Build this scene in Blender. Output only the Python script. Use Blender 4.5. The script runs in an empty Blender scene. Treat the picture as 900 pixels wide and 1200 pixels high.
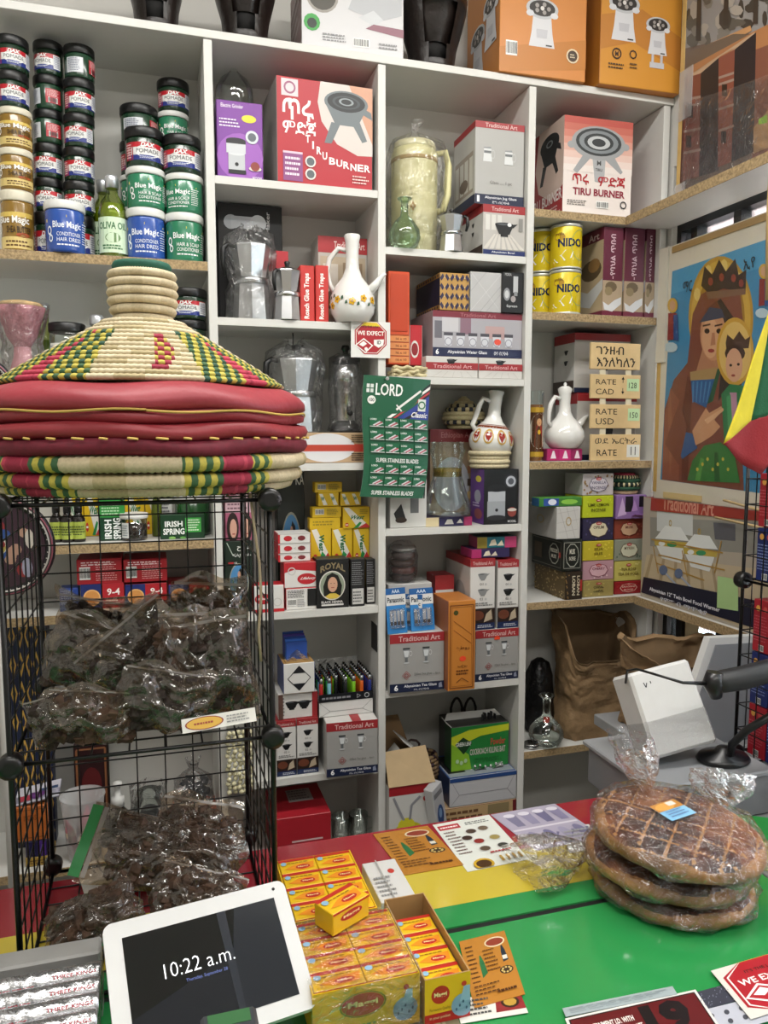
import bpy, bmesh, math, random
from mathutils import Vector, Matrix, noise as mnoise
random.seed(7)
SC = bpy.context.scene
COL = SC.collection
PI = math.pi
# ---------------------------------------------------------------- camera
F_PX = 900.0; TILT = math.radians(5.71); YAW = math.radians(16.8); EYE = 1.70; DIST = 2.1
CAMP = Vector((0, -DIST, EYE))
fw = Vector((math.sin(YAW)*math.cos(TILT), math.cos(YAW)*math.cos(TILT), -math.sin(TILT)))
rt = Vector((math.cos(YAW), -math.sin(YAW), 0)); up = rt.cross(fw)
cam_d = bpy.data.cameras.new('camera'); cam = bpy.data.objects.new('camera', cam_d); COL.objects.link(cam)
cam_d.sensor_width = 36; cam_d.lens = F_PX*36/1200; cam_d.clip_start = .02
m3 = Matrix((rt, up, -fw)).transposed()
cam.matrix_world = Matrix.Translation(CAMP) @ m3.to_4x4()
SC.camera = cam
# ---------------------------------------------------------------- light and exposure
SC.view_settings.view_transform = 'Standard'; SC.view_settings.look = 'None'
SC.view_settings.gamma = 1; SC.view_settings.use_curve_mapping = False
SC.view_settings.exposure = 0.30
W = bpy.data.worlds.new('overcast_sky'); SC.world = W; W.use_nodes = True
W.node_tree.nodes['Background'].inputs[0].default_value = (.80, .88, 1, 1)
W.node_tree.nodes['Background'].inputs[1].default_value = 9.0
CEIL = 3.35
LAMPS = [(-.25, -1.05, 17), (1.0, -1.05, 17), (-.25, -2.6, 15), (1.0, -2.6, 15)]
for i, (lx, ly, pw) in enumerate(LAMPS):
    ld = bpy.data.lights.new('tube_light', 'AREA'); ld.shape = 'RECTANGLE'; ld.size = 1.1; ld.size_y = .26; ld.energy = pw
    ld.color = (1, .985, .96)
    lo = bpy.data.objects.new('tube_light', ld); COL.objects.link(lo); lo.location = (lx, ly, CEIL-.075)
# ---------------------------------------------------------------- pixel helpers (900 x 1200 frame)
def ray(px, py): return fw + rt*((px-450)/F_PX) - up*((py-600)/F_PX)
def atY(px, py, y=0.0):
    r = ray(px, py); return CAMP + r*((y-CAMP.y)/r.y)
def atZ(px, py, z):
    r = ray(px, py); return CAMP + r*((z-CAMP.z)/r.z)
def atX(px, py, x):
    r = ray(px, py); return CAMP + r*((x-CAMP.x)/r.x)
# ---------------------------------------------------------------- materials
def lin(h):
    if isinstance(h, tuple): return h if len(h) == 4 else h+(1,)
    v = [int(h[i:i+2], 16)/255 for i in (0, 2, 4)]
    return tuple(((c+.055)/1.055)**2.4 if c > .04045 else c/12.92 for c in v)+(1,)
_mats = {}
def M(hexc, rough=.5, metal=0.0, noise=0.0, nscale=30.0, bump=0.0, bscale=60.0, coat=0.0, spec=.5):
    k = (hexc, rough, metal, noise, nscale, bump, bscale, coat, spec)
    if k in _mats: return _mats[k]
    m = bpy.data.materials.new('surface_'+str(hexc)); m.use_nodes = True; nt = m.node_tree; b = nt.nodes['Principled BSDF']
    c = lin(hexc)
    b.inputs['Base Color'].default_value = c; b.inputs['Roughness'].default_value = rough; b.inputs['Metallic'].default_value = metal
    b.inputs['Coat Weight'].default_value = coat; b.inputs['Coat Roughness'].default_value = .08
    b.inputs['Specular IOR Level'].default_value = spec
    if noise or bump:
        tc = nt.nodes.new('ShaderNodeTexCoord')
    if noise:
        n = nt.nodes.new('ShaderNodeTexNoise'); n.inputs['Scale'].default_value = nscale; n.inputs['Detail'].default_value = 5
        nt.links.new(tc.outputs['Object'], n.inputs['Vector'])
        r = nt.nodes.new('ShaderNodeValToRGB'); e = r.color_ramp.elements
        e[0].position = .3; e[1].position = .7
        e[0].color = tuple(x*(1-noise) for x in c[:3])+(1,); e[1].color = tuple(min(1, x*(1+noise*.6)) for x in c[:3])+(1,)
        nt.links.new(n.outputs['Fac'], r.inputs['Fac']); nt.links.new(r.outputs['Color'], b.inputs['Base Color'])
    if bump:
        n2 = nt.nodes.new('ShaderNodeTexNoise'); n2.inputs['Scale'].default_value = bscale; n2.inputs['Detail'].default_value = 4
        nt.links.new(tc.outputs['Object'], n2.inputs['Vector'])
        bp = nt.nodes.new('ShaderNodeBump'); bp.inputs['Strength'].default_value = bump; bp.inputs['Distance'].default_value = .01
        nt.links.new(n2.outputs['Fac'], bp.inputs['Height']); nt.links.new(bp.outputs['Normal'], b.inputs['Normal'])
    _mats[k] = m
    return m
def film(key, tint='ffffff', base=.06, edge=.75, rough=.12, bump=.6, scale=26, milky=0.0, milk='e8e8e8'):
    """thin clear plastic: transparent with a glossy, creased sheen"""
    k = ('film', key)
    if k in _mats: return _mats[k]
    m = bpy.data.materials.new('clear_film_'+key); m.use_nodes = True; nt = m.node_tree; nt.nodes.clear()
    N = nt.nodes.new; L = nt.links.new
    out = N('ShaderNodeOutputMaterial'); tr = N('ShaderNodeBsdfTransparent'); gl = N('ShaderNodeBsdfGlossy'); mx = N('ShaderNodeMixShader')
    tr.inputs[0].default_value = lin(tint); gl.inputs['Roughness'].default_value = rough; gl.inputs['Color'].default_value = (1, 1, 1, 1)
    lw = N('ShaderNodeLayerWeight'); lw.inputs['Blend'].default_value = .25
    mr = N('ShaderNodeMapRange'); mr.inputs['To Min'].default_value = base; mr.inputs['To Max'].default_value = edge
    L(lw.outputs['Fresnel'], mr.inputs['Value'])
    tc = N('ShaderNodeTexCoord'); nz = N('ShaderNodeTexNoise'); nz.inputs['Scale'].default_value = scale; nz.inputs['Detail'].default_value = 3
    nz.inputs['Distortion'].default_value = 1.2
    L(tc.outputs['Object'], nz.inputs['Vector'])
    bp = N('ShaderNodeBump'); bp.inputs['Strength'].default_value = bump; bp.inputs['Distance'].default_value = .03
    L(nz.outputs['Fac'], bp.inputs['Height']); L(bp.outputs['Normal'], gl.inputs['Normal']); L(bp.outputs['Normal'], lw.inputs['Normal'])
    L(mr.outputs[0], mx.inputs[0]); L(tr.outputs[0], mx.inputs[1]); L(gl.outputs[0], mx.inputs[2])
    last = mx
    if milky:
        df = N('ShaderNodeBsdfDiffuse'); df.inputs[0].default_value = lin(milk); m2 = N('ShaderNodeMixShader'); m2.inputs[0].default_value = milky
        L(mx.outputs[0], m2.inputs[1]); L(df.outputs[0], m2.inputs[2]); last = m2
    L(last.outputs[0], out.inputs[0])
    _mats[k] = m
    return m
def emit(hexc, s, key=''):
    k = ('emit', hexc, s)
    if k in _mats: return _mats[k]
    m = bpy.data.materials.new('lit_'+hexc); m.use_nodes = True; b = m.node_tree.nodes['Principled BSDF']
    b.inputs['Base Color'].default_value = lin(hexc); b.inputs['Emission Color'].default_value = lin(hexc); b.inputs['Emission Strength'].default_value = s
    _mats[k] = m
    return m
WHITE = M('dcdbd6', .42, noise=.05, nscale=5)
CHROME = M('c9cacb', .22, 1.0); ALU = M('c4c5c6', .3, 1.0, bump=.05, bscale=20); BLACKP = M('121212', .35); BLACKM = M('0c0c0c', .4, .3)
GLASS = film('glass', 'f2f7f4', .05, .85, .03, 0.0)
GLASSG = film('greenglass', 'dcebdc', .06, .85, .03, 0.0)
CLEAR = film('bag', 'fbfbfb', .05, .8, .10, .8, 22, .03)
CLEARB = film('bagbig', 'fdfdfd', .07, .75, .07, 1.0, 34, .012)
MILKY = film('milky', 'f4f4f4', .05, .6, .2, .5, 30, .35)
ZIP = film('zip', 'e6dccf', .07, .7, .06, 1.0, 9, .05, 'c4b8aa')
# ---------------------------------------------------------------- mesh builder
class MB:
    def __init__(s): s.v = []; s.f = []; s.m = []; s.sm = []
    def face(s, idx, mi=0, smooth=False): s.f.append(tuple(idx)); s.m.append(mi); s.sm.append(smooth)
    def box(s, x0, y0, z0, x1, y1, z1, mi=0, T=None):
        b = len(s.v); P = [(x0,y0,z0),(x1,y0,z0),(x1,y1,z0),(x0,y1,z0),(x0,y0,z1),(x1,y0,z1),(x1,y1,z1),(x0,y1,z1)]
        if T is not None: P = [tuple(T @ Vector(p)) for p in P]
        s.v += P
        for q in ((0,3,2,1),(4,5,6,7),(0,1,5,4),(1,2,6,5),(2,3,7,6),(3,0,4,7)): s.face([b+i for i in q], mi)
        return s
    def cbox(s, x0, y0, z0, x1, y1, z1, c=.0012, mi=(0,0,0), T=None):
        """chamfered box; mi = material index of front/back, sides, top/bottom"""
        bm = bmesh.new(); bmesh.ops.create_cube(bm, size=1)
        for v in bm.verts: v.co = ((x0+x1)/2+v.co.x*(x1-x0), (y0+y1)/2+v.co.y*(y1-y0), (z0+z1)/2+v.co.z*(z1-z0))
        bmesh.ops.bevel(bm, geom=bm.edges[:], offset=c, segments=1, affect='EDGES', profile=.5)
        bm.normal_update(); b = len(s.v)
        for v in bm.verts: s.v.append(tuple(T @ v.co) if T is not None else tuple(v.co))
        for f in bm.faces:
            n = f.normal; a = max(range(3), key=lambda i: abs(n[i]))
            s.face([b+v.index for v in f.verts], mi[{1: 0, 0: 1, 2: 2}[a]])
        bm.free(); return s
    def lathe(s, prof, n=24, c=(0, 0, 0), mi=0, smooth=True, cap=True, T=None, sy=1.0, fn=None):
        b = len(s.v); k = len(prof)
        for i in range(n):
            a = 2*PI*i/n
            for j, (r, z) in enumerate(prof):
                p = Vector((r*math.cos(a), r*math.sin(a)*sy, z))
                if fn: p = Vector(fn(p, a, j))
                if T is not None: p = T @ p
                s.v.append((p.x+c[0], p.y+c[1], p.z+c[2]))
        for i in range(n):
            i2 = (i+1) % n
            for j in range(k-1):
                s.face((b+i*k+j, b+i2*k+j, b+i2*k+j+1, b+i*k+j+1), mi(j, i) if callable(mi) else mi, smooth)
        if cap:
            m0 = mi(0, 0) if callable(mi) else mi; m1 = mi(k-2, 0) if callable(mi) else mi
            if prof[0][0] > 1e-5: s.face([b+i*k for i in range(n)][::-1], m0)
            if prof[-1][0] > 1e-5: s.face([b+i*k+k-1 for i in range(n)], m1)
        return s
    def tube(s, path, rad, n=8, mi=0, cap=True, smooth=True):
        path = [Vector(p) for p in path]; k = len(path); b = len(s.v)
        rad = rad if isinstance(rad, (list, tuple)) else [rad]*k
        t0 = (path[1]-path[0]).normalized(); ref = Vector((0, 0, 1)) if abs(t0.z) < .9 else Vector((1, 0, 0)); nrm = t0.cross(ref).normalized()
        for i, p in enumerate(path):
            t = (path[min(i+1, k-1)]-path[max(i-1, 0)]).normalized()
            nrm = (nrm-t*nrm.dot(t)).normalized(); bn = t.cross(nrm)
            for j in range(n):
                a = 2*PI*j/n; s.v.append(tuple(p+(nrm*math.cos(a)+bn*math.sin(a))*rad[i]))
        for i in range(k-1):
            for j in range(n):
                j2 = (j+1) % n; s.face((b+i*n+j, b+i*n+j2, b+(i+1)*n+j2, b+(i+1)*n+j), mi, smooth)
        if cap: s.face([b+j for j in range(n)][::-1], mi); s.face([b+(k-1)*n+j for j in range(n)], mi)
        return s
    def ball(s, c, r, n=10, m=7, mi=0, jit=0.0, sc=(1, 1, 1), rnd=random, smooth=True):
        b = len(s.v)
        s.v.append((c[0], c[1], c[2]-r*sc[2]))
        for j in range(1, m):
            ph = -PI/2+PI*j/m
            for i in range(n):
                a = 2*PI*i/n; q = r*(1+(rnd.uniform(-jit, jit) if jit else 0))
                s.v.append((c[0]+q*sc[0]*math.cos(ph)*math.cos(a), c[1]+q*sc[1]*math.cos(ph)*math.sin(a), c[2]+q*sc[2]*math.sin(ph)))
        s.v.append((c[0], c[1], c[2]+r*sc[2])); e = len(s.v)-1
        for i in range(n):
            i2 = (i+1) % n
            s.face((b, b+1+i2, b+1+i), mi, smooth)
            for j in range(m-2): s.face((b+1+j*n+i, b+1+j*n+i2, b+1+(j+1)*n+i2, b+1+(j+1)*n+i), mi, smooth)
            s.face((b+1+(m-2)*n+i, b+1+(m-2)*n+i2, e), mi, smooth)
        return s
    def prism(s, poly, d, mi=0, T=None):
        """2-D outline in x/z, front at y=0, back at y=d"""
        b = len(s.v); n = len(poly)
        for y in (0, d):
            for p in poly:
                q = Vector((p[0], y, p[1])); q = T @ q if T is not None else q; s.v.append(tuple(q))
        s.face([b+i for i in range(n)], mi); s.face([b+n+i for i in range(n)][::-1], mi)
        for i in range(n): s.face((b+i, b+n+i, b+n+(i+1) % n, b+(i+1) % n), mi)
        return s
    def grid(s, fn, nu, nv, mi=0, smooth=True):
        b = len(s.v)
        for j in range(nv+1):
            for i in range(nu+1): s.v.append(tuple(fn(i/nu, j/nv)))
        for j in range(nv):
            for i in range(nu):
                q = b+j*(nu+1)+i; s.face((q, q+1, q+nu+2, q+nu+1), mi(i, j) if callable(mi) else mi, smooth)
        return s
    def data(s, name, mats):
        me = bpy.data.meshes.new(name); me.from_pydata(s.v, [], s.f)
        for m in (mats if isinstance(mats, (list, tuple)) else [mats]): me.materials.append(m)
        me.polygons.foreach_set('material_index', s.m); me.polygons.foreach_set('use_smooth', s.sm); me.update()
        return me
    def build(s, name, mats, parent=None, loc=(0, 0, 0), rot=(0, 0, 0)):
        return obj(name, s.data(name, mats), parent, loc, rot)
def obj(name, me, parent=None, loc=(0, 0, 0), rot=(0, 0, 0)):
    o = bpy.data.objects.new(name, me); COL.objects.link(o); o.location = loc; o.rotation_euler = rot
    if parent is not None: o.parent = parent
    return o
def tag(o, label, cat, group=None):
    o['label'] = label; o['category'] = cat
    if group: o['group'] = group
    return o
def thing(name, label, cat, loc=(0, 0, 0), rz=0.0, group=None, rot=None):
    o = obj(name, None, None, loc, rot or (0, 0, rz)); o.empty_display_size = .05
    return tag(o, label, cat, group)
def struct(o): o['kind'] = 'structure'; return o
def stuff(o): o['kind'] = 'stuff'; return o
def copy_tree(o, parent=None):
    c = o.copy(); COL.objects.link(c); c.parent = parent
    for ch in list(o.children): copy_tree(ch, c)
    return c
# ---------------------------------------------------------------- flat print (lettering, pictures)
_txt = {}
def text_geo(s, bold=0.0, serif=False):
    k = (s, bold)
    if k in _txt: return _txt[k]
    cu = bpy.data.curves.new('lettering', 'FONT'); cu.body = s; cu.dimensions = '2D'; cu.fill_mode = 'FRONT'; cu.resolution_u = 2; cu.offset = bold
    o = bpy.data.objects.new('lettering', cu); me = o.to_mesh()
    v = [(p.co.x, p.co.y) for p in me.vertices]; f = [tuple(p.vertices) for p in me.polygons]
    o.to_mesh_clear(); bpy.data.objects.remove(o); bpy.data.curves.remove(cu)
    if not v: v = [(0, 0), (1, 0), (1, 1)]; f = [(0, 1, 2)]
    x0 = min(p[0] for p in v); x1 = max(p[0] for p in v); y0 = min(p[1] for p in v); y1 = max(p[1] for p in v)
    v = [((p[0]-x0)/max(x1-x0, 1e-6), (p[1]-y0)/max(y1-y0, 1e-6)) for p in v]
    _txt[k] = (v, f, (x1-x0)/max(y1-y0, 1e-6)); return _txt[k]
class Print:
    """2-D picture in u,v (0..1 over the face, w x h metres)"""
    def __init__(s, w, h): s.w = w; s.h = h; s.items = []
    def poly(s, pts, c): s.items.append((list(pts), [tuple(range(len(pts)))], c)); return s
    def r(s, u0, v0, u1, v1, c, n=1):
        P = []; Fc = []
        for i in range(n+1):
            u = u0+(u1-u0)*i/n; P += [(u, v0), (u, v1)]
        for i in range(n): Fc.append((2*i, 2*i+2, 2*i+3, 2*i+1))
        s.items.append((P, Fc, c)); return s
    def e(s, u, v, ru, rv, c, n=20, a0=0.0, a1=None):
        """ellipse, rv in v units; ru None: circle"""
        if ru is None: ru = rv*s.h/s.w
        a1 = 2*PI if a1 is None else a1
        return s.poly([(u+ru*math.cos(a0+(a1-a0)*i/n), v+rv*math.sin(a0+(a1-a0)*i/n)) for i in range(n)], c)
    def ring(s, u, v, ru, rv, t, c, n=24):
        if ru is None: ru = rv*s.h/s.w
        P = []; Fc = []
        for i in range(n):
            a = 2*PI*i/n; P += [(u+ru*math.cos(a), v+rv*math.sin(a)), (u+ru*(1-t)*math.cos(a), v+rv*(1-t)*math.sin(a))]
        for i in range(n):
            j = (i+1) % n; Fc.append((2*i, 2*j, 2*j+1, 2*i+1))
        s.items.append((P, Fc, c)); return s
    def line(s, pts, wd, c):
        """polyline; wd = width in v units"""
        a = s.h/s.w
        for p, q in zip(pts[:-1], pts[1:]):
            dx = (q[0]-p[0])/a; dy = q[1]-p[1]; L = math.hypot(dx, dy) or 1; nx = -dy/L*wd/2*a; ny = dx/L*wd/2
            s.poly([(p[0]-nx, p[1]-ny), (q[0]-nx, q[1]-ny), (q[0]+nx, q[1]+ny), (p[0]+nx, p[1]+ny)], c)
        return s
    def t(s, st, u0, v0, u1, v1, c, bold=.0, fit=True, rot=0, shear=0.0, arc=0.0):
        """lettering stretched into the rectangle; rot 90 reads upwards, -90 downwards"""
        v, f, asp = text_geo(st, bold); P = []
        if not fit:
            wu = asp*(v1-v0)*s.h/s.w; cu = (u0+u1)/2; u0, u1 = cu-wu/2, cu+wu/2
        for x, y in v:
            if rot == 90: q = (u1-y*(u1-u0), v0+x*(v1-v0))
            elif rot == -90: q = (u0+y*(u1-u0), v1-x*(v1-v0))
            else: q = (u0+(x+shear*y)*(u1-u0), v0+y*(v1-v0)+arc*((x-.5)**2)*4)
            P.append(q)
        s.items.append((P, f, c)); return s
    def lines(s, u0, v0, u1, v1, n, c, fill=.45, rnd=None):
        """rows of small print"""
        rnd = rnd or random.Random(int(u0*1000+v0*77)+n); h = (v1-v0)/n
        for i in range(n):
            u = u0; vv = v0+i*h+h*.25; end = u1-rnd.uniform(0, .25)*(u1-u0)
            while u < end:
                l = rnd.uniform(.06, .16)*(u1-u0); s.r(u, vv, min(u+l, end), vv+h*fill, c); u += l+.03*(u1-u0)
        return s
    def barcode(s, u0, v0, u1, v1, rnd=random.Random(3)):
        s.r(u0, v0, u1, v1, 'f0f0ec'); u = u0+.03*(u1-u0)
        while u < u1-.05*(u1-u0):
            l = rnd.uniform(.02, .06)*(u1-u0); s.r(u, v0+.12*(v1-v0), u+l, v1-.1*(v1-v0), '15151a'); u += l+rnd.uniform(.02, .05)*(u1-u0)
        return s
    def build(s, name, parent, fn, rough=.4, eps=.0004, step=.00012, loc=(0, 0, 0), rot=(0, 0, 0)):
        mb = MB(); mats = []; ix = {}; step = min(step, .0025/max(1, len(s.items)))
        for k, (P, Fc, c) in enumerate(s.items):
            if c not in ix: ix[c] = len(mats); mats.append(M(c, rough) if isinstance(c, str) else c)
            b = len(mb.v); d = eps+k*step
            for u, v in P: mb.v.append(tuple(fn(min(1, max(0, u)), min(1, max(0, v)), d)))
            for q in Fc: mb.face([b+i for i in q], ix[c])
        return mb.build(name, mats, parent, loc, rot)
def planar(o, ux, vy):
    o = Vector(o); ux = Vector(ux); vy = Vector(vy); n = ux.cross(vy).normalized()
    return lambda u, v, d: o+ux*u+vy*v+n*d
def face_map(w, dp, h, f):
    if f == 'f': return planar((-w/2, 0, 0), (w, 0, 0), (0, 0, h)), w, h
    if f == 'l': return planar((-w/2, dp, 0), (0, -dp, 0), (0, 0, h)), dp, h
    if f == 'r': return planar((w/2, 0, 0), (0, dp, 0), (0, 0, h)), dp, h
    if f == 't': return planar((-w/2, 0, h), (w, 0, 0), (0, dp, 0)), w, dp
    if f == 'b': return planar((-w/2, dp, 0), (w, 0, 0), (0, -dp, 0)), w, dp
def cyl_map(rf, z0, h, a0, a1):
    """wrap print on a turned body; rf(z) radius; u from angle a0 to a1 (degrees, -90 faces the viewer)"""
    def fn(u, v, d):
        a = math.radians(a0+(a1-a0)*u); z = z0+h*v; r = (rf(z) if callable(rf) else rf)+d
        return (r*math.cos(a), r*math.sin(a), z)
    return fn
DIM = {}
# ---------------------------------------------------------------- cartons
def carton(name, label, cat, px0, px1, pyt, z, y, dp, cols, prints=None, group=None, rz=0.0, pym=None, h=None, tilt=0.0, chamfer=.0015, rough=.42, w=None, pivot='c'):
    """box whose front face spans px0..px1 and reaches up to pyt, standing at height z, front at depth y"""
    z += .0008
    if pym is None: pym = pyt+20
    X0 = atY(px0, pym, y).x; X1 = atY(px1, pym, y).x
    if z < 2.65 and -.06 < y < .2 and abs(rz) < .3:      # stay between the two uprights
        for a_, b_ in zip(DX[:-1], DX[1:]):
            if a_ < (X0+X1)/2 < b_:
                g = DT/2+.0015+abs(math.sin(rz))*dp
                X0 = max(X0, a_+g); X1 = min(X1, b_-g)
    if w is None: w = (X1-X0)/(math.cos(rz) if rz else 1)
    if h is None: h = atY((px0+px1)/2, pyt, y).z-z
    if isinstance(cols, str): cols = (cols,)*3
    o = MB().cbox(-w/2, 0, 0, w/2, dp, h, chamfer, (0, 1, 2)).build(name, [M(c, rough) if isinstance(c, str) else c for c in cols], None, ((X0+X1)/2, y, z), (tilt, 0, rz))
    tag(o, label, cat, group)
    for f, fn in (prints or {}).items():
        mp, pw, ph = face_map(w, dp, h, f); P = Print(pw, ph); fn(P); P.build('print', o, mp, rough)
    DIM[o.name] = (w, dp, h)
    return o
# ================================================================ the room
RW = 1.56            # inner face of the window wall
def slab(name, x0, y0, z0, x1, y1, z1, m): return struct(MB().box(x0, y0, z0, x1, y1, z1).build(name, m))
WALLM = M('d6d4cf', .7, noise=.05, nscale=2)
slab('floor', -1.8, -4.2, -.05, RW+.2, .4, 0, M('b0aca4', .5, noise=.12, nscale=8))
slab('ceiling', -1.8, -4.2, CEIL, RW+.2, .4, CEIL+.05, M('d9d8d4', .8, noise=.03))
slab('wall_back', -1.8, .30, 0, RW+.2, .4, CEIL, WALLM)
slab('wall_left', -1.8, -4.2, 0, -1.7, .30, CEIL, WALLM)
slab('wall_front', -1.7, -4.2, 0, RW+.2, -4.1, CEIL, WALLM)
WY0, WY1, WZ0, WZ1 = -1.9, -.012, .95, 2.52
slab('wall_right', RW, -4.1, 0, RW+.12, .30, WZ0, WALLM)
slab('wall_right_top', RW, -4.1, WZ1, RW+.12, .30, CEIL, WALLM)
slab('wall_right_near', RW, -4.1, WZ0, RW+.12, WY0, WZ1, WALLM)
slab('wall_right_far', RW, WY1, WZ0, RW+.12, .30, WZ1, WALLM)
# window: black frame, mullions, panes
BLK = M('0d0e10', .4)
win = struct(obj('window_1', None)); 
rz = atX(840, 250, RW+.03).z
def wbar(n, y0, z0, y1, z1, x0=RW+.02, x1=RW+.06): MB().box(x0, y0, z0, x1, y1, z1).build(n, BLK, win)
wbar('frame', WY0, WZ0, WY1, WZ0+.03); wbar('frame', WY0, WZ1-.03, WY1, WZ1); wbar('frame', WY0, WZ0+.03, WY0+.03, WZ1-.03); wbar('frame', WY1-.02, WZ0+.03, WY1, WZ1-.03)
wbar('rail', WY0+.03, rz-.018, WY1-.02, rz+.018)
ym = [atX(816, 270, RW+.03).y, atX(867, 250, RW+.03).y]; ym.append(2*ym[1]-ym[0]); ym.append(2*ym[2]-ym[1]); ym.append(2*ym[3]-ym[2])
for yy in ym:
    if yy > WY0+.05: wbar('mullion', yy-.014, WZ0+.03, yy+.014, WZ1-.03, RW+.022, RW+.058)
ys = [WY0+.03]+sorted(y for y in ym if y > WY0+.05)+[WY1-.02]
for a, b in zip(ys[:-1], ys[1:]): MB().box(RW+.038, a, WZ0+.03, RW+.042, b, WZ1-.03).build('pane', GLASS, win)
# the back of the lettering on the lower panes (cream vinyl shapes)
P = Print(1, 1)
for k in range(8):
    u = .03+k*.12
    P.poly([(u, .1), (u+.05, .1), (u+.06, .5), (u+.09, .5), (u+.09, .9), (u, .9)], 'd8c9a2')
P.build('lettering', win, planar((RW+.036, -.06, WZ0+.06), (0, -1.2, 0), (0, 0, .26)))
# the street outside
ext = thing('street_building', 'pale pink rendered house front across the street outside the window', 'building', (4.6, 0, 0))
MB().box(0, -4, 0, .3, 4.5, 4.2).build('wall', M('d9b9b4', .8, noise=.06), ext)
for i in range(6):
    y = -3.4+i*1.3
    f = MB().box(-.04, y, 1.5, 0, y+.7, 3.1).build('window', M('c7ccd2', .3), ext)
    MB().box(-.05, y+.06, 1.56, -.04, y+.64, 3.04).build('pane', M('8c99a8', .1), f)
slab('ground', 1.7, -5, -.25, 5, 5, -.2, M('8a8a88', .9, noise=.1))
# ceiling lamps
for i, (lx, ly, pw) in enumerate(LAMPS):
    o = tag(MB().box(-.6, -.16, -.06, .6, .16, 0).build('ceiling_lamp', M('e6e6e2', .5), None, (lx, ly, CEIL-.001)), 'long white tube lamp on the ceiling, '+['near the shelves, above the rack', 'near the shelves, above the window', 'behind the camera on the rack side', 'behind the camera on the window side'][i], 'lamp', 'ceiling lamps')
    MB().box(-.56, -.14, -.068, .56, .14, -.06).build('diffuser', emit('fff3dc', 1.5), o)
# ================================================================ the shelving unit
Y1 = .25; TH = .020
Z1 = [2.150, 1.85, 1.420, 1.238, .555]; Z2 = [2.370, 2.010, 1.622, 1.207, .722, .47]; Z3 = [2.222, 1.866, 1.430, .948, .43]; Z4 = [2.362, 2.066, 1.620, 1.185, .708]
ZTOP = 2.722
DX = [-.80, .166, .628, 1.083, 1.538]; DT = .022
CHIP = M('a8906a', .8, noise=.45, nscale=160, bump=.3, bscale=200)
SHW = M('d3d2cd', .45, noise=.05, nscale=4)
unit = tag(obj('shelving_unit', None), 'tall white shelving unit of open cubbies filling the back wall', 'shelf')
MB().box(DX[0]-.1, Y1, .06, RW-.01, Y1+.018, ZTOP-.02).build('back_panel', M('cfcec8', .6, noise=.06, nscale=3), unit)
for i, x in enumerate(DX): MB().cbox(x-DT/2, 0, .02, x+DT/2, Y1, ZTOP-TH-.002, .001).build('divider', SHW, unit)
MB().cbox(DX[0]-.1, -.004, ZTOP-TH, DX[4]+.02, Y1+.02, ZTOP, .001).build('top', SHW, unit)
for c, zs in enumerate((Z1, Z2, Z3, Z4)):
    for k, z in enumerate(zs):
        th = .024 if c in (0, 3) else TH
        o = MB().box(DX[c]+DT/2, .003, z-th, DX[c+1]-DT/2, Y1, z).build('shelf', SHW, unit)
        if c in (0, 3):   # raw chipboard front edge
            MB().box(DX[c]+DT/2+.001, .001, z-th+.001, DX[c+1]-DT/2-.001, .003, z-.0005).build('raw_edge', CHIP, o)
# the boards along the window
zb = Z4[0]
o = tag(MB().box(1.405, -1.7, zb-.026, RW-.002, -.004, zb).build('wall_board', SHW), 'white board shelf with raw chipboard edge above the window', 'shelf')
MB().box(1.402, -1.7, zb-.026, 1.405, -.004, zb).build('raw_edge', CHIP, o)
o = tag(MB().box(1.478, -1.7, Z4[3]-.026, RW-.002, -.004, Z4[3]).build('window_ledge', SHW), 'narrow chipboard ledge under the food warmer box', 'shelf')
MB().box(1.475, -1.7, Z4[3]-.026, 1.478, -.004, Z4[3]).build('raw_edge', CHIP, o)
# ================================================================ the counter
CZ = .90
YF = [-.674, -.818, -.947, -1.001, -1.013, -1.75]
ct = tag(obj('shop_counter', None), 'shop counter with red, yellow and green striped top', 'counter')
CX0, CX1 = -1.3, 1.05
def lam(c): return M(c, .16, noise=.06, nscale=3, coat=.3)
MB().box(CX0, YF[1], CZ-.02, CX1, YF[0], CZ).build('red_panel', lam('962a34'), ct)
MB().box(CX0, YF[2], CZ-.02, CX1, YF[1]-.0004, CZ).build('yellow_panel', lam('c6b13c'), ct)
MB().box(CX0, YF[3], CZ-.02, CX1, YF[2]-.0004, CZ).build('green_panel', lam('2b8a48'), ct)
MB().box(CX0, YF[5], CZ-.02, CX1, YF[4], CZ-.0015).build('green_panel', lam('2b8a48'), ct)
MB().box(CX0, YF[4], CZ-.02, CX1, YF[3], CZ-.003).build('joint', M('0c0d0c', .6), ct)
MB().box(CX0, -1.72, .0, CX1, YF[0]-.03, CZ-.02).build('body', M('8d8a85', .6, noise=.08), ct)
# the side table by the window
st = tag(obj('side_table', None), 'grey side table between the counter and the window', 'table')
TZ = .90; GREYT = M('8f9092', .4, noise=.05)
MB().cbox(CX1+.004, -1.4, TZ-.03, 1.545, -.62, TZ, .002).build('tabletop', GREYT, st)
MB().cbox(1.2, -.6195, TZ-.03, 1.545, -.22, TZ, .002).build('tabletop_leaf', GREYT, st)
for x, y in ((CX1+.05, -1.35), (1.50, -1.35), (1.25, -.27), (1.50, -.27)): MB().box(x-.02, y-.02, 0, x+.02, y+.02, TZ-.03).build('leg', M('77787a', .4), st)
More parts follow.
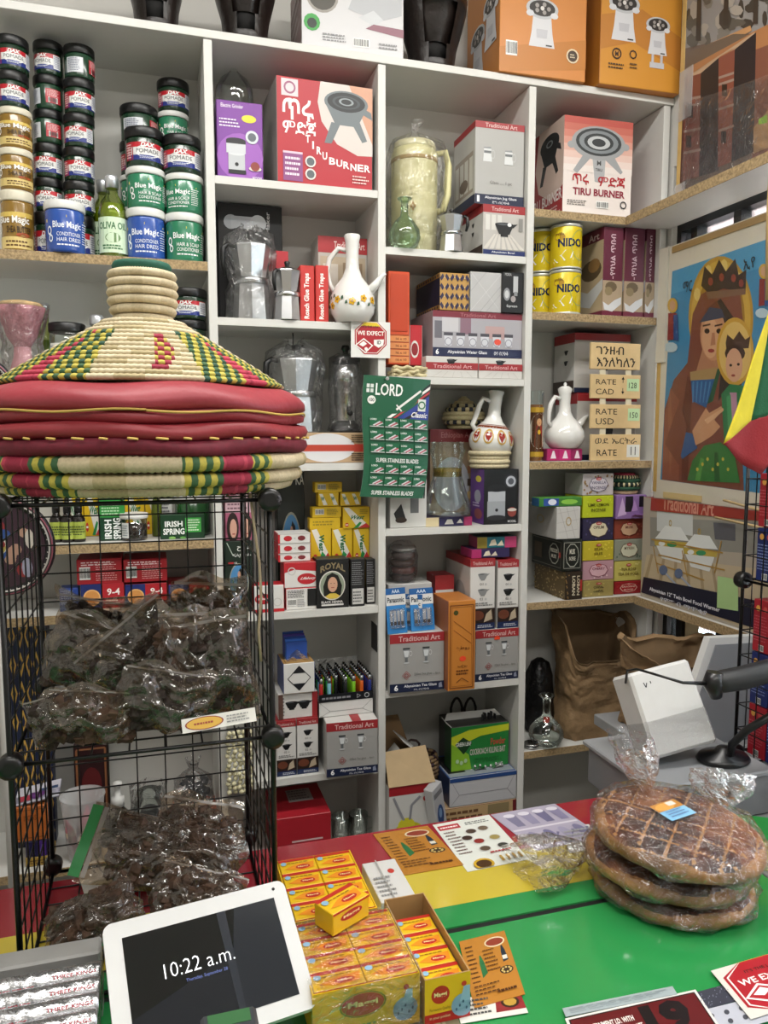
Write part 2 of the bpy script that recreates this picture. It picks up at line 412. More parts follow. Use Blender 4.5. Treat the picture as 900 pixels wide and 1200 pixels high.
# ================================================================ turned-ware makers
def lathe_obj(name, prof, mats, parent=None, loc=(0, 0, 0), n=24, rz=0, mi=0, **k):
    return MB().lathe(prof, n, mi=mi, **k).build(name, mats, parent, loc, (0, 0, rz))
def pr_pomade(P):
    P.r(0, .16, 1, .86, 'dcdcda', 12); P.r(0, .66, 1, .86, 'b5202c', 12); P.r(0, .16, 1, .36, '24327e', 12)
    P.r(0, .16, .20, .86, '9c2430', 3); P.lines(.02, .22, .18, .8, 6, 'e9c9c9')
    P.e(.50, .50, .26, .24, 'e6e6e4', 24)
    P.t('DAX', .36, .68, .62, .84, 'f2f2f0', .03, shear=.1); P.t('POMADE', .27, .44, .74, .60, '4a4d50', .0); P.lines(.34, .22, .66, .32, 2, 'c9d0ea')
    P.r(.80, .20, 1, .82, 'd9dade', 3); P.lines(.82, .24, .98, .78, 7, '6a7086')
def pr_pomade_back(P):
    P.r(0, .16, .45, .86, 'd0d3d8', 6); P.lines(.05, .22, .4, .82, 8, '6a7086'); P.r(.6, .2, 1, .84, 'b5303a', 6); P.lines(.63, .5, .97, .8, 6, 'e6c0c0'); P.barcode(.66, .22, .9, .46)
def pr_magic(body, sub, dark='f4f6f5', yel='d8c840'):
    def fn(P):
        P.poly([(.05, .80), (.5, .90), (.95, .84), (.95, .80), (.5, .84), (.05, .72)], yel)
        P.t('Blue Magic', .22, .52, .80, .74, dark, .015); P.t(sub[0], .30, .36, .78, .46, dark); P.t(sub[1], .30, .22, .78, .32, dark); P.lines(.3, .1, .76, .18, 1, dark)
        P.ring(.14, .5, .05, .12, .35, dark, 14); P.ring(.17, .3, .045, .10, .4, dark, 14); P.lines(.82, .2, .99, .76, 9, dark, .3)
    return fn
def pr_shea(P):
    P.r(0, .05, 1, .30, 'd9c07a', 10); P.r(0, .72, 1, .82, 'd6b95c', 10); P.lines(.3, .08, .95, .24, 2, '5a3a1a')
    P.t('Blue Magic', .12, .54, .88, .74, 'f3efe6', .02); P.t('SHEA BUTTER', .34, .38, .92, .52, '2a1a10', .01); P.e(.72, .34, .16, .05, 'a04a20', 12)
    P.ring(.12, .48, .05, .12, .35, 'f3efe6', 14)
JS = dict(pom=('16301f', '0e0e0f', pr_pomade), pomb=('1d3d2a', '0e0e0f', pr_pomade_back), green=('2c7a58', 'dcdcd8', pr_magic('', ('HAIR & SCALP', 'CONDITIONER'))),
          blue=('2b50a0', 'dcdcd8', pr_magic('', ('CONDITIONER', 'HAIR DRESS'), 'e8eef8')), gold=('8a6a2c', 'd9d2bd', pr_shea))
def jar(px, wpx, y, z, h, style, label, rot=0, py=200, group='hair product jars on the top shelf'):
    body, lid, pr = JS[style]
    x = atY(px, py, y).x; r = (atY(px+wpx/2, py, y).x-atY(px-wpx/2, py, y).x)/2
    o = thing('product_jar', label, 'jar', (x, y, z+.0005), math.radians(rot), group)
    lf = .74 if style[0] == 'p' else .84
    lathe_obj('body', [(r*.86, 0), (r*.93, h*.03), (r*.95, h*.08), (r*.95, h*(lf-.06)), (r*.9, h*lf)], M(body, .22, coat=.4), o)
    L = lathe_obj('lid', [(r*.97, h*(lf-.02)), (r*1.0, h*(lf)), (r*1.0, h*.95), (r*.96, h*.985), (r*.3, h*.985)], M(lid, .35), o)
    P = Print(1, 1); pr(P); P.build('print', o, cyl_map(r*.952, h*.03, h*(lf-.1), -165, -15), .3, .0003, .00006)
    return o
ORD = ['lowest', 'second from the bottom', 'third from the bottom', 'fourth from the bottom', 'fifth from the bottom', 'top']
def jstack(px, wpx, y, z, tops, styles, desc, rots=None, dx=None):
    n = len(tops)
    for i, (t, s) in enumerate(zip(tops, styles)):
        zt = atY(px, t, y).z; h = zt-z
        kind = dict(pom='dark green pomade jar', pomb='dark green pomade jar showing its back', green='green conditioner jar with white lid', blue='blue conditioner jar with white lid', gold='golden shea butter jar with cream lid')[s]
        w_ = ['lowest', 'second from bottom', 'third from bottom', 'fourth from bottom', 'fifth from bottom', 'sixth from bottom'][i]
        if i == n-1: w_ = 'topmost'
        jar(px+(dx[i] if dx else 0), wpx, y, z, h, s, f'{kind}, {w_} in {desc}', (rots[i] if rots else random.uniform(-16, 10)), t+20)
        z = zt
Z = Z1[0]
jstack(17, 41, .075, Z, [226, 178, 131, 89, 48], ['gold', 'gold', 'gold', 'pom', 'pom'], 'stack at the shelf end', [-8, 4, 4, 14, 14], [3, 2, 1, -3, -3])
jstack(57, 36, .12, Z, [251, 212, 172, 133, 93, 53], ['pom', 'pom', 'pom', 'pomb', 'pomb', 'pom'], 'second stack', [0, -5, -10, -18, -20, -22])
jstack(93, 37, .10, Z, [255, 216, 177, 138, 97, 58], ['pom', 'pom', 'pom', 'pom', 'pom', 'pomb'], 'third stack', [0, 8, 6, -14, 8, 26])
jstack(76, 49, .035, Z, [239], ['blue'], 'front of the stacked pomade', [10])
jstack(171, 47, .055, Z, [248, 201, 155], ['blue', 'green', 'pom'], 'stack beside the oil bottles', [-4, 8, 10], [0, 0, -2])
jstack(163, 45, .15, Z, [247, 210, 170, 128], ['green', 'green', 'pom', 'pomb'], 'stack behind the oil bottles', [0, 0, 0, 20])
jstack(218, 46, .055, Z, [254, 209, 164], ['green', 'green', 'pom'], 'stack against the divider', [4, -30, -6], [-2, -2, -5])
jstack(203, 38, .16, Z, [250, 213, 174, 136, 98], ['green', 'green', 'pom', 'green', 'pom'], 'tall stack at the divider back', [0, 0, 0, 6, 0])
# olive oil bottles
def oil_bottle(px, y, label, top=207, sc=1.0):
    x = atY(px, 250, y).x; r = .036*sc; H = atY(px, top, y).z-Z
    o = thing('oil_bottle', label, 'bottle', (x, y, Z+.0005), 0, 'olive oil bottles')
    lathe_obj('glass_body', [(r*.9, 0), (r, .006), (r, H*.55), (r*.8, H*.68), (r*.42, H*.78), (r*.4, H*.86)], film('oliveglass', 'dfe8b0', .07, .8, .05, 0.0), o)
    lathe_obj('oil', [(r*.85, .004), (r*.93, .01), (r*.93, H*.53), (r*.72, H*.66)], M('8d9a2c', .2), o)
    lathe_obj('cap', [(r*.46, H*.85), (r*.46, H*.985), (r*.4, H)], M('c9ccd0', .3, .6), o)
    P = Print(1, 1); P.r(0, 0, 1, 1, 'cfe3c4', 8); P.t('OLIVA OIL', .08, .66, .92, .86, '2e6a3c', .02); P.e(.5, .42, .22, .14, '6c8a5a', 14); P.lines(.2, .08, .8, .24, 2, '2e6a3c')
    P.build('print', o, cyl_map(r*1.004, H*.06, H*.42, -160, -20), .4)
oil_bottle(132, .06, 'green olive oil bottle with pale label standing in front')
oil_bottle(122, .135, 'green olive oil bottle half hidden behind the other', 212)
# ---------------------------------------------------------------- second level, behind the basket lid
Z = Z1[1]
p = atY(26, 400, .10); o = thing('incense_burner', 'pink patterned clay burner wrapped in clear film beside the basket lid', 'burner', (p.x, .10, Z+.001))
k = .00214
lathe_obj('foot', [(.030, 0), (.034, .01), (.022, .05), (.020, .075)], M('c98a92', .6, noise=.1), o)
lathe_obj('cup', [(.020, .076), (.036, .10), (.052, .15), (.060, .175), (.054, .175), (.03, .12)], M('c07f88', .6, noise=.2, nscale=120, bump=.4, bscale=150), o)
lathe_obj('lid', [(.057, .176), (.05, .186), (.02, .192), (.0, .193)], M('c7a775', .7, noise=.3, nscale=60), o)
lathe_obj('wrapping', [(.046, .0), (.05, .06), (.044, .085), (.062, .15), (.068, .182)], CLEAR, o, cap=False, fn=lambda q, a, j: (q.x*(1+.12*math.sin(7*a+j)), q.y*(1+.12*math.sin(7*a+j)), q.z))
p = atY(54, 400, .16); o = thing('oil_bottle', 'slim green bottle between the pink burner and the black-lidded jar', 'bottle', (p.x, .16, Z+.001))
lathe_obj('glass_body', [(.02, 0), (.022, .005), (.022, .12), (.009, .15), (.009, .18)], film('oliveglass', ''), o); lathe_obj('oil', [(.017, .003), (.02, .007), (.02, .10)], M('7f9a2e', .3), o); lathe_obj('cap', [(.010, .178), (.010, .198)], M('c9ccd0', .3, .6), o)
p = atY(79, 400, .10); H = atY(79, 380, .10).z-Z; o = thing('spice_jar', 'clear jar with black lid holding brown dried spice', 'jar', (p.x, .10, Z+.001))
lathe_obj('glass_body', [(.040, 0), (.044, .004), (.044, H-.03), (.040, H-.022)], GLASS, o); lathe_obj('spice', [(.036, .003), (.041, .006), (.041, H*.55), (.02, H*.62)], M('7a5236', .9, noise=.5, nscale=90, bump=1, bscale=90), o); lathe_obj('lid', [(.045, H-.024), (.046, H-.02), (.046, H-.003), (.043, H)], BLACKP, o)
P = Print(1, 1); P.r(0, 0, 1, 1, 'e4e2dc', 4); P.lines(.1, .1, .9, .9, 5, '70809a'); P.build('print', o, cyl_map(.0445, .04, .045, -150, -105))
p = atY(114, 400, .08); H = atY(114, 370, .08).z-Z; o = thing('glass_bottle', 'clear glass bottle with silver cap beside the basket knob', 'bottle', (p.x, .08, Z+.001))
lathe_obj('glass_body', [(.026, 0), (.028, .005), (.028, H*.5), (.014, H*.75), (.013, H*.86)], GLASSG, o); lathe_obj('cap', [(.017, H*.84), (.018, H*.86), (.018, H*.96), (.015, H)], M('c9ccd0', .3, .7), o)
z = Z
for i, t in enumerate((414, 377, 340)):
    zt = atY(221, t, .06).z; jar(221, 43, .06, z, zt-z, 'pom' if i else 'pom', 'dark green pomade jar behind the basket neck, '+('lowest', 'middle', 'topmost')[i]+' of three', -12 if i == 2 else -40, t+15, 'pomade jars behind the basket'); z = zt
p = atY(178, 400, .12); o = thing('lotion_bottle', 'small purple bottle peeking out behind the basket neck', 'bottle', (p.x+.02, .12, Z+.001)); lathe_obj('body', [(.02, 0), (.022, .006), (.022, .12), (.012, .15)], M('8c6cb0', .4), o); lathe_obj('cap', [(.013, .149), (.013, .175)], M('d8d0e0', .4), o)
# ---------------------------------------------------------------- third level (seen through the rack)
Z = Z1[2]
def pr_west(P):
    P.poly([(0, .62), (.55, 1), (.85, 1), (.12, 0), (0, 0)], 'e9e6df') if False else None
    P.poly([(.02, .98), (.22, .98), (.98, .1), (.98, .02), (.55, .02)], 'e4e2da'); P.poly([(.55, .02), (.98, .02), (.98, .10), (.86, .24)], 'c23030'); P.poly([(.38, .02), (.55, .02), (.70, .26), (.62, .30)], '1f8a44')
    P.t('West', .22, .42, .74, .62, '1d6b3a', .03, shear=.2); P.e(.14, .18, .07, None if False else .09, 'c23030', 12); P.r(.09, .16, .19, .20, 'f0eee6'); P.lines(.62, .66, .94, .92, 3, '9a8420')
for i in range(5):
    o = carton('remedy_box', f'yellow remedy box with red cross, {("first","second","third","fourth","fifth")[i]} from the dropper bottles in the back row', 'box', 74+i*24, 97+i*24, 568, Z, .16, .05, 'd9b41e', {'f': pr_west}, 'yellow remedy boxes')
for i, (px, y) in enumerate(((66, .07), (79, .06), (92, .06))):
    p = atY(px, 610, y); o = thing('dropper_bottle', f'black dropper bottle with yellow-green label, {("nearest the round tray","middle one","nearest the soap box")[i]}', 'bottle', (p.x, y, Z+.001), 0, 'dropper bottles')
    lathe_obj('body', [(.016, 0), (.017, .003), (.017, .06), (.009, .072), (.009, .078)], M('1a1412', .15), o); lathe_obj('dropper', [(.010, .077), (.010, .095), (.0065, .1), (.0055, .122), (.002, .126)], BLACKP, o)
    P = Print(1, 1); P.r(0, 0, 1, 1, 'a3b04a', 6); P.lines(.1, .2, .9, .8, 4, '3c4a1a'); P.build('print', o, cyl_map(.0172, .008, .045, -165, -15))
def pr_irish_up(P):
    P.r(0, .55, 1, 1, '2f8a3c'); P.lines(.1, .6, .9, .95, 5, 'b8dcb0'); P.t('IRISH', .2, .05, .48, .5, 'eef2ee', .03, rot=90); P.t('SPRING', .54, .03, .84, .53, 'eef2ee', .03, rot=90)
carton('soap_box', 'upright dark green soap box with white lettering', 'box', 116, 146, 584, Z, .05, .05, '123c26', {'f': pr_irish_up})
def pr_irish(P):
    P.t('IRISH', .10, .5, .5, .74, 'f0f2ee', .03); P.t('SPRING', .06, .18, .54, .44, 'f0f2ee', .03); P.r(.56, .26, .92, .86, '3fa044'); P.lines(.59, .3, .9, .82, 5, 'd8ecd0'); P.e(.26, .05, .08, .06, '7fae5a', 10); P.e(.5, .05, .07, .05, '5f9a4a', 10)
carton('soap_box', 'dark green soap box lying flat with white lettering', 'box', 188, 240, 603, Z, .035, .06, '12381f', {'f': pr_irish})
p = atY(157, 620, .04); o = thing('spice_jar', 'clear jar of dark seeds with white lid between the green soap boxes', 'jar', (p.x, .055, Z+.001)); H = .072
lathe_obj('glass_body', [(.032, 0), (.034, .004), (.034, H-.012)], GLASS, o); lathe_obj('seeds', [(.03, .003), (.032, .006), (.032, H*.55), (.01, H*.62)], M('3b2c26', .9, noise=.5, nscale=120, bump=1, bscale=120), o); lathe_obj('lid', [(.036, H-.014), (.037, H-.01), (.037, H-.001), (.034, H)], M('dedcd8', .4), o)
P = Print(1, 1); P.r(0, 0, 1, 1, 'd8dad8', 4); P.lines(.1, .1, .9, .9, 5, '808a90'); P.build('print', o, cyl_map(.0345, .008, .04, -150, -110))
p = atY(184, 610, .10); o = thing('oil_bottle', 'slim olive bottle standing between jar and soap box', 'bottle', (p.x, .11, Z+.001)); lathe_obj('body', [(.013, 0), (.014, .004), (.014, .09), (.007, .11), (.007, .13)], M('4f5a1c', .2), o); lathe_obj('cap', [(.008, .128), (.008, .145)], BLACKP, o)
def pr_med(P): P.r(0, .78, 1, 1, '1a1a1c'); P.lines(.1, .80, .9, .95, 1, 'e8e8e8'); P.lines(.1, .1, .9, .7, 8, '5a5a60')
carton('medicine_box', 'white box with black header behind the green soap box', 'box', 182, 202, 572, Z, .13, .05, 'd9d8d4', {'f': pr_med})
p = atY(226, 600, .10); H = .12; o = thing('gel_jar', 'dark green gel jar with white lid against the divider', 'jar', (p.x, .12, Z+.001)); lathe_obj('body', [(.044, 0), (.047, .004), (.047, H-.03), (.043, H-.025)], M('17491f', .2, coat=.4), o); lathe_obj('lid', [(.048, H-.028), (.049, H-.022), (.049, H-.002), (.045, H)], M('deddd9', .4), o)
# ---------------------------------------------------------------- fourth level: biscuit boxes
Z = Z1[3]
def pr_bisc(P):
    P.r(0, 0, .48, 1, '1c2a66'); P.e(.25, .45, .20, .34, 'c98a48', 18); P.ring(.25, .45, .20, .34, .16, 'e0b070', 18); P.t('9-4', .60, .52, .90, .8, 'f2e9e4', .02); P.lines(.56, .15, .95, .36, 2, 'f2e9e4')
def pr_biscb(P): P.lines(.42, .12, .92, .9, 9, 'e9b8b8', .3); P.barcode(.06, .2, .3, .7); P.lines(.1, .74, .9, .92, 2, 'f0d8d8')
zz = atY(120, 683, .05).z
for i in range(3): carton('biscuit_box', f'red and navy biscuit box, {("first","second","third")[i]} from the left in the lower row', 'box', (95, 147, 198)[i], (146, 196, 246)[i], 684, Z, .05, .12, ('a81e28', '8a1a22', '8a1a22'), {'f': pr_bisc}, 'biscuit boxes')
zz = atY(150, 683.5, .05).z
for i in range(2): carton('biscuit_box', f'red biscuit box showing its back, {("beside the shelf end","beside the divider")[i]} in the upper row', 'box', (90, 145)[i], (143, 196)[i], 655, zz+.001, .05, .12, 'a81e28', {'f': pr_biscb}, 'biscuit boxes')
carton('biscuit_box', 'small blue box with printed back beside the biscuit boxes', 'box', 70, 92, 690, Z, .04, .06, '1f3a80', {'f': lambda P: P.lines(.1, .3, .9, .95, 8, '9fb0dc')})
def pr_geo(P):
    for i in range(5):
        for j in range(8):
            u = (i+.5)/5; v = (j+.5)/8
            P.poly([(u, v-.055), (u+.085, v), (u, v+.055), (u-.085, v)], 'c9a04a'); P.poly([(u, v-.03), (u+.045, v), (u, v+.03), (u-.045, v)], '1b2440')
carton('patterned_box', 'tall navy box with gold diamond pattern behind the wire rack', 'box', 14, 60, 725, Z-.28, .0-.13, .1, '1b2440', {'f': pr_geo}, h=.30) if False else None
# ---------------------------------------------------------------- bottom level
Z = Z1[4]
def pr_dkred(P): P.line([(.08, .05), (.08, .95), (.92, .95), (.92, .05), (.08, .05)], .02, '8a5a3a'); P.e(.5, .55, .3, .2, '5a1a1c', 16); P.lines(.2, .12, .8, .25, 2, '8a5a3a')
carton('incense_carton', 'tall dark maroon carton with gilt border behind the plastic cup', 'box', 88, 128, 872, Z, .16, .06, '2c1214', {'f': pr_dkred}, pym=930)
p = atY(98, 985, .03); o = thing('plastic_cup', 'clear plastic cup holding striped paper cones', 'cup', (p.x, .045, Z+.001)); lathe_obj('wall', [(.040, 0), (.041, .003), (.056, .17), (.059, .172), (.059, .176)], MILKY, o, cap=False)
MB().lathe([(0, .002), (.04, .002)], 20, cap=False).build('bottom', MILKY, o)
for i in range(4):
    a = i*1.7; T = Matrix.Translation((.018*math.cos(a), .018*math.sin(a), .006)) @ Matrix.Rotation(.22*math.cos(a*2), 4, 'X') @ Matrix.Rotation(.2*math.sin(a+1), 4, 'Y')
    MB().lathe([(.004, 0), (.013, .07), (.011, .085), (.002, .12)], 10, T=T, mi=lambda j, i_: j % 2).build('paper_cone', [M('c27a86', .7), M('d8c9b4', .7)], o)
p = atY(139, 970, .06); o = thing('pump_bottle', 'dark amber bottle with white pump top', 'bottle', (p.x, .07, Z+.001)); lathe_obj('body', [(.034, 0), (.036, .005), (.036, .09), (.015, .115), (.015, .122)], M('161310', .12), o); lathe_obj('pump', [(.017, .12), (.017, .145), (.008, .148), (.008, .175), (.012, .177), (.012, .187), (.003, .189)], M('d9d8d4', .4), o)
p = atY(130, 985, .01); o = thing('cream_jar', 'small cream jar with black lid in front of the pump bottle', 'jar', (p.x+.004, .022, Z+.001)); lathe_obj('body', [(.028, 0), (.03, .004), (.03, .04)], M('b7a88c', .4), o); lathe_obj('lid', [(.031, .04), (.031, .058), (.028, .06)], BLACKP, o)
p = atY(176, 985, .06); o = thing('glass_jug', 'clear glass jug with dark contents wrapped in film', 'jug', (p.x, .075, Z+.001)); lathe_obj('glass_body', [(.035, 0), (.045, .01), (.05, .06), (.04, .11), (.030, .13), (.034, .15)], GLASS, o); lathe_obj('contents', [(.03, .012), (.038, .03), (.036, .07), (.02, .1)], M('15151a', .3), o); lathe_obj('wrapping', [(.052, .002), (.055, .06), (.046, .12), (.05, .165)], CLEAR, o, cap=False, fn=lambda q, a, j: (q.x*(1+.1*math.sin(5*a+j*2)), q.y*(1+.1*math.sin(5*a+j*2)), q.z))
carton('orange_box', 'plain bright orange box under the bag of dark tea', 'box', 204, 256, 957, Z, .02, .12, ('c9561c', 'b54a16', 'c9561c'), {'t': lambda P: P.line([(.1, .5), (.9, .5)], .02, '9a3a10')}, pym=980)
# ================================================================ column two
def pr_stove(P, u, v, s, dark='3c4246', mid='6c7478'):
    """picture of a charcoal stove on legs, s = height in v"""
    a = s*P.h/P.w
    P.poly([(u-.30*a, v-.1*s), (u-.44*a, v-.5*s), (u-.30*a, v-.5*s), (u-.12*a, v-.12*s)], mid); P.poly([(u+.12*a, v-.1*s), (u+.32*a, v-.42*s), (u+.42*a, v-.38*s), (u+.26*a, v-.02*s)], mid)
    P.poly([(u-.40*a, v+.2*s), (u+.40*a, v+.2*s), (u+.22*a, v-.14*s), (u-.22*a, v-.14*s)], mid); P.poly([(u+.3*a, v+.12*s), (u+.54*a, v+.02*s), (u+.5*a, v+.16*s), (u+.36*a, v+.22*s)], mid)
    P.e(u, v+.28*s, .44*a, .22*s, mid, 24); P.e(u, v+.29*s, .38*a, .18*s, '1c1f22', 24); P.ring(u, v+.29*s, .28*a, .12*s, .2, dark, 20); P.ring(u, v+.30*s, .15*a, .07*s, .3, '8c9498', 16)
def pr_tiru_red(P):
    P.poly([(.45, 1), (1, 1), (1, .34), (.84, .33), (.62, .42), (.46, .62), (.42, .8)], 'cfc6c0'); P.poly([(.75, 1), (1, 1), (1, .45)], 'c9967a')
    pr_stove(P, .72, .68, .52)
    P.r(.05, .82, .22, .98, 'd6c8cc'); P.ring(.135, .9, None, .06, .3, '9a5a78', 16)
    P.t('ጥሩ', .06, .60, .38, .80, 'f4efec', .02); P.t('ምድጃ', .06, .47, .40, .60, 'f4efec', .02)
    for i, (ch, u, v) in enumerate(zip('TIRU', (.29, .36, .405, .465), (.40, .345, .30, .255))): P.t(ch, u, v, u+(.05 if ch != 'I' else .018), v+.075, 'f4efec', .03)
    for i, ch in enumerate('BURNER'): P.t(ch, .535+i*.075, .215-.012*min(i, 3), .60+i*.075, .285-.012*min(i, 3), 'f4efec', .03)
    P.r(.06, .02, .26, .30, '8a4a80'); P.r(.06, .28, .26, .30, 'd8c0d0'); P.lines(.08, .06, .24, .26, 4, 'e8d8e4'); P.e(.34, .22, None, .055, 'd8d4d0', 16); P.e(.34, .22, None, .04, '5a6064', 14); P.e(.34, .10, None, .055, 'd8d4d0', 16); P.e(.34, .10, None, .04, '5a6064', 14); P.lines(.78, .05, .97, .14, 3, 'e8c8c4')
def pr_grinder(P, base='7d3f9a', split=False):
    def pr(P):
        P.t('Electric Grinder', .10, .91, .58, .96, 'f0e8f4', .01)
        P.e(.70, .79, .16, .05, 'e0cf3a', 16); P.lines(.06, .66, .5, .78, 3, 'e8dcf0'); P.e(.76, .56, None, .085, 'cdd2d8', 18); P.e(.76, .56, None, .055, '5f666e', 14)
        P.r(.24, .12, .60, .34, 'b9bcc0'); P.e(.42, .34, .18, .03, 'd0d3d6', 16); P.r(.20, .34, .62, .50, 'c9ccd0'); P.e(.41, .50, .21, .035, '26262a', 18); P.r(.20, .46, .62, .50, '26262a'); P.r(.24, .08, .62, .13, '17171a'); P.e(.42, .20, None, .025, '17171a', 12)
        P.e(.82, .16, .14, .03, 'd8d0c8', 14); P.e(.82, .19, .10, .06, '8a3a30', 14); P.t('MODEL', .76, .02, .98, .06, 'f0e8f4', .01)
    return pr(P)
def pr_grinder_purple(P): P.e(.5, .3, .5, .3, '9a5cb4', 20); pr_grinder(P)
Z = Z2[0]
# glass flask behind the purple box
def flask(px, py_top, py_bot, wpx, y, z, label, mat=None, name='glass_flask', group=None, liquid=None, prop=.5, prof=None):
    x = atY(px, py_bot-10, y).x; r = (atY(px+wpx/2, py_bot-20, y).x-x); H = atY(px, py_top, y).z-z
    o = thing(name, label, 'flask', (x, y, z+.001), 0, group)
    b = H*prop
    lathe_obj('glass_body', [(r*.55, 0), (r*.8, b*.06), (r, b*.35), (r*.94, b*.6), (r*.6, b*.88), (r*.27, b*1.05), (r*.22, b*1.25), (r*.24, H*.93), (r*.45, H*.985), (r*.46, H), (r*.3, H*.985), (r*.2, H*.92)] if not prof else [(r*a, H*c) for a, c in prof], mat or GLASS, o, n=28, cap=False)
    if liquid: lathe_obj('dregs', [(r*.5, b*.03), (r*.75, b*.08), (r*.9, b*.3), (r*.3, b*.33)], liquid, o)
    MB().lathe([(0, .001), (r*.55, .001)], 24, cap=False).build('bottom', mat or GLASS, o)
    return o
flask(276, 66, 200, 44, .152, Z, 'clear glass flask standing behind the purple grinder box', prof=[(.5, 0), (.7, .04), (.78, .4), (.86, .58), (1, .68), (.98, .75), (.75, .82), (.36, .865), (.2, .89), (.2, .95), (.3, .985), (.45, 1)])
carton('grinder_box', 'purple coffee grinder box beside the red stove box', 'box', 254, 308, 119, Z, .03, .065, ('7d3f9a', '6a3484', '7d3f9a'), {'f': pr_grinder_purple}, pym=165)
carton('stove_box', 'red charcoal stove box with white Amharic lettering', 'box', 324, 437, 96, Z, .012, .2, ('b02430', '8a8580', 'b02430'), {'f': pr_tiru_red}, rz=math.radians(2), pym=160)
# ---------------------------------------------------------------- second level
Z = Z2[1]
def pr_mixer(P):
    P.e(.2, .85, None, .06, 'b9bcc0', 16); P.r(.2, .8, .6, .9, 'c4c7ca'); P.e(.62, .85, None, .07, 'd2d4d6', 16); P.t('Espresso Maker', .74, .5, .82, .95, 'd8d8d8', .01, rot=90)
carton('appliance_box', 'black appliance box behind the film-wrapped moka pot', 'box', 256, 331, 240, Z, .15, .08, '141416', {'f': pr_mixer}, pym=300)
def moka(px, py_top, py_bot, wpx, y, z, label, rz=0.0, wrap=False, scale_handle=1.0, mat=None, name='moka_pot'):
    x = atY(px, py_bot-10, y).x; r = abs(atY(px+wpx/2, py_bot-20, y).x-x); H = atY(px, py_top, y).z-z
    o = thing(name, label, 'coffee pot', (x, y, z+.001), rz); A = mat or ALU; q = PI/8
    T = Matrix.Rotation(q, 4, 'Z')
    MB().lathe([(r*.96, 0), (r*.98, H*.01), (r*.84, H*.40)], 8, T=T, smooth=False).build('base', A, o)
    MB().lathe([(r*.86, H*.40), (r*.90, H*.405), (r*.90, H*.47), (r*.84, H*.475)], 28).build('collar', CHROME, o)
    MB().lathe([(r*.72, H*.475), (r*1.0, H*.82)], 8, T=T, smooth=False).build('upper', A, o)
    MB().lathe([(r*1.02, H*.82), (r*1.0, H*.835), (r*.55, H*.885), (r*.15, H*.90)], 8, T=T, smooth=False).build('lid', A, o)
    lathe_obj('knob', [(r*.10, H*.895), (r*.13, H*.91), (r*.22, H*.985), (r*.16, H)], BLACKP, o, n=10)
    hs = scale_handle
    MB().tube([(-r*.8, 0, H*.80), (-r*1.25*hs, 0, H*.83), (-r*1.5*hs, 0, H*.78), (-r*1.55*hs, 0, H*.62), (-r*1.4*hs, 0, H*.48)], [r*.09, r*.12, r*.15, r*.14, r*.10], 8).build('handle', BLACKP, o)
    MB().tube([(r*.75, 0, H*.68), (r*1.0, 0, H*.76), (r*1.22, 0, H*.82)], [r*.3, r*.22, r*.06], 8).build('spout', A, o)
    if wrap:
        lathe_obj('wrapping', [(r*1.15, H*.0), (r*1.2, H*.3), (r*1.05, H*.45), (r*1.25, H*.7), (r*1.2, H*.9), (r*.5, H*1.0), (r*.25, H*1.02), (r*.42, H*1.05)], CLEAR, o, cap=False, n=30,
                  fn=lambda p_, a, j: (p_.x*(1+.10*math.sin(5*a+j*1.7)+.05*math.sin(11*a)) - (.10*r if math.cos(a) < -.3 else 0), p_.y*(1+.1*math.sin(4*a+j)), p_.z+(.012*math.sin(3*a+j) if j else .001)))
    return o
moka(295, 272, 375, 45, .075, Z, 'large moka pot wrapped in clear film', wrap=True, rz=.3)
carton('small_box', 'small white and red box behind the moka pots', 'box', 315, 338, 294, Z, .10, .05, 'd6d4d0', {'f': lambda P: P.r(0, .72, 1, 1, 'b02630')}, pym=330)
moka(337, 307, 374, 32, .03, Z, 'small silver moka pot beside the roach trap boxes', rz=.55, scale_handle=.8)
def pr_roach(P): P.t('Roach Glue Traps', .26, .05, .72, .86, 'f2eeea', .03, rot=90)
for i in range(2):
    carton('trap_box', ('slim red trap box with white vertical lettering beside the small moka pot', 'slim red trap box with white vertical lettering beside the white coffee pot')[i], 'box', (352, 370)[i], (368.5, 385)[i], 311, Z, .02, .1, 'c0342f', {'f': pr_roach}, 'trap boxes', pym=345)
def pr_art(P):
    P.r(0, .82, 1, 1, 'a62b30'); P.t('Traditional Art', .32, .87, .95, .95, 'e3c9c4', .01); P.r(.04, .1, .96, .78, 'b8a890'); P.r(.1, .35, .4, .7, 'd4ccc0'); P.r(.5, .3, .9, .72, '8f7a60'); P.e(.3, .3, .15, .12, '5a4636', 12)
carton('art_box', 'red-topped gift box behind the flowered coffee pot', 'box', 373, 432, 278, Z, .11, .1, ('b7b2aa', 'c8c4bc', 'a62b30'), {'f': pr_art}, pym=330)
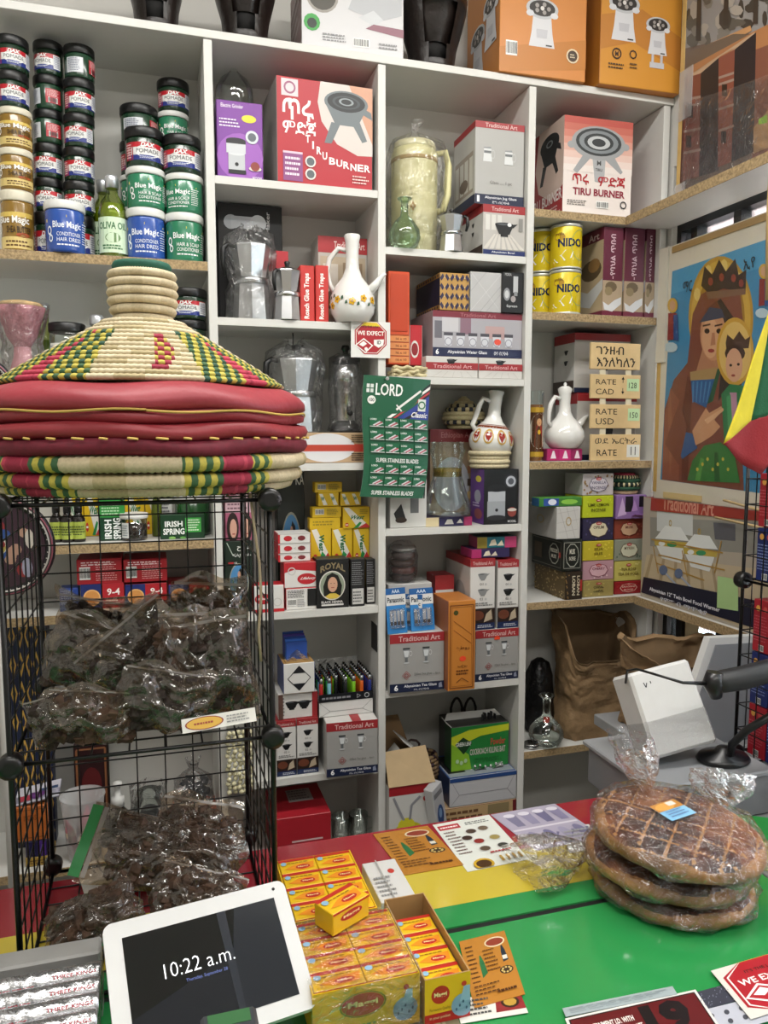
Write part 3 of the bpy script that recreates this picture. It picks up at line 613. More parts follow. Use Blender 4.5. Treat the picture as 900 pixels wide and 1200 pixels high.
def jebena(px, py_top, py_bot, wpx, y, z, label, decor, spout=1, handle=-1, rz=0.0, tilt=0.0, lid=False, name='coffee_pot', hs=1.0):
    x = atY(px, py_bot-15, y).x; r = abs(atY(px+wpx/2, py_bot-15, y).x-x); H = atY(px, py_top, y).z-z
    o = thing(name, label, 'coffee pot', (x, y, z+.001), 0, rot=(0, tilt, rz)); WH = M('e4e3df', .12, coat=.6)
    prof = [(r*.62, 0), (r*.7, H*.01), (r*.92, H*.10), (r, H*.20), (r*.95, H*.30), (r*.74, H*.42), (r*.44, H*.52), (r*.30, H*.62), (r*.27, H*.75), (r*.30, H*.92), (r*.36, H*.985), (r*.33, H), (r*.22, H*.97)]
    lathe_obj('body', prof, WH, o, n=32)
    s = handle
    MB().tube([(s*r*.28, 0, H*.83), (s*r*.6, 0, H*.86), (s*r*1.0*hs, 0, H*.74), (s*r*1.12*hs, 0, H*.60), (s*r*.98, 0, H*.44), (s*r*.80, 0, H*.36)], [r*.10, r*.11, r*.12, r*.115, r*.11, r*.12], 10).build('handle', WH, o)
    if spout:
        s = spout; MB().tube([(s*r*.7, 0, H*.34), (s*r*1.05, 0, H*.44), (s*r*1.28, 0, H*.52), (s*r*1.45, 0, H*.56)], [r*.24, r*.17, r*.11, r*.07], 10).build('spout', WH, o)
    if lid:
        lathe_obj('lid', [(r*.33, H*.985), (r*.36, H*1.0), (r*.2, H*1.04), (r*.06, H*1.05), (r*.09, H*1.08), (r*.03, H*1.11)], WH, o, n=20)
    def rad(zz):
        for (r0, z0), (r1, z1) in zip(prof[:-1], prof[1:]):
            if z0 <= zz <= z1: return r0+(r1-r0)*(zz-z0)/max(z1-z0, 1e-6)
        return r
    if decor: P = Print(1, 1); decor(P); P.build('print', o, cyl_map(rad, H*.05, H*.45, -180, 0), .15, .0006, .0001)
    return o
def dec_flowers(P):
    for u, v, c in ((.12, .40, 'd6a51e'), (.24, .28, 'd6a51e'), (.34, .42, 'd6a51e'), (.56, .36, 'd6a51e'), (.72, .44, 'd6a51e'), (.88, .42, 'd6a51e')):
        for k in range(5): P.e(u+.030*math.cos(k*1.257), v+.062*math.sin(k*1.257), .019, .04, c, 8)
        P.e(u, v, .014, .03, '8a5a18', 8)
    for u, v in ((.17, .25), (.28, .5), (.42, .44), (.48, .32), (.64, .28), (.80, .28), (.93, .3), (.22, .46)): P.poly([(u-.02, v-.03), (u+.02, v-.01), (u+.012, v+.07), (u-.012, v+.05)], '3e5a46')
jebena(413, 276, 374, 52, .02, Z, 'white jebena coffee pot with yellow flowers', dec_flowers, 1, -1, rz=-.45)
# ---------------------------------------------------------------- third level
Z = Z2[2]
def pr_plate(P):
    P.r(0, .36, 1, .62, 'b23a2a'); P.e(.58, .5, .30, .48, 'd5d4d6', 26)
    P.r(0, .40, .29, .60, 'b23a2a'); P.r(.28, .38, .88, .60, 'b8402e')
    for u in (.2, .24, .9, .95): P.lines(u-.06, .05, u+.06, .34, 4, '3a2a20'); P.lines(u-.06, .66, u+.06, .95, 4, '4a3a20')
zp = atY(385, 507, .02).z
carton('plate_box', 'tan gift box with white plate and red band under the wrapped moka pot', 'box', 318, 429, 507, Z, .02, .16, ('b79a78', 'a88a68', 'cfc6bc'), {'f': pr_plate}, pym=525)
moka(348, 405, 508, 50, .09, zp, 'moka pot with black handle in clear bag on the plate box', wrap=True, rz=.2, scale_handle=.95)
p = atY(406, 460, .08); H = atY(406, 405, .08).z-zp; o = thing('filter_pot', 'small metal filter pot with black knob in clear film', 'coffee pot', (p.x, .09, zp+.001))
lathe_obj('stand', [(.046, 0), (.048, .006), (.040, .02), (.03, .03)], M('19191b', .4), o)
lathe_obj('body', [(.026, .03), (.03, .035), (.030, .075), (.034, .08), (.034, H*.55), (.038, H*.56), (.038, H*.80)], CHROME, o); lathe_obj('lid', [(.040, H*.80), (.040, H*.84), (.030, H*.88), (.008, H*.9), (.008, H*.94), (.013, H*.96), (.010, H)], BLACKP, o)
lathe_obj('tap', [(.006, 0), (.008, .002), (.008, .012), (.004, .014)], BLACKP, o, loc=(0, -.042, .055)); o.children[-1].rotation_euler = (PI/2, 0, 0)
lathe_obj('wrapping', [(.05, .004), (.046, .05), (.05, .12), (.044, H*.86), (.02, H*.92)], CLEAR, o, cap=False, fn=lambda q, a, j: (q.x*(1+.1*math.sin(5*a+j*2)), q.y*(1+.1*math.sin(5*a+j*2)), q.z))
p = atY(296, 440, .08); o = thing('film_bundle', 'small metal cup bundled in clear film behind the basket lid', 'cup', (p.x, .09, Z+.001)); H = atY(287, 447, .09).z-Z
lathe_obj('cup', [(.03, 0), (.032, .005), (.038, H)], CHROME, o, cap=False); lathe_obj('wrapping', [(.038, 0), (.040, H*.9), (.03, H*1.04), (.01, H*1.05)], CLEAR, o, cap=False, fn=lambda q, a, j: (q.x*(1+.12*math.sin(5*a+j*2)), q.y*(1+.12*math.sin(5*a+j*2)), q.z+.006*math.sin(4*a)))
p = atY(343, 378, .10); tag(MB().tube([(p.x, .1, Z2[1]-TH-.001), (p.x+.001, .1, Z2[1]-TH-.02), (p.x-.002, .1, Z2[1]-TH-.05)], .0022, 6).build('hanging_wire', BLACKP), 'short black wire hanging under the shelf above the moka pot', 'wire')
# age-check sticker on the divider
def pr_octa(P, c=(.5, .56), R_=.44, small=True):
    def octa(r_): return [(c[0]+r_*math.cos(PI/8+k*PI/4), c[1]+r_*P.w/P.h*math.sin(PI/8+k*PI/4)) for k in range(8)]
    P.poly(octa(R_), 'a8202a'); P.poly(octa(R_*.93), 'e8e4dc'); P.poly(octa(R_*.89), 'a8202a')
    o = octa(R_*.89); P.poly([o[1], o[2], (o[3][0]*.5+o[2][0]*.5, o[3][1]*.42+o[2][1]*.58), (o[0][0]*.5+o[1][0]*.5, o[0][1]*.42+o[1][1]*.58)], 'e0c02c')
    P.t("IT'S THE LAW", .30, c[1]+.27, .70, c[1]+.33, '1d1a10', .02); P.t('WE EXPECT', .16, c[1]+.06, .84, c[1]+.18, 'f2efe8', .02)
    P.poly([(.58, .50), (.84, .52), (.82, .36), (.70, .28), (.58, .36)], 'eeece8'); P.t('ID', .66, .38, .76, .48, '202020', .03)
    P.poly([(.10, .34), (.32, .54), (.56, .34), (.36, .12)], 'eeece8'); P.poly([(.14, .34), (.32, .50), (.52, .34), (.36, .16)], 'a8202a'); P.poly([(.2, .36), (.32, .46), (.40, .38), (.3, .3)], 'eeece8'); P.e(.38, .24, None, .05, 'eeece8', 10)
a = atY(411, 376, -.004); b = atY(457, 420, -.004); w = b.x-a.x; h = a.z-b.z
o = tag(MB().box(0, 0, 0, w, .0012, h).build('age_sticker', M('dddcd8', .5), None, (a.x, -.0055, b.z)), 'white card with red octagon age-check sign on the divider', 'sign')
P = Print(w, h); pr_octa(P); P.build('print', o, planar((0, 0, 0), (w, 0, 0), (0, 0, h)))
# razor blade display card hanging from a nail
a = atY(421, 438, -.03); b = atY(500, 580, -.03); w = b.x-a.x; h = a.z-b.z
card = thing('blade_card', 'green hanging card of razor blade packets', 'card', (a.x, -.03, b.z), rot=(math.radians(-3), math.radians(3), 0))
GR = M('14573a', .35)
MB().grid(lambda u, v: (u*w*(.94+.06*v)+.012*math.sin(v*5)*(1-v), -.006*math.sin(u*PI), v*h), 8, 10).build('card_front', GR, card)
MB().grid(lambda u, v: ((1-u)*w*(.94+.06*v)+.012*math.sin(v*5)*(1-v), .0012-.006*math.sin((1-u)*PI), v*h), 8, 10).build('card_back', M('c9c7c2', .6), card)
def cm(u, v, d): return (u*w*(.94+.06*v)+.012*math.sin(v*5)*(1-v), -.006*math.sin(u*PI)-.0008-d, v*h)
P = Print(w, h)
P.poly([(.36, .66), (1, .97), (1, .80), (.70, .66)], '101010'); P.poly([(.36, .66), (.42, .66), (1, .92), (1, .945)], 'e6e4e0'); P.poly([(.45, .66), (.49, .66), (1, .885), (1, .905)], 'b03038'); P.poly([(.52, .66), (1, .66), (1, .865)], '26388a')
P.line([(.50, .73), (.86, .90)], .018, 'e2e0dc'); P.line([(.5, .77), (.58, .72)], .012, 'e2e0dc'); P.t('Classic', .72, .675, .97, .72, 'eceae6', .02, shear=.1); P.r(.83, .73, .95, .83, 'd4d8d2'); P.ring(.89, .78, None, .035, .35, '2e6a44', 12)
P.r(.05, .86, .15, .93, 'd8dcd8'); P.line([(.05, .895), (.15, .895)], .008, '14573a'); P.line([(.10, .86), (.10, .93)], .008, '14573a'); P.t('LORD', .18, .84, .58, .94, 'eef0ec', .02); P.e(.13, .80, None, .035, 'e8e8e2', 16); P.t('100', .09, .785, .17, .815, '333333', .02)
P.t('SUPER STAINLESS BLADES', .18, .29, .84, .325, 'e6e8e4', .02); P.t('SUPER STAINLESS BLADES', .16, .02, .82, .055, 'e6e8e4', .02)
P.build('print', card, cm, .35, .0002, .00008)
for r_, v in enumerate((.58, .475, .37, .20, .10)):
    for c_ in range(4):
        u = .10+c_*.225; q = Print(1, 1)
        pk = MB(); P0 = [cm(u+dx_, v+dz_, .0002) for dx_, dz_ in ((0, 0), (.205, 0), (.205, .075), (0, .075))]; P1 = [(x, y-.0035, z) for x, y, z in P0]
        pk.v = P0+P1
        for f in ((4, 5, 6, 7), (0, 1, 5, 4), (1, 2, 6, 5), (2, 3, 7, 6), (3, 0, 4, 7)): pk.face(f)
        o = pk.build('blade_packet', M('18603f', .3), card)
        q.t('LORD', .05, .72, .5, .92, 'e8eae6', .02); q.line([(.25, .15), (.75, .6)], .12, 'cfcdd0'); q.line([(.4, .12), (.9, .55)], .10, 'b8485a'); q.line([(.5, .1), (.95, .42)], .08, 'd8d8da'); q.r(0, 0, 1, .07, 'd6d8d4')
        q.build('print', o, lambda uu, vv, d, u=u, v=v: cm(u+.205*uu, v+.075*vv, .0042+d), .3, .0001, .00005)
p = atY(452, 444, -.03); tag(MB().tube([(p.x, -.045, p.z), (p.x, -.0005, p.z)], .0022, 8).lathe([(.005, 0), (.005, .002)], 10, c=(p.x, -.046, p.z), T=Matrix.Rotation(PI/2, 4, 'X')).build('nail', CHROME), 'small steel nail holding the green blade card', 'nail')
# ---------------------------------------------------------------- fourth level
Z = Z2[3]
def pr_woman(P, name=None, oval='4a86b8', robe='0d0d10'):
    P.e(.5, .42, .36, .27, '9a9a8a', 24); P.e(.5, .42, .33, .25, oval, 24)
    P.poly([(.34, .24), (.70, .22), (.72, .42), (.64, .58), (.54, .62), (.46, .54), (.42, .4)], robe); P.e(.51, .53, .055, .05, 'c79a80', 12); P.poly([(.34, .30), (.42, .36), (.40, .42), (.30, .36)], '3a6a98'); P.line([(.3, .34), (.28, .46)], .012, '5a8a4a')
    P.r(.22, .135, .78, .16, 'a08a5a')
    for u in (.3, .5, .7): P.e(u, .08, .06, .03, '5a7a3a' if u < .6 else '6a5a3a', 10)
    if name == 'head':
        P.line([(.08, .98), (.3, .8)], .01, 'b8c4b8'); P.t('حناء', .45, .86, .9, .95, 'e6e6e2', .02); P.t('هندي سوداء', .3, .77, .96, .84, 'e6e6e2', .02); P.r(.12, .685, .32, .71, 'b02a30'); P.t('OIL', .34, .68, .46, .71, 'e6e6e2', .01)
    if name: P.t('KA', .68, .90, .98, .98, 'e8e8e4', .01) if name == 'ka' else None
carton('henna_box', 'tall dark green box with blue oval portrait seen through the rack wires', 'box', 264, 296, 634, Z, .035, .06, '14251a', {'f': lambda P: pr_woman(P, 'head')}, 'portrait hair dye boxes', pym=680)
zq = DIM['henna_box'][2]+Z
def pr_pinkface(P):
    P.r(0, .55, 1, 1, 'c9a8b0'); P.lines(.08, .6, .9, .92, 4, '7a5a66'); P.r(.1, .9, .4, .96, '8a2a3a')
    for u in (.26, .74): P.e(u, .26, .22, .30, '2a1a1a', 18); P.e(u+.02, .24, .13, .19, 'd0a08c', 16); P.r(u-.02, .12, u+.08, .145, 'a04a4a')
carton('hair_dye_box', 'pink box with two portrait faces on top of the dark green box', 'box', 264, 296, 574, zq+.001, .04, .06, 'b0607c', {'f': pr_pinkface}, pym=600)
carton('henna_box', 'tall black box with blue oval portrait under the wrapped moka pot shelf', 'box', 325, 357, 553, Z, .16, .05, '151a16', {'f': lambda P: pr_woman(P, 'ka')}, 'portrait hair dye boxes', h=None, pym=600)
def pr_soapend(P): P.r(0, 0, .06, 1, 'b8222c'); P.e(.30, .5, .13, .28, 'b8222c', 14); P.e(.72, .5, .12, .26, '7a2a30', 12); P.t('<', .48, .4, .54, .6, '888888'); P.r(0, .9, 1, 1, 'c8c6c2')
def pr_soap(P): P.poly([(0, 1), (0, .6), (.3, .72), (1, .62), (1, 1)], 'b8222c'); P.e(.66, .34, .28, .22, 'b8222c', 20); P.t('Lifebuoy', .44, .28, .88, .42, 'f0ecea', .02, shear=.2); P.ring(.22, .66, None, .16, .25, 'c8c4c0', 14)
def pr_soapback(P): P.lines(.06, .55, .6, .92, 5, '5a5a5e'); P.barcode(.06, .2, .32, .5); P.r(.68, .15, .98, .95, '17171a'); P.lines(.36, .12, .62, .5, 5, '8a8a8e')
carton('soap_box', 'white soap box with barcode, at the bottom of the soap pile', 'box', 335, 372, 689, Z, .02, .07, ('dcdad6', 'b8222c', 'b8222c'), {'f': pr_soapback}, 'red and white soap boxes', pym=702)
z5 = Z+DIM['soap_box.002'][2] if 'soap_box.002' in DIM else Z+.06
carton('soap_box', 'red and white soap box with oval logo in the middle of the pile', 'box', 333, 373, 659, z5+.0008, .022, .07, ('dcdad6', 'b8222c', 'b8222c'), {'f': pr_soap}, 'red and white soap boxes', pym=675)
z6 = z5+.0008+list(DIM.values())[-1][2]
for i in range(3):
    carton('soap_box', f'slim white soap box lying flat, {("lowest","middle","top")[i]} of three on the pile', 'box', 326, 364, (648.5, 637, 625)[i], z6+.001, .035, .08, ('dcdad6', 'b8222c', 'd8d6d2'), {'f': pr_soapend}, 'red and white soap boxes', pym=645); z6 += .001+list(DIM.values())[-1][2]
carton('soap_box', 'red and white soap box beside the pile, partly behind the rack post', 'box', 297, 333, 686, Z, .012, .06, ('dcdad6', 'b8222c', 'b8222c'), {'f': lambda P: (P.e(.32, .5, .28, .2, 'b8222c', 18), P.t('Lifebuoy', .1, .44, .54, .56, 'f0ecea', .02), P.ring(.78, .36, None, .16, .2, 'c8c4c0', 12), P.r(0, 0, 1, .12, 'b8222c'))}, 'red and white soap boxes', pym=700)
def pr_royal(P):
    P.t('ROYAL', .12, .80, .88, .93, '8a7a5a', .03, arc=-.08); P.e(.48, .46, .40, .30, 'd8d4cc', 28); P.e(.48, .46, .37, .275, '8f9a86', 28)
    P.poly([(.22, .25), (.74, .25), (.78, .45), (.66, .66), (.48, .72), (.32, .66), (.2, .45)], '14100e'); P.e(.49, .48, .15, .155, 'cf9f84', 18); P.poly([(.26, .24), (.40, .30), (.58, .30), (.72, .24), (.6, .19), (.38, .19)], 'd6b84a'); P.r(.44, .41, .54, .425, 'a04040'); P.r(.42, .50, .46, .51, '2a1a14'); P.r(.52, .50, .56, .51, '2a1a14')
    P.t('BLACK HENNA', .14, .10, .80, .15, 'e8e6e2', .02); P.r(.14, .05, .82, .085, 'd8d6d2')
carton('henna_box', 'black hair dye box with woman in oval frame', 'box', 371, 409, 655, Z, .012, .06, '111113', {'f': pr_royal}, pym=685)
for i in range(2):
    carton('henna_box', ('black box turned to its white small print, next to the portrait box', 'black box turned to its white small print, against the divider')[i], 'box', (411, 429)[i], (427.5, 443)[i], 655, Z, (.012, .03)[i], .04, '161618', {'f': lambda P: (P.lines(.08, .45, .92, .95, 12, '8a8a8e', .35), P.r(.1, .05, .9, .38, 'c8c6c2'), P.lines(.14, .08, .86, .34, 4, '505054'))}, 'small print boxes', pym=685)
# yellow remedy boxes
def westbox(i, lab, px0, px1, pyt, z, y, pr=pr_west, dp=.035): return carton('remedy_box', lab, 'box', px0, px1, pyt, z, y, dp, 'd9b41e', {'f': pr}, 'yellow remedy boxes', pym=pyt+12)
def pr_westback(P): P.barcode(.1, .3, .4, .8); P.lines(.5, .2, .92, .85, 5, '8a7a20')
ks = ('beside the soap pile', 'middle one', 'beside the divider')
zB = Z
for i in range(3): westbox(i, f'upright yellow remedy box, {ks[i]}, bottom of the pile', 364+i*26, 389+i*26, 655, Z, .10)   # hidden base row
zB = Z+list(DIM.values())[-1][2]+.001
def pr_west_up(P):
    P.poly([(.05, .95), (.30, .98), (.98, .08), (.60, .02)], 'e4e2da'); P.poly([(.60, .02), (.98, .02), (.98, .08), (.84, .26)], 'c23030'); P.poly([(.4, .02), (.60, .02), (.72, .18), (.55, .30)], '1f8a44'); P.t('West', .40, .30, .66, .80, '1d6b3a', .04, rot=-90); P.e(.22, .14, .10, .08, 'c23030', 12); P.r(.16, .125, .28, .155, 'f0eee6')
for i in range(3): westbox(i, f'upright yellow remedy box with diagonal stripe, {ks[i]}, second row', 364+i*25, 388+i*25, 619, zB, .09, pr_west_up)
zC = zB+list(DIM.values())[-1][2]+.001
westbox(0, 'flat yellow remedy box lying on its side in the third row', 363, 399, 607, zC, .09, lambda P: P.lines(.1, .3, .9, .8, 2, '9a8420'))
zD = zC+list(DIM.values())[-1][2]+.001
westbox(0, 'yellow remedy box with barcode in the upper pile', 366, 400, 594, zD, .09, pr_westback)
westbox(0, 'large yellow remedy box with green lettering facing forward', 402, 437, 594, zC, .085, pr_west)
zE = zD+.001+[v for k_, v in DIM.items()][-2][2]
for i in range(2): westbox(i, ('pair of striped yellow remedy packs, one farther from the divider', 'pair of striped yellow remedy packs, one nearer the divider')[i], (373, 399)[i], (397, 423)[i], 577, zE, .095, lambda P: (P.poly([(.05, .9), (.2, .9), (.45, .1), (.25, .1)], 'e4e2da'), P.poly([(.55, .9), (.7, .9), (.95, .1), (.75, .1)], 'e4e2da'), P.t('W', .12, .4, .3, .7, '1d6b3a', .04), P.t('W', .62, .4, .8, .7, '1d6b3a', .04)))
zF = zE+list(DIM.values())[-1][2]+.001
westbox(0, 'small yellow remedy box on the very top of the pile', 369, 401, 565, zF, .095, pr_westback)
# black card on the divider side
a = atY(440, 740, .03)
tag(MB().box(-.0015, -.03, -.04, 0, .03, .04).build('black_card', M('141416', .4), None, (DX[2]-DT/2-.0005, .04, Z-.1)), 'small black card stuck inside the divider above the tea glass box', 'card')
# ---------------------------------------------------------------- fifth level
Z = Z2[4]
def tea_glass(P, u, v, s):
    a = s*P.h/P.w
    P.poly([(u-.22*a, v+.5*s), (u+.22*a, v+.5*s), (u+.13*a, v-.1*s), (u-.13*a, v-.1*s)], '8b8f92'); P.poly([(u-.17*a, v+.32*s), (u+.17*a, v+.32*s), (u+.11*a, v-.06*s), (u-.11*a, v-.06*s)], 'cfd3d4'); P.r(u-.22*a, v+.4*s, u+.22*a, v+.5*s, '3a3d40'); P.r(u-.08*a, v-.4*s, u+.08*a, v-.1*s, '6a6e70'); P.e(u, v-.42*s, .18*a, .05*s, 'b9bcbe', 12); P.ring(u+.26*a, v+.15*s, .1*a, .16*s, .25, 'c8c8c8', 12)
def pr_tea(P):
    P.r(0, .84, 1, 1, '9c2b30'); P.t('Traditional Art', .16, .87, .92, .96, 'd8b8b4', .01); P.r(0, 0, 1, .15, '1b2440'); P.t('6', .08, .03, .15, .13, 'f0f0f0', .03); P.t('Abyssinian Tea Glass', .26, .065, .86, .125, 'e6e6ea', .01); P.t('ስኒ ብርጭቆ', .44, .015, .72, .05, 'd6d6da'); P.poly([(.90, .04), (.97, .04), (.95, .13), (.90, .11)], '8a90a4')
    tea_glass(P, .30, .62, .28); tea_glass(P, .66, .62, .28); P.ring(.30, .29, None, .075, .16, '9a4a4a', 4); P.ring(.30, .29, None, .035, .4, '9a4a4a', 10); P.t('220ml Tea glass ... 6pcs', .44, .27, .92, .32, '55534f')
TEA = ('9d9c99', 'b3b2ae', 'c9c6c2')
def bowl(P, u, v, s, c='17181a'):
    a = s*P.h/P.w; P.poly([(u-.5*a, v+.28*s), (u+.5*a, v+.28*s), (u+.28*a, v-.18*s), (u-.28*a, v-.18*s)], c); P.e(u, v+.28*s, .5*a, .1*s, c, 16); P.r(u-.2*a, v-.3*s, u+.2*a, v-.16*s, c); P.poly([(u+.42*a, v+.3*s), (u+.72*a, v+.34*s), (u+.45*a, v+.12*s)], c); P.e(u-.1*a, v+.29*s, .3*a, .05*s, '55585c', 12)
def pr_bowlpack(P, w_='17181a'):
    P.r(0, .89, 1, 1, '9c2b30'); P.t('Traditional Art', .1, .915, .9, .965, 'd8b8b4', .01); bowl(P, .5, .74, .15, w_); P.t('01', .38, .625, .52, .66, '444444'); P.e(.62, .64, .05, .018, 'bbbbbb', 8); bowl(P, .5, .52, .15, w_); P.t('02', .38, .415, .52, .45, '444444'); P.e(.62, .43, .05, .018, 'bbbbbb', 8)
    P.lines(.1, .33, .9, .39, 2, '6a6a6a'); P.r(0, 0, 1, .30, '2a1c16'); P.e(.30, .20, .26, .07, '6a3a28', 14); P.poly([(.55, .10), (.9, .14), (.85, .28), (.65, .22)], 'b8a890'); P.r(0, 0, 1, .09, '1b2a50'); P.lines(.3, .02, .9, .07, 2, 'c8ccd8')
carton('tea_glass_box', 'grey tea glass box with red header beside the small bowl boxes', 'box', 383, 448, 845, Z, -.03, .2, TEA, {'f': pr_tea, 't': lambda P: (P.r(.5, 0, .68, 1, '9c2b30'), P.r(.05, .3, .4, .9, 'b5b3b0'))}, 'tea glass boxes', pym=880, rz=math.radians(-3))
for i in range(2): carton('bowl_box', ('small white bowl box beside the rack post', 'small white bowl box beside the grey tea glass box')[i], 'box', (324, 348)[i], (347, 373)[i], (845, 842)[i], Z, .02, .14, ('d8d6d2', 'c8c6c2', 'd2d0cc'), {'f': pr_bowlpack, 't': lambda P: P.r(0, 0, 1, .5, '9c2b30')}, 'small bowl boxes', pym=870)
zb1 = Z+DIM['bowl_box'][2]+.002
def pr_side(P): P.r(.86, 0, 1, 1, '9c2b30'); bowl(P, .34, .5, .5); bowl(P, .66, .5, .5); P.lines(.05, .1, .16, .9, 6, '6a6a6a'); P.r(0, 0, .12, 1, '5a4038')
carton('bowl_box', 'white bowl box lying on its side on the two upright ones', 'box', 326, 372, 812, zb1, .03, .12, ('d8d6d2', 'c8c6c2', 'd2d0cc'), {'f': pr_side}, 'small bowl boxes', pym=825)
zb2 = zb1+DIM['bowl_box.002'][2]+.002
def pr_diamond(P): P.line([(.5, .9), (.86, .5), (.5, .1), (.14, .5), (.5, .9)], .025, '22242a'); P.poly([(.5, .9), (.70, .67), (.30, .67)], '1a1c22'); P.poly([(.5, .1), (.70, .33), (.30, .33)], '1a1c22')
o = carton('display_box', 'white display box with black diamond mark holding blue cards', 'box', 332, 369, 777, zb2, .02, .11, ('d9d8d4', '2a3c78', 'b08a50'), {'f': pr_diamond}, pym=795)
H = DIM[o.name][2]
for k in range(5): MB().cbox(-.032, .03+k*.014, H-.02, .03, .036+k*.014, H+.055+.004*k, .001).build('blue_card', M(('2b4fa0', '3a6ac0', '1f3a80', '4a3a8a', '2b4fa0')[k], .35), o)
MB().grid(lambda u, v: (-.037+.074*u, .002+.10*v, H+.002+.035*abs(math.sin(7*u+9*v))*(1-abs(2*u-1))), 14, 14).build('torn_film', CLEAR, o)
MB().box(-.037, .002, H+.0005, .037, .028, H+.004).build('tan_flap', M('b08a50', .7), o)
# lighter tray
yl = .02
a = atY(374, 830, yl); b = atY(437, 830, yl); w = b.x-a.x; zt = Z+DIM['tea_glass_box'][2]+.002
tray = thing('lighter_tray', 'white and black display tray that held the lighters', 'tray', ((a.x+b.x)/2, yl, zt))
MB().cbox(-w/2, 0, 0, w/2, .15, .045, .001, (0, 1, 1)).build('tray_body', [M('d4d3d0', .45), M('16171b', .4)], tray)
P = Print(w, .045); P.line([(0, 1), (.2, .35), (.8, .35), (1, 1)], .03, '8a8a8a'); P.line([(.2, .35), (0, 0)], .03, '8a8a8a'); P.line([(.8, .35), (1, 0)], .03, '8a8a8a'); P.build('print', tray, planar((-w/2, 0, 0), (w, 0, 0), (0, 0, .045)))
MB().box(-w/2, -.002, .0455, w/2, .0, .068).build('front_rim', M('15171c', .35), tray)
P = Print(w, .022); P.lines(.05, .2, .6, .8, 1, '8a8a90'); P.ring(.72, .5, None, .35, .3, 'b8b8bc', 3); P.ring(.88, .5, None, .35, .3, 'b8b8bc', 10); P.build('print', tray, planar((-w/2, -.002, .0455), (w, 0, 0), (0, 0, .022)))
MB().box(-w/2-.002, 0, .046, -w/2, .15, .075).box(w/2, 0, .046, w/2+.002, .15, .11).box(-w/2, .15, .046, w/2, .152, .13).build('tray_side', CLEAR, tray)
lcols = ['b02a2a', '7ab8c8', '2e8a3c', '1a1a1e', '78b82a', 'c85a1e', '1f2f78', '2a2a80', '8a2a6a']
cs = ('red', 'pale blue', 'green', 'black', 'lime', 'orange', 'navy', 'royal blue', 'plum')
rngl = random.Random(5)
nx, ny = 7, 7
lm = {}
for j in range(ny):
    for i in range(nx):
        k = (i+ (0 if i > 2 else j)) % 7 if j else (0, 1, 3, 3, 4, 5, 6)[i]
        if j == 0 and i in (2,): continue
        c = lcols[k]
        x = -w/2+.008+i*(w-.016)/(nx-1); y = .010+j*.0205
        o = thing('lighter', f'{cs[k]} lighter, {("front row","second row","third row","fourth row","fifth row","sixth row","back row")[j]}, place {("one","two","three","four","five","six","seven")[i]} from the box of blue cards', 'lighter', ((a.x+b.x)/2+x, yl+y, zt+.046+.006*0), 0, 'lighters in the tray')
        if c not in lm:
            lm[c] = MB().lathe([(.0058, 0), (.0062, .002), (.0062, .05), (.0055, .052)], 10, sy=1.3).data('body', M(c, .25, coat=.4))
        obj('body', lm[c], o)
        if 'cap' not in lm: lm['cap'] = MB().lathe([(.0056, .0525), (.0060, .054), (.0060, .066), (.004, .068)], 10, sy=1.3).data('cap', M('b9bbbd', .25, 1.0)); lm['wheel'] = MB().box(-.003, -.004, .066, .003, .004, .0735).data('wheel', BLACKP)
        obj('cap', lm['cap'], o); obj('wheel', lm['wheel'], o)
# ---------------------------------------------------------------- bottom level
Z = Z2[5]
carton('red_box', 'flat red box on the bottom shelf behind the counter', 'box', 322, 388, 956, Z, .0, .2, 'a8202c', {'t': lambda P: (P.r(.35, .45, .8, .85, 'a9a7a4'), P.lines(.38, .5, .78, .82, 4, '6a6866')), 'f': lambda P: P.r(.3, .42, .85, .46, 'd8b8b8')}, pym=975)
for i, px in enumerate((400, 421)):
    p = atY(px, 985, .06); o = thing('tea_glass', ('clear tea glass on the bottom shelf near the red box', 'clear tea glass on the bottom shelf near the divider')[i], 'glass', (p.x, .07, Z+.001), 0, 'loose tea glasses')
    lathe_obj('bowl', [(.0, .002), (.024, .002), (.026, .006), (.03, .08), (.029, .08), (.024, .008)], GLASS, o, cap=False); MB().tube([(.028, 0, .065), (.045, 0, .06), (.045, 0, .03), (.027, 0, .022)], .003, 6).build('handle', GLASS, o)
# ================================================================ column three
Z = Z3[0]
p = atY(487, 250, .09); H = atY(487, 165, .09).z-Z
o = thing('thermos_jug', 'pale yellow thermos jug in a knotted clear plastic bag', 'jug', (p.x+.004, .115, Z+.001))
YEL = M('d9d3a0', .4)
lathe_obj('body', [(.062, 0), (.066, .006), (.068, H*.2), (.068, H*.86), (.066, H*.9), (.060, H*.95)], [YEL, M('d8d0b0', .4)], o, n=28)
lathe_obj('lid', [(.062, H*.93), (.063, H*.95), (.060, H*.99), (.02, H)], M('e0dbb4', .35), o, n=28)
lathe_obj('band', [(.0685, H*.81), (.069, H*.82), (.069, H*.835), (.0685, H*.845)], M('a58a52', .5), o, n=28)
MB().tube([(.055, -.02, H*.9), (.085, -.03, H*.92), (.095, -.032, H*.80), (.093, -.032, H*.55), (.08, -.028, H*.42), (.06, -.02, H*.40)], .010, 8).build('handle', YEL, o)
P = Print(1, 1)
for k in range(4): P.e(.45+.03*math.cos(k*1.6), .5+.03*math.sin(k*1.6), .02, .02, 'b98a3a', 8)
P.line([(.4, .7), (.47, .5), (.42, .35)], .006, '9a8a50'); P.build('print', o, cyl_map(.0685, 0, H*.8, -170, -40))
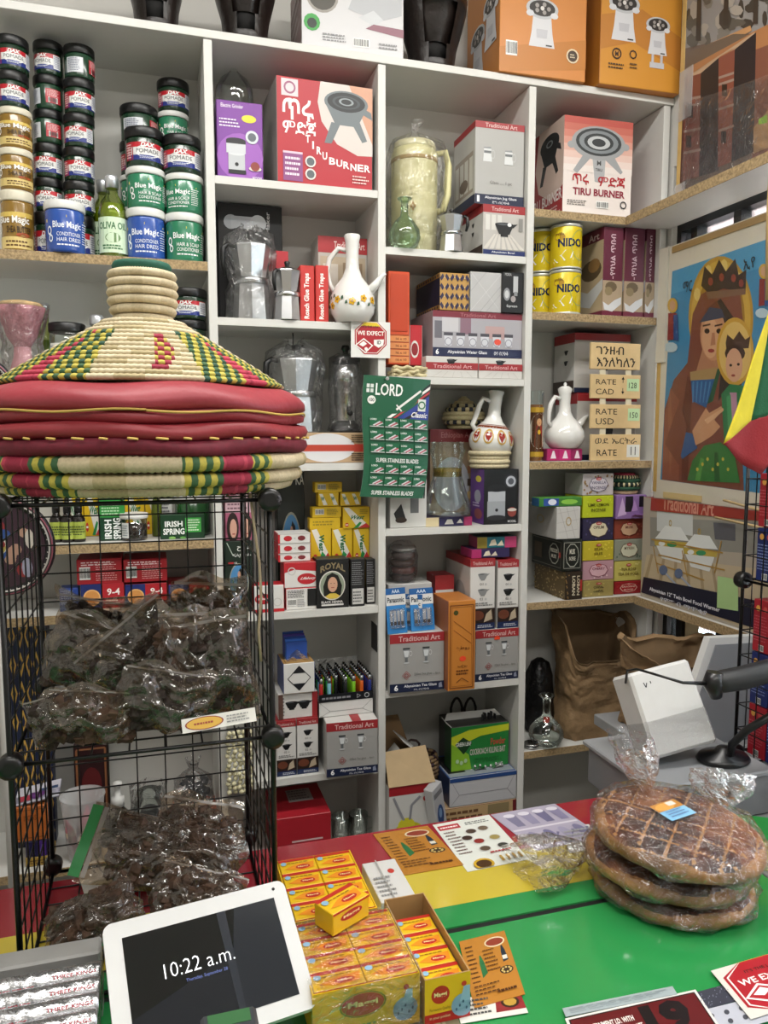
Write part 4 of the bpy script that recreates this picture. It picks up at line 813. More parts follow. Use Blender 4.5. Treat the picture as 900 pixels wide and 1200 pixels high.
lathe_obj('bag', [(.074, .0), (.080, H*.1), (.082, H*.5), (.084, H*.85), (.07, H*1.0), (.03, H*1.06), (.010, H*1.09), (.008, H*1.11), (.02, H*1.2)], CLEAR, o, n=36, cap=False, fn=lambda q, a, j: (q.x*(1+.04*math.sin(6*a+j*1.3)+.02*math.sin(13*a-j))+(.018 if math.cos(a) > .3 and 1 < j < 5 else 0)*math.cos(a)+(.012 if j > 7 else 0), q.y*(1+.05*math.sin(5*a+j)), q.z))
flask(474, 233, 290, 36, .02, Z, 'small clear glass carafe in front of the bagged thermos', GLASSG, prop=.62)
moka(529, 246, 292, 27, .03, Z, 'small silver moka pot beside the bowl box', rz=2.6, scale_handle=.85)
def pr_bowlb(P):
    P.r(0, .84, 1, 1, '9c2b30'); P.t('Traditional Art', .2, .88, .84, .96, 'd8b8b4', .01); P.r(0, .12, 1, .84, 'b9b5b0')
    for u in (.06, .2, .34): P.r(u, .5, u+.1, .8, 'd0cec8')
    for k in range(7): P.poly([(.0+k*.15, .12), (.1+k*.15, .12), (.3+k*.06, .42), (.26+k*.06, .42)], 'cfcac2')
    bowl(P, .5, .5, .42); P.e(.62, .62, .05, .04, 'e8e8e8', 10); P.r(.84, .5, .94, .76, '8a8884'); P.r(0, 0, 1, .10, '1b2a60'); P.t('Abyssinian Bowl', .2, .03, .75, .08, 'e6e6ea', .01)
def pr_bowlside(P): P.r(0, .84, 1, 1, '9c2b30'); bowl(P, .6, .68, .12); bowl(P, .6, .5, .12); P.r(0, 0, 1, .2, '3a2a22')
o = carton('bowl_set_box', 'gift box with black bowl picture under the jug box', 'box', 566, 617, 241, Z, .012, .18, ('b9b5b0', 'cfcdc9', 'c9c6c2'), {'f': pr_bowlb, 'l': pr_bowlside}, pym=270)
zj = Z+DIM[o.name][2]+.002
def jugpic(P, u, v, s):
    a = s*P.h/P.w; P.poly([(u-.25*a, v+.4*s), (u+.25*a, v+.4*s), (u+.3*a, v-.4*s), (u-.3*a, v-.4*s)], 'd2d4d4'); P.r(u-.25*a, v+.1*s, u+.25*a, v+.25*s, '6a6e70'); P.ring(u+.36*a, v+.05*s, .14*a, .28*s, .25, 'b8bab8', 12); P.poly([(u-.28*a, v+.45*s), (u+.2*a, v+.5*s), (u+.25*a, v+.38*s), (u-.25*a, v+.38*s)], '8a8e90')
def pr_jug(P):
    P.r(0, .92, 1, 1, '9c2b30'); P.t('Traditional Art', .2, .935, .85, .985, 'd8b8b4', .01); jugpic(P, .25, .60, .2); jugpic(P, .68, .58, .2); P.t('Glass .... 1 pc', .3, .24, .75, .29, '6a6864'); P.r(0, 0, 1, .12, '1b2440'); P.t('Abyssinian Jug Glass', .2, .06, .85, .10, 'e6e6ea', .01); P.t('ጀግ ብርጭቆ', .35, .01, .7, .045, 'd6d6da'); P.t('1', .04, .02, .09, .10, 'f0f0f0', .03)
def pr_jugside(P): P.r(0, .92, 1, 1, '9c2b30'); P.r(0, 0, 1, .12, '1b2440'); P.r(.08, .16, .92, .66, '9a8f84'); [P.r(.1+k*.22, .2, .26+k*.22, .6, 'c8c6c0') for k in range(4)]; P.e(.5, .3, .2, .08, '6a5a4a', 12)
carton('jug_box', 'grey glass jug box standing on the bowl box', 'box', 557, 614, 144, zj, .02, .17, ('aaa9a6', 'bdbbb7', 'a8383c'), {'f': pr_jug, 'l': pr_jugside}, rz=math.radians(-1), pym=190)
# ---------------------------------------------------------------- second level
Z = Z3[1]
zc = atY(470, 421, .02).z
o = tag(stuff_ := MB().build('cord_bundle', M('cfc39a', .8)), 'bundle of pale straw cord coils under the orange carton', 'cord') if False else None
mb = MB(); rg = random.Random(4)
a = atY(457, 440, .03); b = atY(497, 440, .03)
for k in range(7):
    y_ = .016+.024*(k % 3); zz = Z+.006+.010*(k//3); mb.tube([(a.x+.004+(b.x-a.x)*t/10, y_+.006*math.sin(t*1.3+k), zz+.003*math.sin(t*2+k*2)) for t in range(11)], .0055, 6)
tag(mb.build('cord_bundle', M('cfc39a', .8, noise=.2, nscale=80)), 'bundle of pale straw cords under the orange carton', 'cord')
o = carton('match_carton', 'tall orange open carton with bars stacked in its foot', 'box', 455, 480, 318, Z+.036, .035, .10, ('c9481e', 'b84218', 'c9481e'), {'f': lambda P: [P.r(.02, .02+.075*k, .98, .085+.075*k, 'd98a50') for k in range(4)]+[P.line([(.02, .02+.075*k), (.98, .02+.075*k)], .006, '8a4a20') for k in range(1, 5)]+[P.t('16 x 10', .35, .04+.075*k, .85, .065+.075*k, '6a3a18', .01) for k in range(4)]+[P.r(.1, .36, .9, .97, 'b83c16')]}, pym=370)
carton('soap_box', 'small red and white soap box beside the orange carton', 'box', 480, 495, 381, Z+.036, .05, .08, ('b8222c', 'd8d6d2', 'b8222c'), {'f': lambda P: (P.e(.4, .4, .32, .22, 'd8d6d2', 14), P.e(.4, .4, .26, .16, '8a1a22', 14)), 'l': lambda P: P.e(.5, .5, .3, .3, 'b8222c', 14)}, pym=400)
def pr_bowltop(P): P.r(0, .38, 1, .72, '9c2b30'); bowl(P, .48, .72, .46); P.r(0, .42, 1, .66, '9c2b30'); P.t('Traditional Art', .14, .45, .88, .63, 'd8a8a8', .01); [P.line([(.1+k*.2, 0), (.3+k*.12, .3)], .02, 'b8b4ae') for k in range(5)]
for i in range(2): carton('bowl_set_box', ('flat bowl box with red band under the water glass box, beside the straw cords', 'flat bowl box with red band under the water glass box, against the divider')[i], 'box', (499, 561)[i], (560, 617)[i], (418, 420)[i], Z, .012, .2, ('cdcac5', 'c4c1bc', 'cdcac5'), {'f': pr_bowltop}, 'flat bowl boxes', pym=430)
zw = Z+max(DIM['bowl_set_box.001'][2], DIM['bowl_set_box.002'][2])+.0015
def pr_water(P):
    P.r(0, .86, 1, 1, '7a2a38'); P.t('Traditional Art', .3, .89, .7, .97, 'a86a70', .01); P.r(0, .2, 1, .86, 'a9a6ac'); P.r(.02, .4, .1, .78, '6a6870'); P.r(.3, .5, .42, .86, '8a6a78'); P.r(.58, .42, .8, .7, 'b89a98'); P.r(.1, .55, .28, .86, 'c4c2c6')
    for k in range(6):
        u = .17+k*.135; P.poly([(u-.05, .52), (u+.05, .52), (u+.035, .24), (u-.035, .24)], 'cfd0d6'); P.r(u-.05, .46, u+.05, .53, '4a4850'); P.ring(u, .33, .04, .09, .2, '8a8a96', 12)
    P.e(.72, .35, .04, .07, 'e0503a', 10); P.r(0, 0, 1, .19, '1e2446'); P.t('6', .03, .04, .065, .16, 'f0f0f0', .03); P.t('Abyssinian Water Glass', .16, .05, .60, .14, 'e6e6ea', .02); P.t('ውሃ ብርጭቆ', .68, .05, .84, .14, 'd6d6da', .01)
o = carton('water_glass_box', 'wide water glass box with row of six glasses', 'box', 507, 615, 366, zw, .02, .2, ('a9a6ac', '9a8a8c', '7a2a38'), {'f': pr_water}, pym=395)
zx = zw+DIM[o.name][2]+.0015
def pr_weave(P):
    for i in range(6):
        for j in range(4):
            u = (i+.5)/6; v = (j+.5)/4
            P.poly([(u-.07, v-.02), (u-.02, v-.10), (u+.07, v+.02), (u+.02, v+.10)] if (i+j) % 2 else [(u-.07, v+.02), (u-.02, v+.10), (u+.07, v-.02), (u+.02, v-.10)], '2c2848')
            P.e(u+.083, v, .02, .028, 'd9bc84', 8)
def pr_weaveside(P):
    P.r(0, .1, 1, .9, '262238'); P.r(0, .86, 1, .98, 'b0853c'); P.r(0, .02, 1, .14, 'b0853c'); [P.e(.05+k*.1, .92, .03, .04, '2c2440', 8) for k in range(10)]; [P.e(.05+k*.1, .08, .03, .04, '2c2440', 8) for k in range(10)]
carton('patterned_box', 'gold and navy patterned box on the water glass box', 'box', 515, 550, 320, zx, .02, .2, ('b98f4c', '262238', 'a8803c'), {'f': pr_weave, 'l': pr_weaveside}, pym=340)
carton('silver_box', 'silver wrapped box with crossed ribbon lines', 'box', 551, 588, 319, zx, .022, .12, ('b9b8b8', 'a9a8a8', 'b9b8b8'), {'f': lambda P: [P.line([(0, k), (1, 1-k)], .012, 'd8d8d8') for k in (0, 1)]+[P.line([(0, .5), (.5, 1)], .01, '9a9a9c'), P.line([(.5, 0), (1, .5)], .01, '9a9a9c'), P.line([(.3, 0), (1, .7)], .01, '8e8e90')]}, pym=340)
def pr_mokab(P): P.r(.5, .5, .72, .9, 'b8babc'); P.r(.54, .42, .7, .52, '8a8c8e'); P.e(.2, .45, .16, .16, '8a8c90', 14); P.e(.2, .45, .1, .1, 'c8cacc', 12); P.e(.5, .34, .12, .08, 'a8a0a0', 12); P.t('Espresso', .2, .12, .7, .2, 'd8d8d8', .01); P.t('MOKA', .1, .9, .4, .97, 'c8c8c8')
carton('moka_box', 'black moka pot box against the divider', 'box', 589, 617, 319, zx, .012, .14, '151517', {'f': pr_mokab}, pym=340)
# ---------------------------------------------------------------- third level
Z = Z3[2]
def pr_art2(P): P.r(0, .86, 1, 1, '7a2226'); P.t('Ethiopian Art', .2, .89, .8, .97, 'a86a68', .01); P.r(0, .05, 1, .86, '8f7a64'); P.e(.4, .4, .34, .3, 'a9aab4', 24); [P.r(.7, .1+k*.14, .98, .18+k*.14, ('6a4a34', 'b89a6a', '4a3a30', '9a6a4a', 'c0a880')[k]) for k in range(5)]
o = carton('art_box', 'large gift box with dark red header behind the glass vase', 'box', 504, 566, 503, Z, .15, .09, ('8f7a64', '6a3a34', '7a2226'), {'f': pr_art2}, pym=550)
zt = Z+DIM[o.name][2]+.002
def coil_basket(name, label, loc, prof, cols, coil=.008, n=72, cat='basket', ribs=.05, pat=None):
    """basket of stacked stitched coils; prof = list of (radius, z) for each coil; each coil is a part"""
    o = thing(name, label, cat, loc); mats = [M(c, .75, noise=.18, nscale=200) for c in cols]
    for k, (r, z) in enumerate(prof):
        mb = MB(); m = 6
        for i in range(n):
            a = 2*PI*i/n; rr = coil*(1+ribs*(1 if i % 2 else -1))
            for j in range(m):
                t = 2*PI*j/m; mb.v.append(((r+rr*math.cos(t))*math.cos(a), (r+rr*math.cos(t))*math.sin(a), z+rr*1.02*math.sin(t)))
        for i in range(n):
            for j in range(m):
                mb.face((i*m+j, ((i+1) % n)*m+j, ((i+1) % n)*m+(j+1) % m, i*m+(j+1) % m), pat(k, i, n) if pat else 0, True)
        mb.build('coil', mats, o)
    return o
p = atY(547, 500, .14); rb = .062
coil_basket('lidded_basket', 'small round straw basket with dark stitched bands beside the white coffee pot', (p.x, .165, zt+.001), [(rb*.75, .006), (rb*.95, .019), (rb, .032), (rb*.97, .045), (rb*.85, .058), (rb*.62, .070), (rb*.4, .079), (rb*.2, .087), (rb*.07, .094)], ['c2b48c', '2a2e3c'], .0075, 60, pat=lambda k, i, n: 1 if (k in (1, 4) and i % 4 < 2) or (k == 5 and i % 6 < 2) else 0)
def pr_grind2(P):
    P.r(0, 0, 1, 1, '121214') ; P.e(.78, .78, None, .13, '2a2a30', 18); P.e(.78, .78, None, .10, 'b8bcc4', 18); P.e(.78, .78, None, .06, '50545c', 14)
    P.r(.10, .12, .62, .42, '9ea2a8'); P.r(.12, .42, .62, .66, 'b4b8be'); P.e(.37, .66, .26, .07, '1c1c20', 18); P.r(.11, .6, .63, .68, '1c1c20'); P.e(.37, .12, .28, .05, '2a2a2e', 14); P.e(.37, .26, None, .03, '1c1c20', 12); P.e(.82, .22, .13, .09, '8a4038', 14); P.e(.82, .26, .14, .03, 'd0c4bc', 12); P.t('MODEL', .7, .03, .95, .07, 'd8d8d8', .01)
def pr_grindside(P): P.r(0, 0, 1, 1, '5b2a80'); P.e(.6, .82, .22, .06, 'd8c83a', 12); P.e(.55, .5, .25, .12, '9a9aa8', 14); P.e(.6, .18, .3, .1, '8a4a50', 12); P.lines(.2, .3, .8, .4, 2, 'c8b8d8')
o = carton('grinder_box', 'black and purple coffee grinder box under the straw ring', 'box', 567, 607, 550, Z, .02, .1, ('121214', '5b2a80', '1c1420'), {'f': pr_grind2, 'l': pr_grindside}, pym=585)
zr = Z+DIM[o.name][2]+.002
p = atY(574, 545, .075); rr = .058
coil_basket('straw_ring', 'pale straw ring basket holding the heart coffee pot', (p.x, .078, zr+.001), [(rr*.93, .007), (rr*.97, .020), (rr*.93, .033), (rr*1.02, .046)], ['cfc2a0'], .0078, 64)
MB().lathe([(0, .002), (rr*.9, .002), (rr*.9, .006), (0, .006)], 24, cap=False).build('bottom', M('c4b795', .8), bpy.data.objects['straw_ring'])
def dec_hearts(P):
    P.r(0, .80, 1, .88, '7a3a22', 20); P.r(0, .90, 1, .92, '7a3a22', 20)
    for u in (.12, .32, .52, .72, .9):
        P.ring(u, .5, .075, .26, .25, 'c9a45a', 16)
        P.poly([(u, .30), (u+.05, .52), (u+.045, .62), (u+.02, .66), (u, .58), (u-.02, .66), (u-.045, .62), (u-.05, .52)], '9a2a20')
jebena(574, 458, 527, 48, .078, zr+.040, 'white coffee pot with red hearts leaning in the straw ring', dec_hearts, 0, -1, rz=0, tilt=math.radians(6), hs=.75)
def vase(px, top, bot, wpx, y, z, label):
    x = atY(px, bot-20, y).x; r = atY(px+wpx/2, bot-15, y).x-x; H = atY(px, top, y).z-z
    o = thing('glass_vase', label, 'vase', (x, y, z+.001))
    pr_ = [(r*.8, 0), (r*.98, H*.03), (r, H*.08), (r*.82, H*.3), (r*.62, H*.52), (r*.58, H*.62), (r*.66, H*.78), (r*.74, H*.88), (r*.66, H*.93), (r*.68, H)]
    lathe_obj('wall', pr_, GLASS, o, n=30, cap=False); MB().lathe([(0, .004), (r*.8, .004)], 24, cap=False).build('bottom', GLASS, o)
    lathe_obj('gilt_band', [(r*.60, H*.53), (r*.585, H*.58), (r*.60, H*.645)], film('gilt', 'c8b470', .25, .5, .2, 0.0, milky=.45, milk='8a7a30'), o, cap=False)
def pr_colored(P): P.r(0, 0, .28, 1, 'd8c8a0'); P.r(.28, 0, .36, 1, '2a2450'); P.r(.36, 0, .82, 1, '2a2450'); P.poly([(.4, .2), (.6, .2), (.56, .75), (.46, .75)], 'd8d4cc'); P.poly([(.66, .3), (.8, .3), (.74, .8)], 'd8d4cc'); P.r(.82, 0, 1, 1, '9a2a5a')
o = carton('incense_box', 'flat navy and gold incense box under the glass vase', 'box', 499, 553, 606, Z, .02, .10, ('2a2450', '8a2a5a', '3a2a50'), {'f': pr_colored}, pym=612)
vase(524, 518, 605, 52, .065, Z+DIM[o.name][2]+.001, 'tall clear glass vase with gilt band')
def pr_mokaw(P): P.r(.55, .3, .78, .62, '6a6c6e'); P.r(.52, .62, .82, .92, '8a8c8e'); P.line([(.84, .88), (.94, .84), (.92, .6)], .03, '1a1a1a'); P.poly([(.1, .3), (.3, .5), (.42, .2), (.2, .1)], '1c1c1e'); P.e(.3, .16, .16, .06, '3a2a22', 12); P.lines(.1, .74, .36, .86, 2, '8a8a8a')
carton('moka_box', 'white moka pot box below the green blade card', 'box', 457, 500, 562, Z, .02, .12, ('d9d8d4', 'c9c8c4', 'd9d8d4'), {'f': pr_mokaw}, pym=595)
carton('white_box', 'plain white slim box behind the green blade card', 'box', 478, 502, 498, Z, .10, .04, ('c9c8c6', 'b9b8b4', 'c9c8c6'), {'f': lambda P: P.line([(.2, 0), (.2, 1)], .004, 'a8a7a4')}, pym=540) if False else None
# ---------------------------------------------------------------- fourth level
Z = Z3[3]
T1 = carton('tea_glass_box', 'grey tea glass box under the battery packs', 'box', 454, 520, 742, Z, -.02, .17, TEA, {'f': pr_tea}, 'tea glass boxes', pym=775, rz=math.radians(-2))
T2 = carton('tea_glass_box', 'grey tea glass box with orange price tag against the divider', 'box', 557, 613, 737, Z, .006, .2, TEA, {'f': lambda P: (pr_tea(P), P.poly([(.42, .80), (.56, .80), (.55, .85), (.49, .88), (.43, .85)], 'e84a2a'))}, 'tea glass boxes', pym=770)
def pr_orange(P):
    P.line([(.08, .03), (.08, .95), (.92, .95), (.92, .03), (.08, .03)], .012, '7a4418'); P.line([(.14, .05), (.14, .93), (.86, .93), (.86, .05), (.14, .05)], .004, '7a4418'); P.e(.28, .87, None, .028, '4a4a20', 12); P.line([(.2, .78), (.85, .62)], .006, '8a4a18'); P.line([(.2, .68), (.85, .52)], .006, '8a4a18'); P.t('عطور', .3, .44, .78, .50, '5a3012', .01); P.e(.54, .355, .12, .03, 'e84a2a', 14); P.t('بخور', .36, .25, .7, .29, '5a3012', .01); P.lines(.3, .17, .75, .24, 2, '5a3012'); P.line([(.3, .09), (.5, .14), (.75, .09)], .008, '5a3012')
o = carton('orange_box', 'tall orange incense box with brown border between the tea glass boxes', 'box', 525, 557, 704, Z, -.05, .13, ('c07a30', '9a5a34', 'b8763a'), {'f': pr_orange}, pym=750)
zt1 = Z+DIM[T1.name][2]+.0015; zt2 = Z+DIM[T2.name][2]+.0015
bw = M('e0dfdb', .4)
def bowlw(P): pr_bowlpack(P, '8a8c8c')
B1 = carton('bowl_box', 'tall white bowl box with grey bowls on the tea glass box', 'box', 551, 580, 655, zt2, .012, .2, ('d8d6d2', 'c4c2be', '9c2b30'), {'f': bowlw, 'l': lambda P: (P.r(0, .89, 1, 1, '9c2b30'), P.e(.6, .5, .2, .15, '9a9a98', 14), P.r(0, 0, 1, .28, '6a5a50'))}, 'tall bowl boxes', pym=690)
B2 = carton('bowl_box', 'tall white bowl box with black bowls against the divider', 'box', 583, 613, 656, zt2, .012, .16, ('d8d6d2', 'c4c2be', '9c2b30'), {'f': pr_bowlpack}, 'tall bowl boxes', pym=690)
zb = zt2+DIM[B1.name][2]+.0015
def pr_inc(c1, c2): return lambda P: (P.r(0, 0, .25, 1, c2), P.r(.7, 0, 1, 1, c1), P.poly([(.3, .2), (.5, .25), (.45, .8), (.36, .7)], 'd8d0b8'), P.poly([(.5, .2), (.68, .2), (.62, .7)], 'd8d0b8'))
o = carton('incense_box', 'small purple and pink incense box on the tall bowl boxes', 'box', 553, 597, 643, zb, .02, .09, ('2e2450', 'a82a64', '3a2a50'), {'f': pr_inc('2e2450', 'a82a64')}, 'incense boxes on the bowl boxes', pym=648)
carton('incense_box', 'small teal incense box lying askew on the purple one', 'box', 560, 606, 629, zb+DIM[o.name][2]+.001, .025, .08, ('1f6a78', 'a83a64', '2a5a60'), {'f': pr_inc('b03a68', '8a7a2a')}, 'incense boxes on the bowl boxes', pym=635, rz=math.radians(-4))
# small boxes behind the orange box
carton('bowl_box', 'white bowl box with red lid behind the orange incense box', 'box', 510, 532, 674, zt1, .10, .08, ('d4d2ce', 'a23036', '8a2a30'), {'f': lambda P: (P.r(0, .68, 1, 1, '9c2b30'), bowl(P, .5, .4, .3), P.lines(.3, .1, .7, .18, 1, '777777'))}, 'low bowl boxes', pym=685)
carton('cord_box', 'low white box with cord coil, behind the battery packs', 'box', 455, 506, 684, zt1, .06, .09, ('bdbbb8', 'a9a7a4', 'c0beba'), {'f': lambda P: P.line([(.3, .9), (.5, .3), (.9, .5)], .06, '6a3a30')}, pym=688)
zcb = zt1+list(DIM.values())[-1][2]+.001
p = atY(472, 690, .1); o = thing('cup_stack', 'stack of dark clay cups bagged in clear plastic', 'cups', (p.x, .105, zcb)); H = atY(472, 640, .1).z-zcb
for k in range(4): lathe_obj('cup', [(.024, 0), (.034, .004), (.038, .018), (.030, .022)], M(('3a2420', '6a3028', '4a3430', '5a4a48')[k], .5), o, (.003*(k % 2), 0, .001+k*.0225), 18)
lathe_obj('saucer', [(.0, .0), (.02, .0), (.042, .010), (.040, .012)], M('c9c9c7', .3), o, (.002, 0, .092), 20)
lathe_obj('bag', [(.040, .001), (.044, .03), (.046, .08), (.042, .11), (.02, .125)], CLEAR, o, n=24, cap=False, fn=lambda q, a, j: (q.x*(1+.08*math.sin(5*a+j*2)), q.y*(1+.08*math.sin(5*a+j*2)), q.z))
p = atY(545, 690, .08); o = thing('black_bowl', 'glossy black bowl tilted behind the orange incense box', 'bowl', (p.x, .115, zt2+.03), rot=(math.radians(75), 0, math.radians(-25))); 
lathe_obj('wall', [(.0, -.02), (.02, -.02), (.036, -.005), (.042, .018), (.039, .018), (.03, 0), (.0, -.015)], M('0d0d0e', .08, coat=.6), o, n=26, cap=False); lathe_obj('foot', [(.018, -.026), (.018, -.019)], M('0d0d0e', .2), o, n=20)
def pr_batt(P):
    P.r(0, .62, 1, .86, 'd8d8d6'); P.t('Panasonic', .06, .68, .92, .80, '1c2430', .03); P.poly([(0, .62), (1, .55), (1, .0), (0, 0)], '2f7fc0'); P.r(0, .86, 1, 1, '1b5a9a'); P.t('AAA', .3, .89, .7, .97, 'dce8f4', .02)
    for k in range(4): P.r(.16+k*.18, .18, .29+k*.18, .5, 'b9bcc0'); P.r(.16+k*.18, .18, .29+k*.18, .26, '2a2a2e')
for i, (a0, a1, t, yy, rz_, tl) in enumerate(((453, 478, 690, -.012, .12, -.14), (470, 492, 697, .012, -.5, -.12), (482, 510, 690, -.002, .06, -.16))):
    o = carton('battery_pack', f'blue and white blister battery pack, {("nearest the divider","middle, turned edgewise","nearest the orange incense box")[i]}', 'battery pack', a0, a1, t, zt1, yy, .004, ('2f7fc0', '1b5a9a', '1b5a9a'), {'f': pr_batt}, 'battery packs', rz=rz_, tilt=tl, pym=715)
    w_, d_, h_ = DIM[o.name]; MB().cbox(-w_*.38, -.009, h_*.12, w_*.38, -.0012, h_*.54, .002).build('blister', CLEAR, o)
# ---------------------------------------------------------------- bottom level
Z = Z3[4]
def pr_cup(P):
    P.r(0, .88, 1, 1, '9a2028'); P.e(.84, .80, .05, .035, 'b02a2a', 8); P.poly([(.2, 0), (.70, 0), (.74, .36), (.14, .36)], '4a4a3a'); [P.poly([(.22+k*.12, 0), (.27+k*.12, 0), (.27+k*.13, .36), (.2+k*.13, .36)], 'c8c04a') for k in range(4)]
    P.e(.45, .40, .34, .12, 'c4b826', 18); P.e(.4, .48, .2, .1, 'd2c830', 14); P.poly([(.56, .34), (.68, .34), (.64, .14), (.58, .2)], 'c4b826'); P.line([(.1, .86), (.34, .55)], .03, '8a8a90'); P.line([(.72, .84), (.52, .74), (.48, .55)], .03, '8a8a90')
o = carton('snack_carton', 'open white carton with yellow drink cup picture and raised flaps', 'box', 452, 506, 920, Z, -.03, .16, ('c9c8c4', 'b4b2ae', '6a5a48'), {'f': pr_cup}, pym=940)
w_, d_, h_ = DIM[o.name]; TAN = M('b39a74', .7, noise=.06, nscale=20); GRW = M('b9b7b2', .6)
def flap(o, pts, m, name='flap', th=.002):
    a_, b_, c_, d__ = [Vector(q) for q in pts]; n = (b_-a_).cross(d__-a_).normalized()*th; mb = MB(); mb.v = [tuple(q) for q in (a_, b_, c_, d__)]+[tuple(q+n) for q in (a_, b_, c_, d__)]
    for f in ((0, 1, 2, 3), (7, 6, 5, 4), (0, 4, 5, 1), (1, 5, 6, 2), (2, 6, 7, 3), (3, 7, 4, 0)): mb.face(f)
    mb.build(name, m, o)
flap(o, [(-w_/2-.002, -.002, h_), (w_/2+.01, -.002, h_), (w_/2-.004, .05, h_+.095), (-w_/2, .05, h_+.088)], TAN)
flap(o, [(-w_/2, d_, h_), (w_/2, d_, h_), (w_/2-.05, d_+.02, h_+.15), (-w_/2+.005, d_+.02, h_+.15)], M('7a5f40', .8))
flap(o, [(w_/2-.004, .052, h_+.05), (w_/2-.002, .145, h_+.05), (-.012, .14, h_+.115), (.0, .06, h_+.105)], GRW)
flap(o, [(-w_/2, .06, h_+.01), (-w_/2, .14, h_+.01), (-.01, .13, h_+.08), (-.01, .06, h_+.08)], GRW)
p = atY(505, 860, .1); Zm = Z
B = carton('biscuit_tin', 'flat maroon biscuit box at the bottom of the pile', 'box', 515, 612, 942, Z, .0, .2, ('6a1c24', '4a1a1e', 'b79a78'), {'f': lambda P: (P.r(.05, .62, .95, .98, 'b89a70'), P.r(.62, .2, .9, .95, '8a7a58'), P.lines(.08, .66, .6, .94, 2, '6a4a30'), P.lines(.05, .1, .5, .2, 1, 'a86a6a'))}, pym=955)
z1_ = Z+DIM[B.name][2]+.0015
def pr_fold(P): P.line([(0, 1), (.14, .4), (.86, .4), (1, 1)], .02, '8a8a8e'); P.line([(.14, .4), (0, 0)], .02, '8a8a8e'); P.line([(.86, .4), (1, 0)], .02, '8a8a8e'); P.r(0, .86, 1, 1, '24447c')
WB = carton('pill_carton', 'white carton with blue rim and blister strips on top', 'box', 527, 605, 908, z1_, .0, .17, ('b9b9bc', '2a3a5c', '2a4a84'), {'f': pr_fold, 't': lambda P: (P.r(.02, .05, .98, .9, '8a9098'), P.r(.04, .2, .3, .95, '1a1a1e'), [P.e(.4+.06*k, .3+.12*(k % 3), .025, .05, 'cfd2d4', 8) for k in range(8)])}, pym=925)
z2_ = z1_+DIM[WB.name][2]+.0015
o = thing('blister_strip', 'crumpled silver blister strip lying on the white carton', 'medicine', atY(560, 890, .02)); o.location = ((atY(575, 890, .03)).x, .03, z2_)
mb = MB(); mb.grid(lambda u, v: (-.055+.10*u, .0+.035*v, .002+.004*math.sin(9*u)+.012*max(0, u-.75)*4*math.sin(3*v)), 16, 6); mb.build('foil', M('c9cbcd', .25, 1.0, bump=.4, bscale=90), o)
for k in range(10): MB().ball((-.048+.009*k, .012+.014*(k % 2), .008+.004*math.sin(9*(.07+.09*k))), .004, 8, 5).build('pill', M('d4d4d4', .2, .6), o)
def pr_lime(P):
    P.poly([(0, .78), (.3, .9), (1, .95), (1, .80), (.5, .74), (.0, .5)], 'c4cc2a'); P.poly([(0, .0), (.35, .0), (.3, .35), (0, .62)], '7fb02a'); P.poly([(.06, .6), (.20, .75), (.36, .6), (.21, .36)], '123a1c'); P.t('GREEN LEAF', .08, .55, .34, .64, 'e8ece4', .02); P.t('Powder', .68, .5, .94, .66, 'b84a3a', .02); P.t('COCKROACH KILLING BAIT', .32, .32, .94, .46, 'c8c0b8', .02); P.lines(.4, .12, .9, .26, 2, '1a6a2a'); [P.e(.1+.07*k, .22-.04*(k % 2), .03, .05, 'a8c49a', 8) for k in range(3)]
G = carton('powder_box', 'open green powder box with lime stripe', 'box', 529, 596, 849, z2_, .045, .06, ('1f7a34', '143c1c', '2a2a26'), {'f': pr_lime}, pym=870, tilt=0)
w_, d_, h_ = DIM[G.name]
flap(G, [(-w_/2, d_, h_), (w_/2, d_, h_), (w_/2-.02, d_+.006, h_+.020), (-w_/2+.01, d_+.006, h_+.022)], M('c4c4c0', .6))
flap(G, [(-w_/2-.001, 0, h_), (-w_/2-.001, d_, h_), (-w_/2-.012, d_-.005, h_+.014), (-w_/2-.014, .01, h_+.012)], M('cacac6', .6))
for k in range(7): MB().box(.02+k*.007, .03+.006*(k % 3), h_-.002, .025+k*.007, .04+.006*(k % 3), h_+.016+.004*(k % 2)).build('sachet', M('1c1c20', .4), G)
p = atY(505, 880, .05); o = coil_basket('woven_purse', 'small brown woven purse with dark handles', (p.x+.006, .12, z1_+.052), [(.035, .006), (.040, .018), (.041, .03), (.040, .042), (.038, .054), (.036, .066), (.034, .076)], ['6a5440', '3a2430', '8a7050'], .0065, 44, 'purse', pat=lambda k, i, n: (1 if (i//2+k) % 3 == 0 else 2) if k > 3 else (0 if (i+k) % 3 else 2))
MB().lathe([(0, .002), (.035, .002)], 20, cap=False).build('bottom', M('5a4636', .8), o)
MB().tube([(-.03+.0*t, -.0, .078)if t == 0 else (-.03+.02*math.sin(t*.9)*1.0-.012, -.01, .078+.055*math.sin(t*PI/8)) for t in range(9)], .004, 7).build('handle', M('3a2a26', .8, noise=.3), o)
carton('shoe_box', 'dark closed box supporting the woven purse', 'box', 492, 520, 893, z1_, .09, .1, '2a2622', {'t': lambda P: P.line([(0, .5), (1, .5)], .02, '1c1a18')}, pym=910, h=.05)
p = atY(541, 830, .2)
for i, px in enumerate((535, 551)):
    q = atY(px, 828, .20); cp = [(q.x+.020*math.sin(t*2*PI/12)*(1-.3*math.cos(t*2*PI/12)), .2, q.z+.034*math.cos(t*2*PI/12)-.004) for t in range(13)]
    tag(MB().tube(cp, .0042, 7).build('cord_loop', M('241c1a', .7)), ('dark braided cord loop behind the green box, nearer the purse', 'dark braided cord loop behind the green box, nearer the divider')[i], 'cord', 'cord loops')
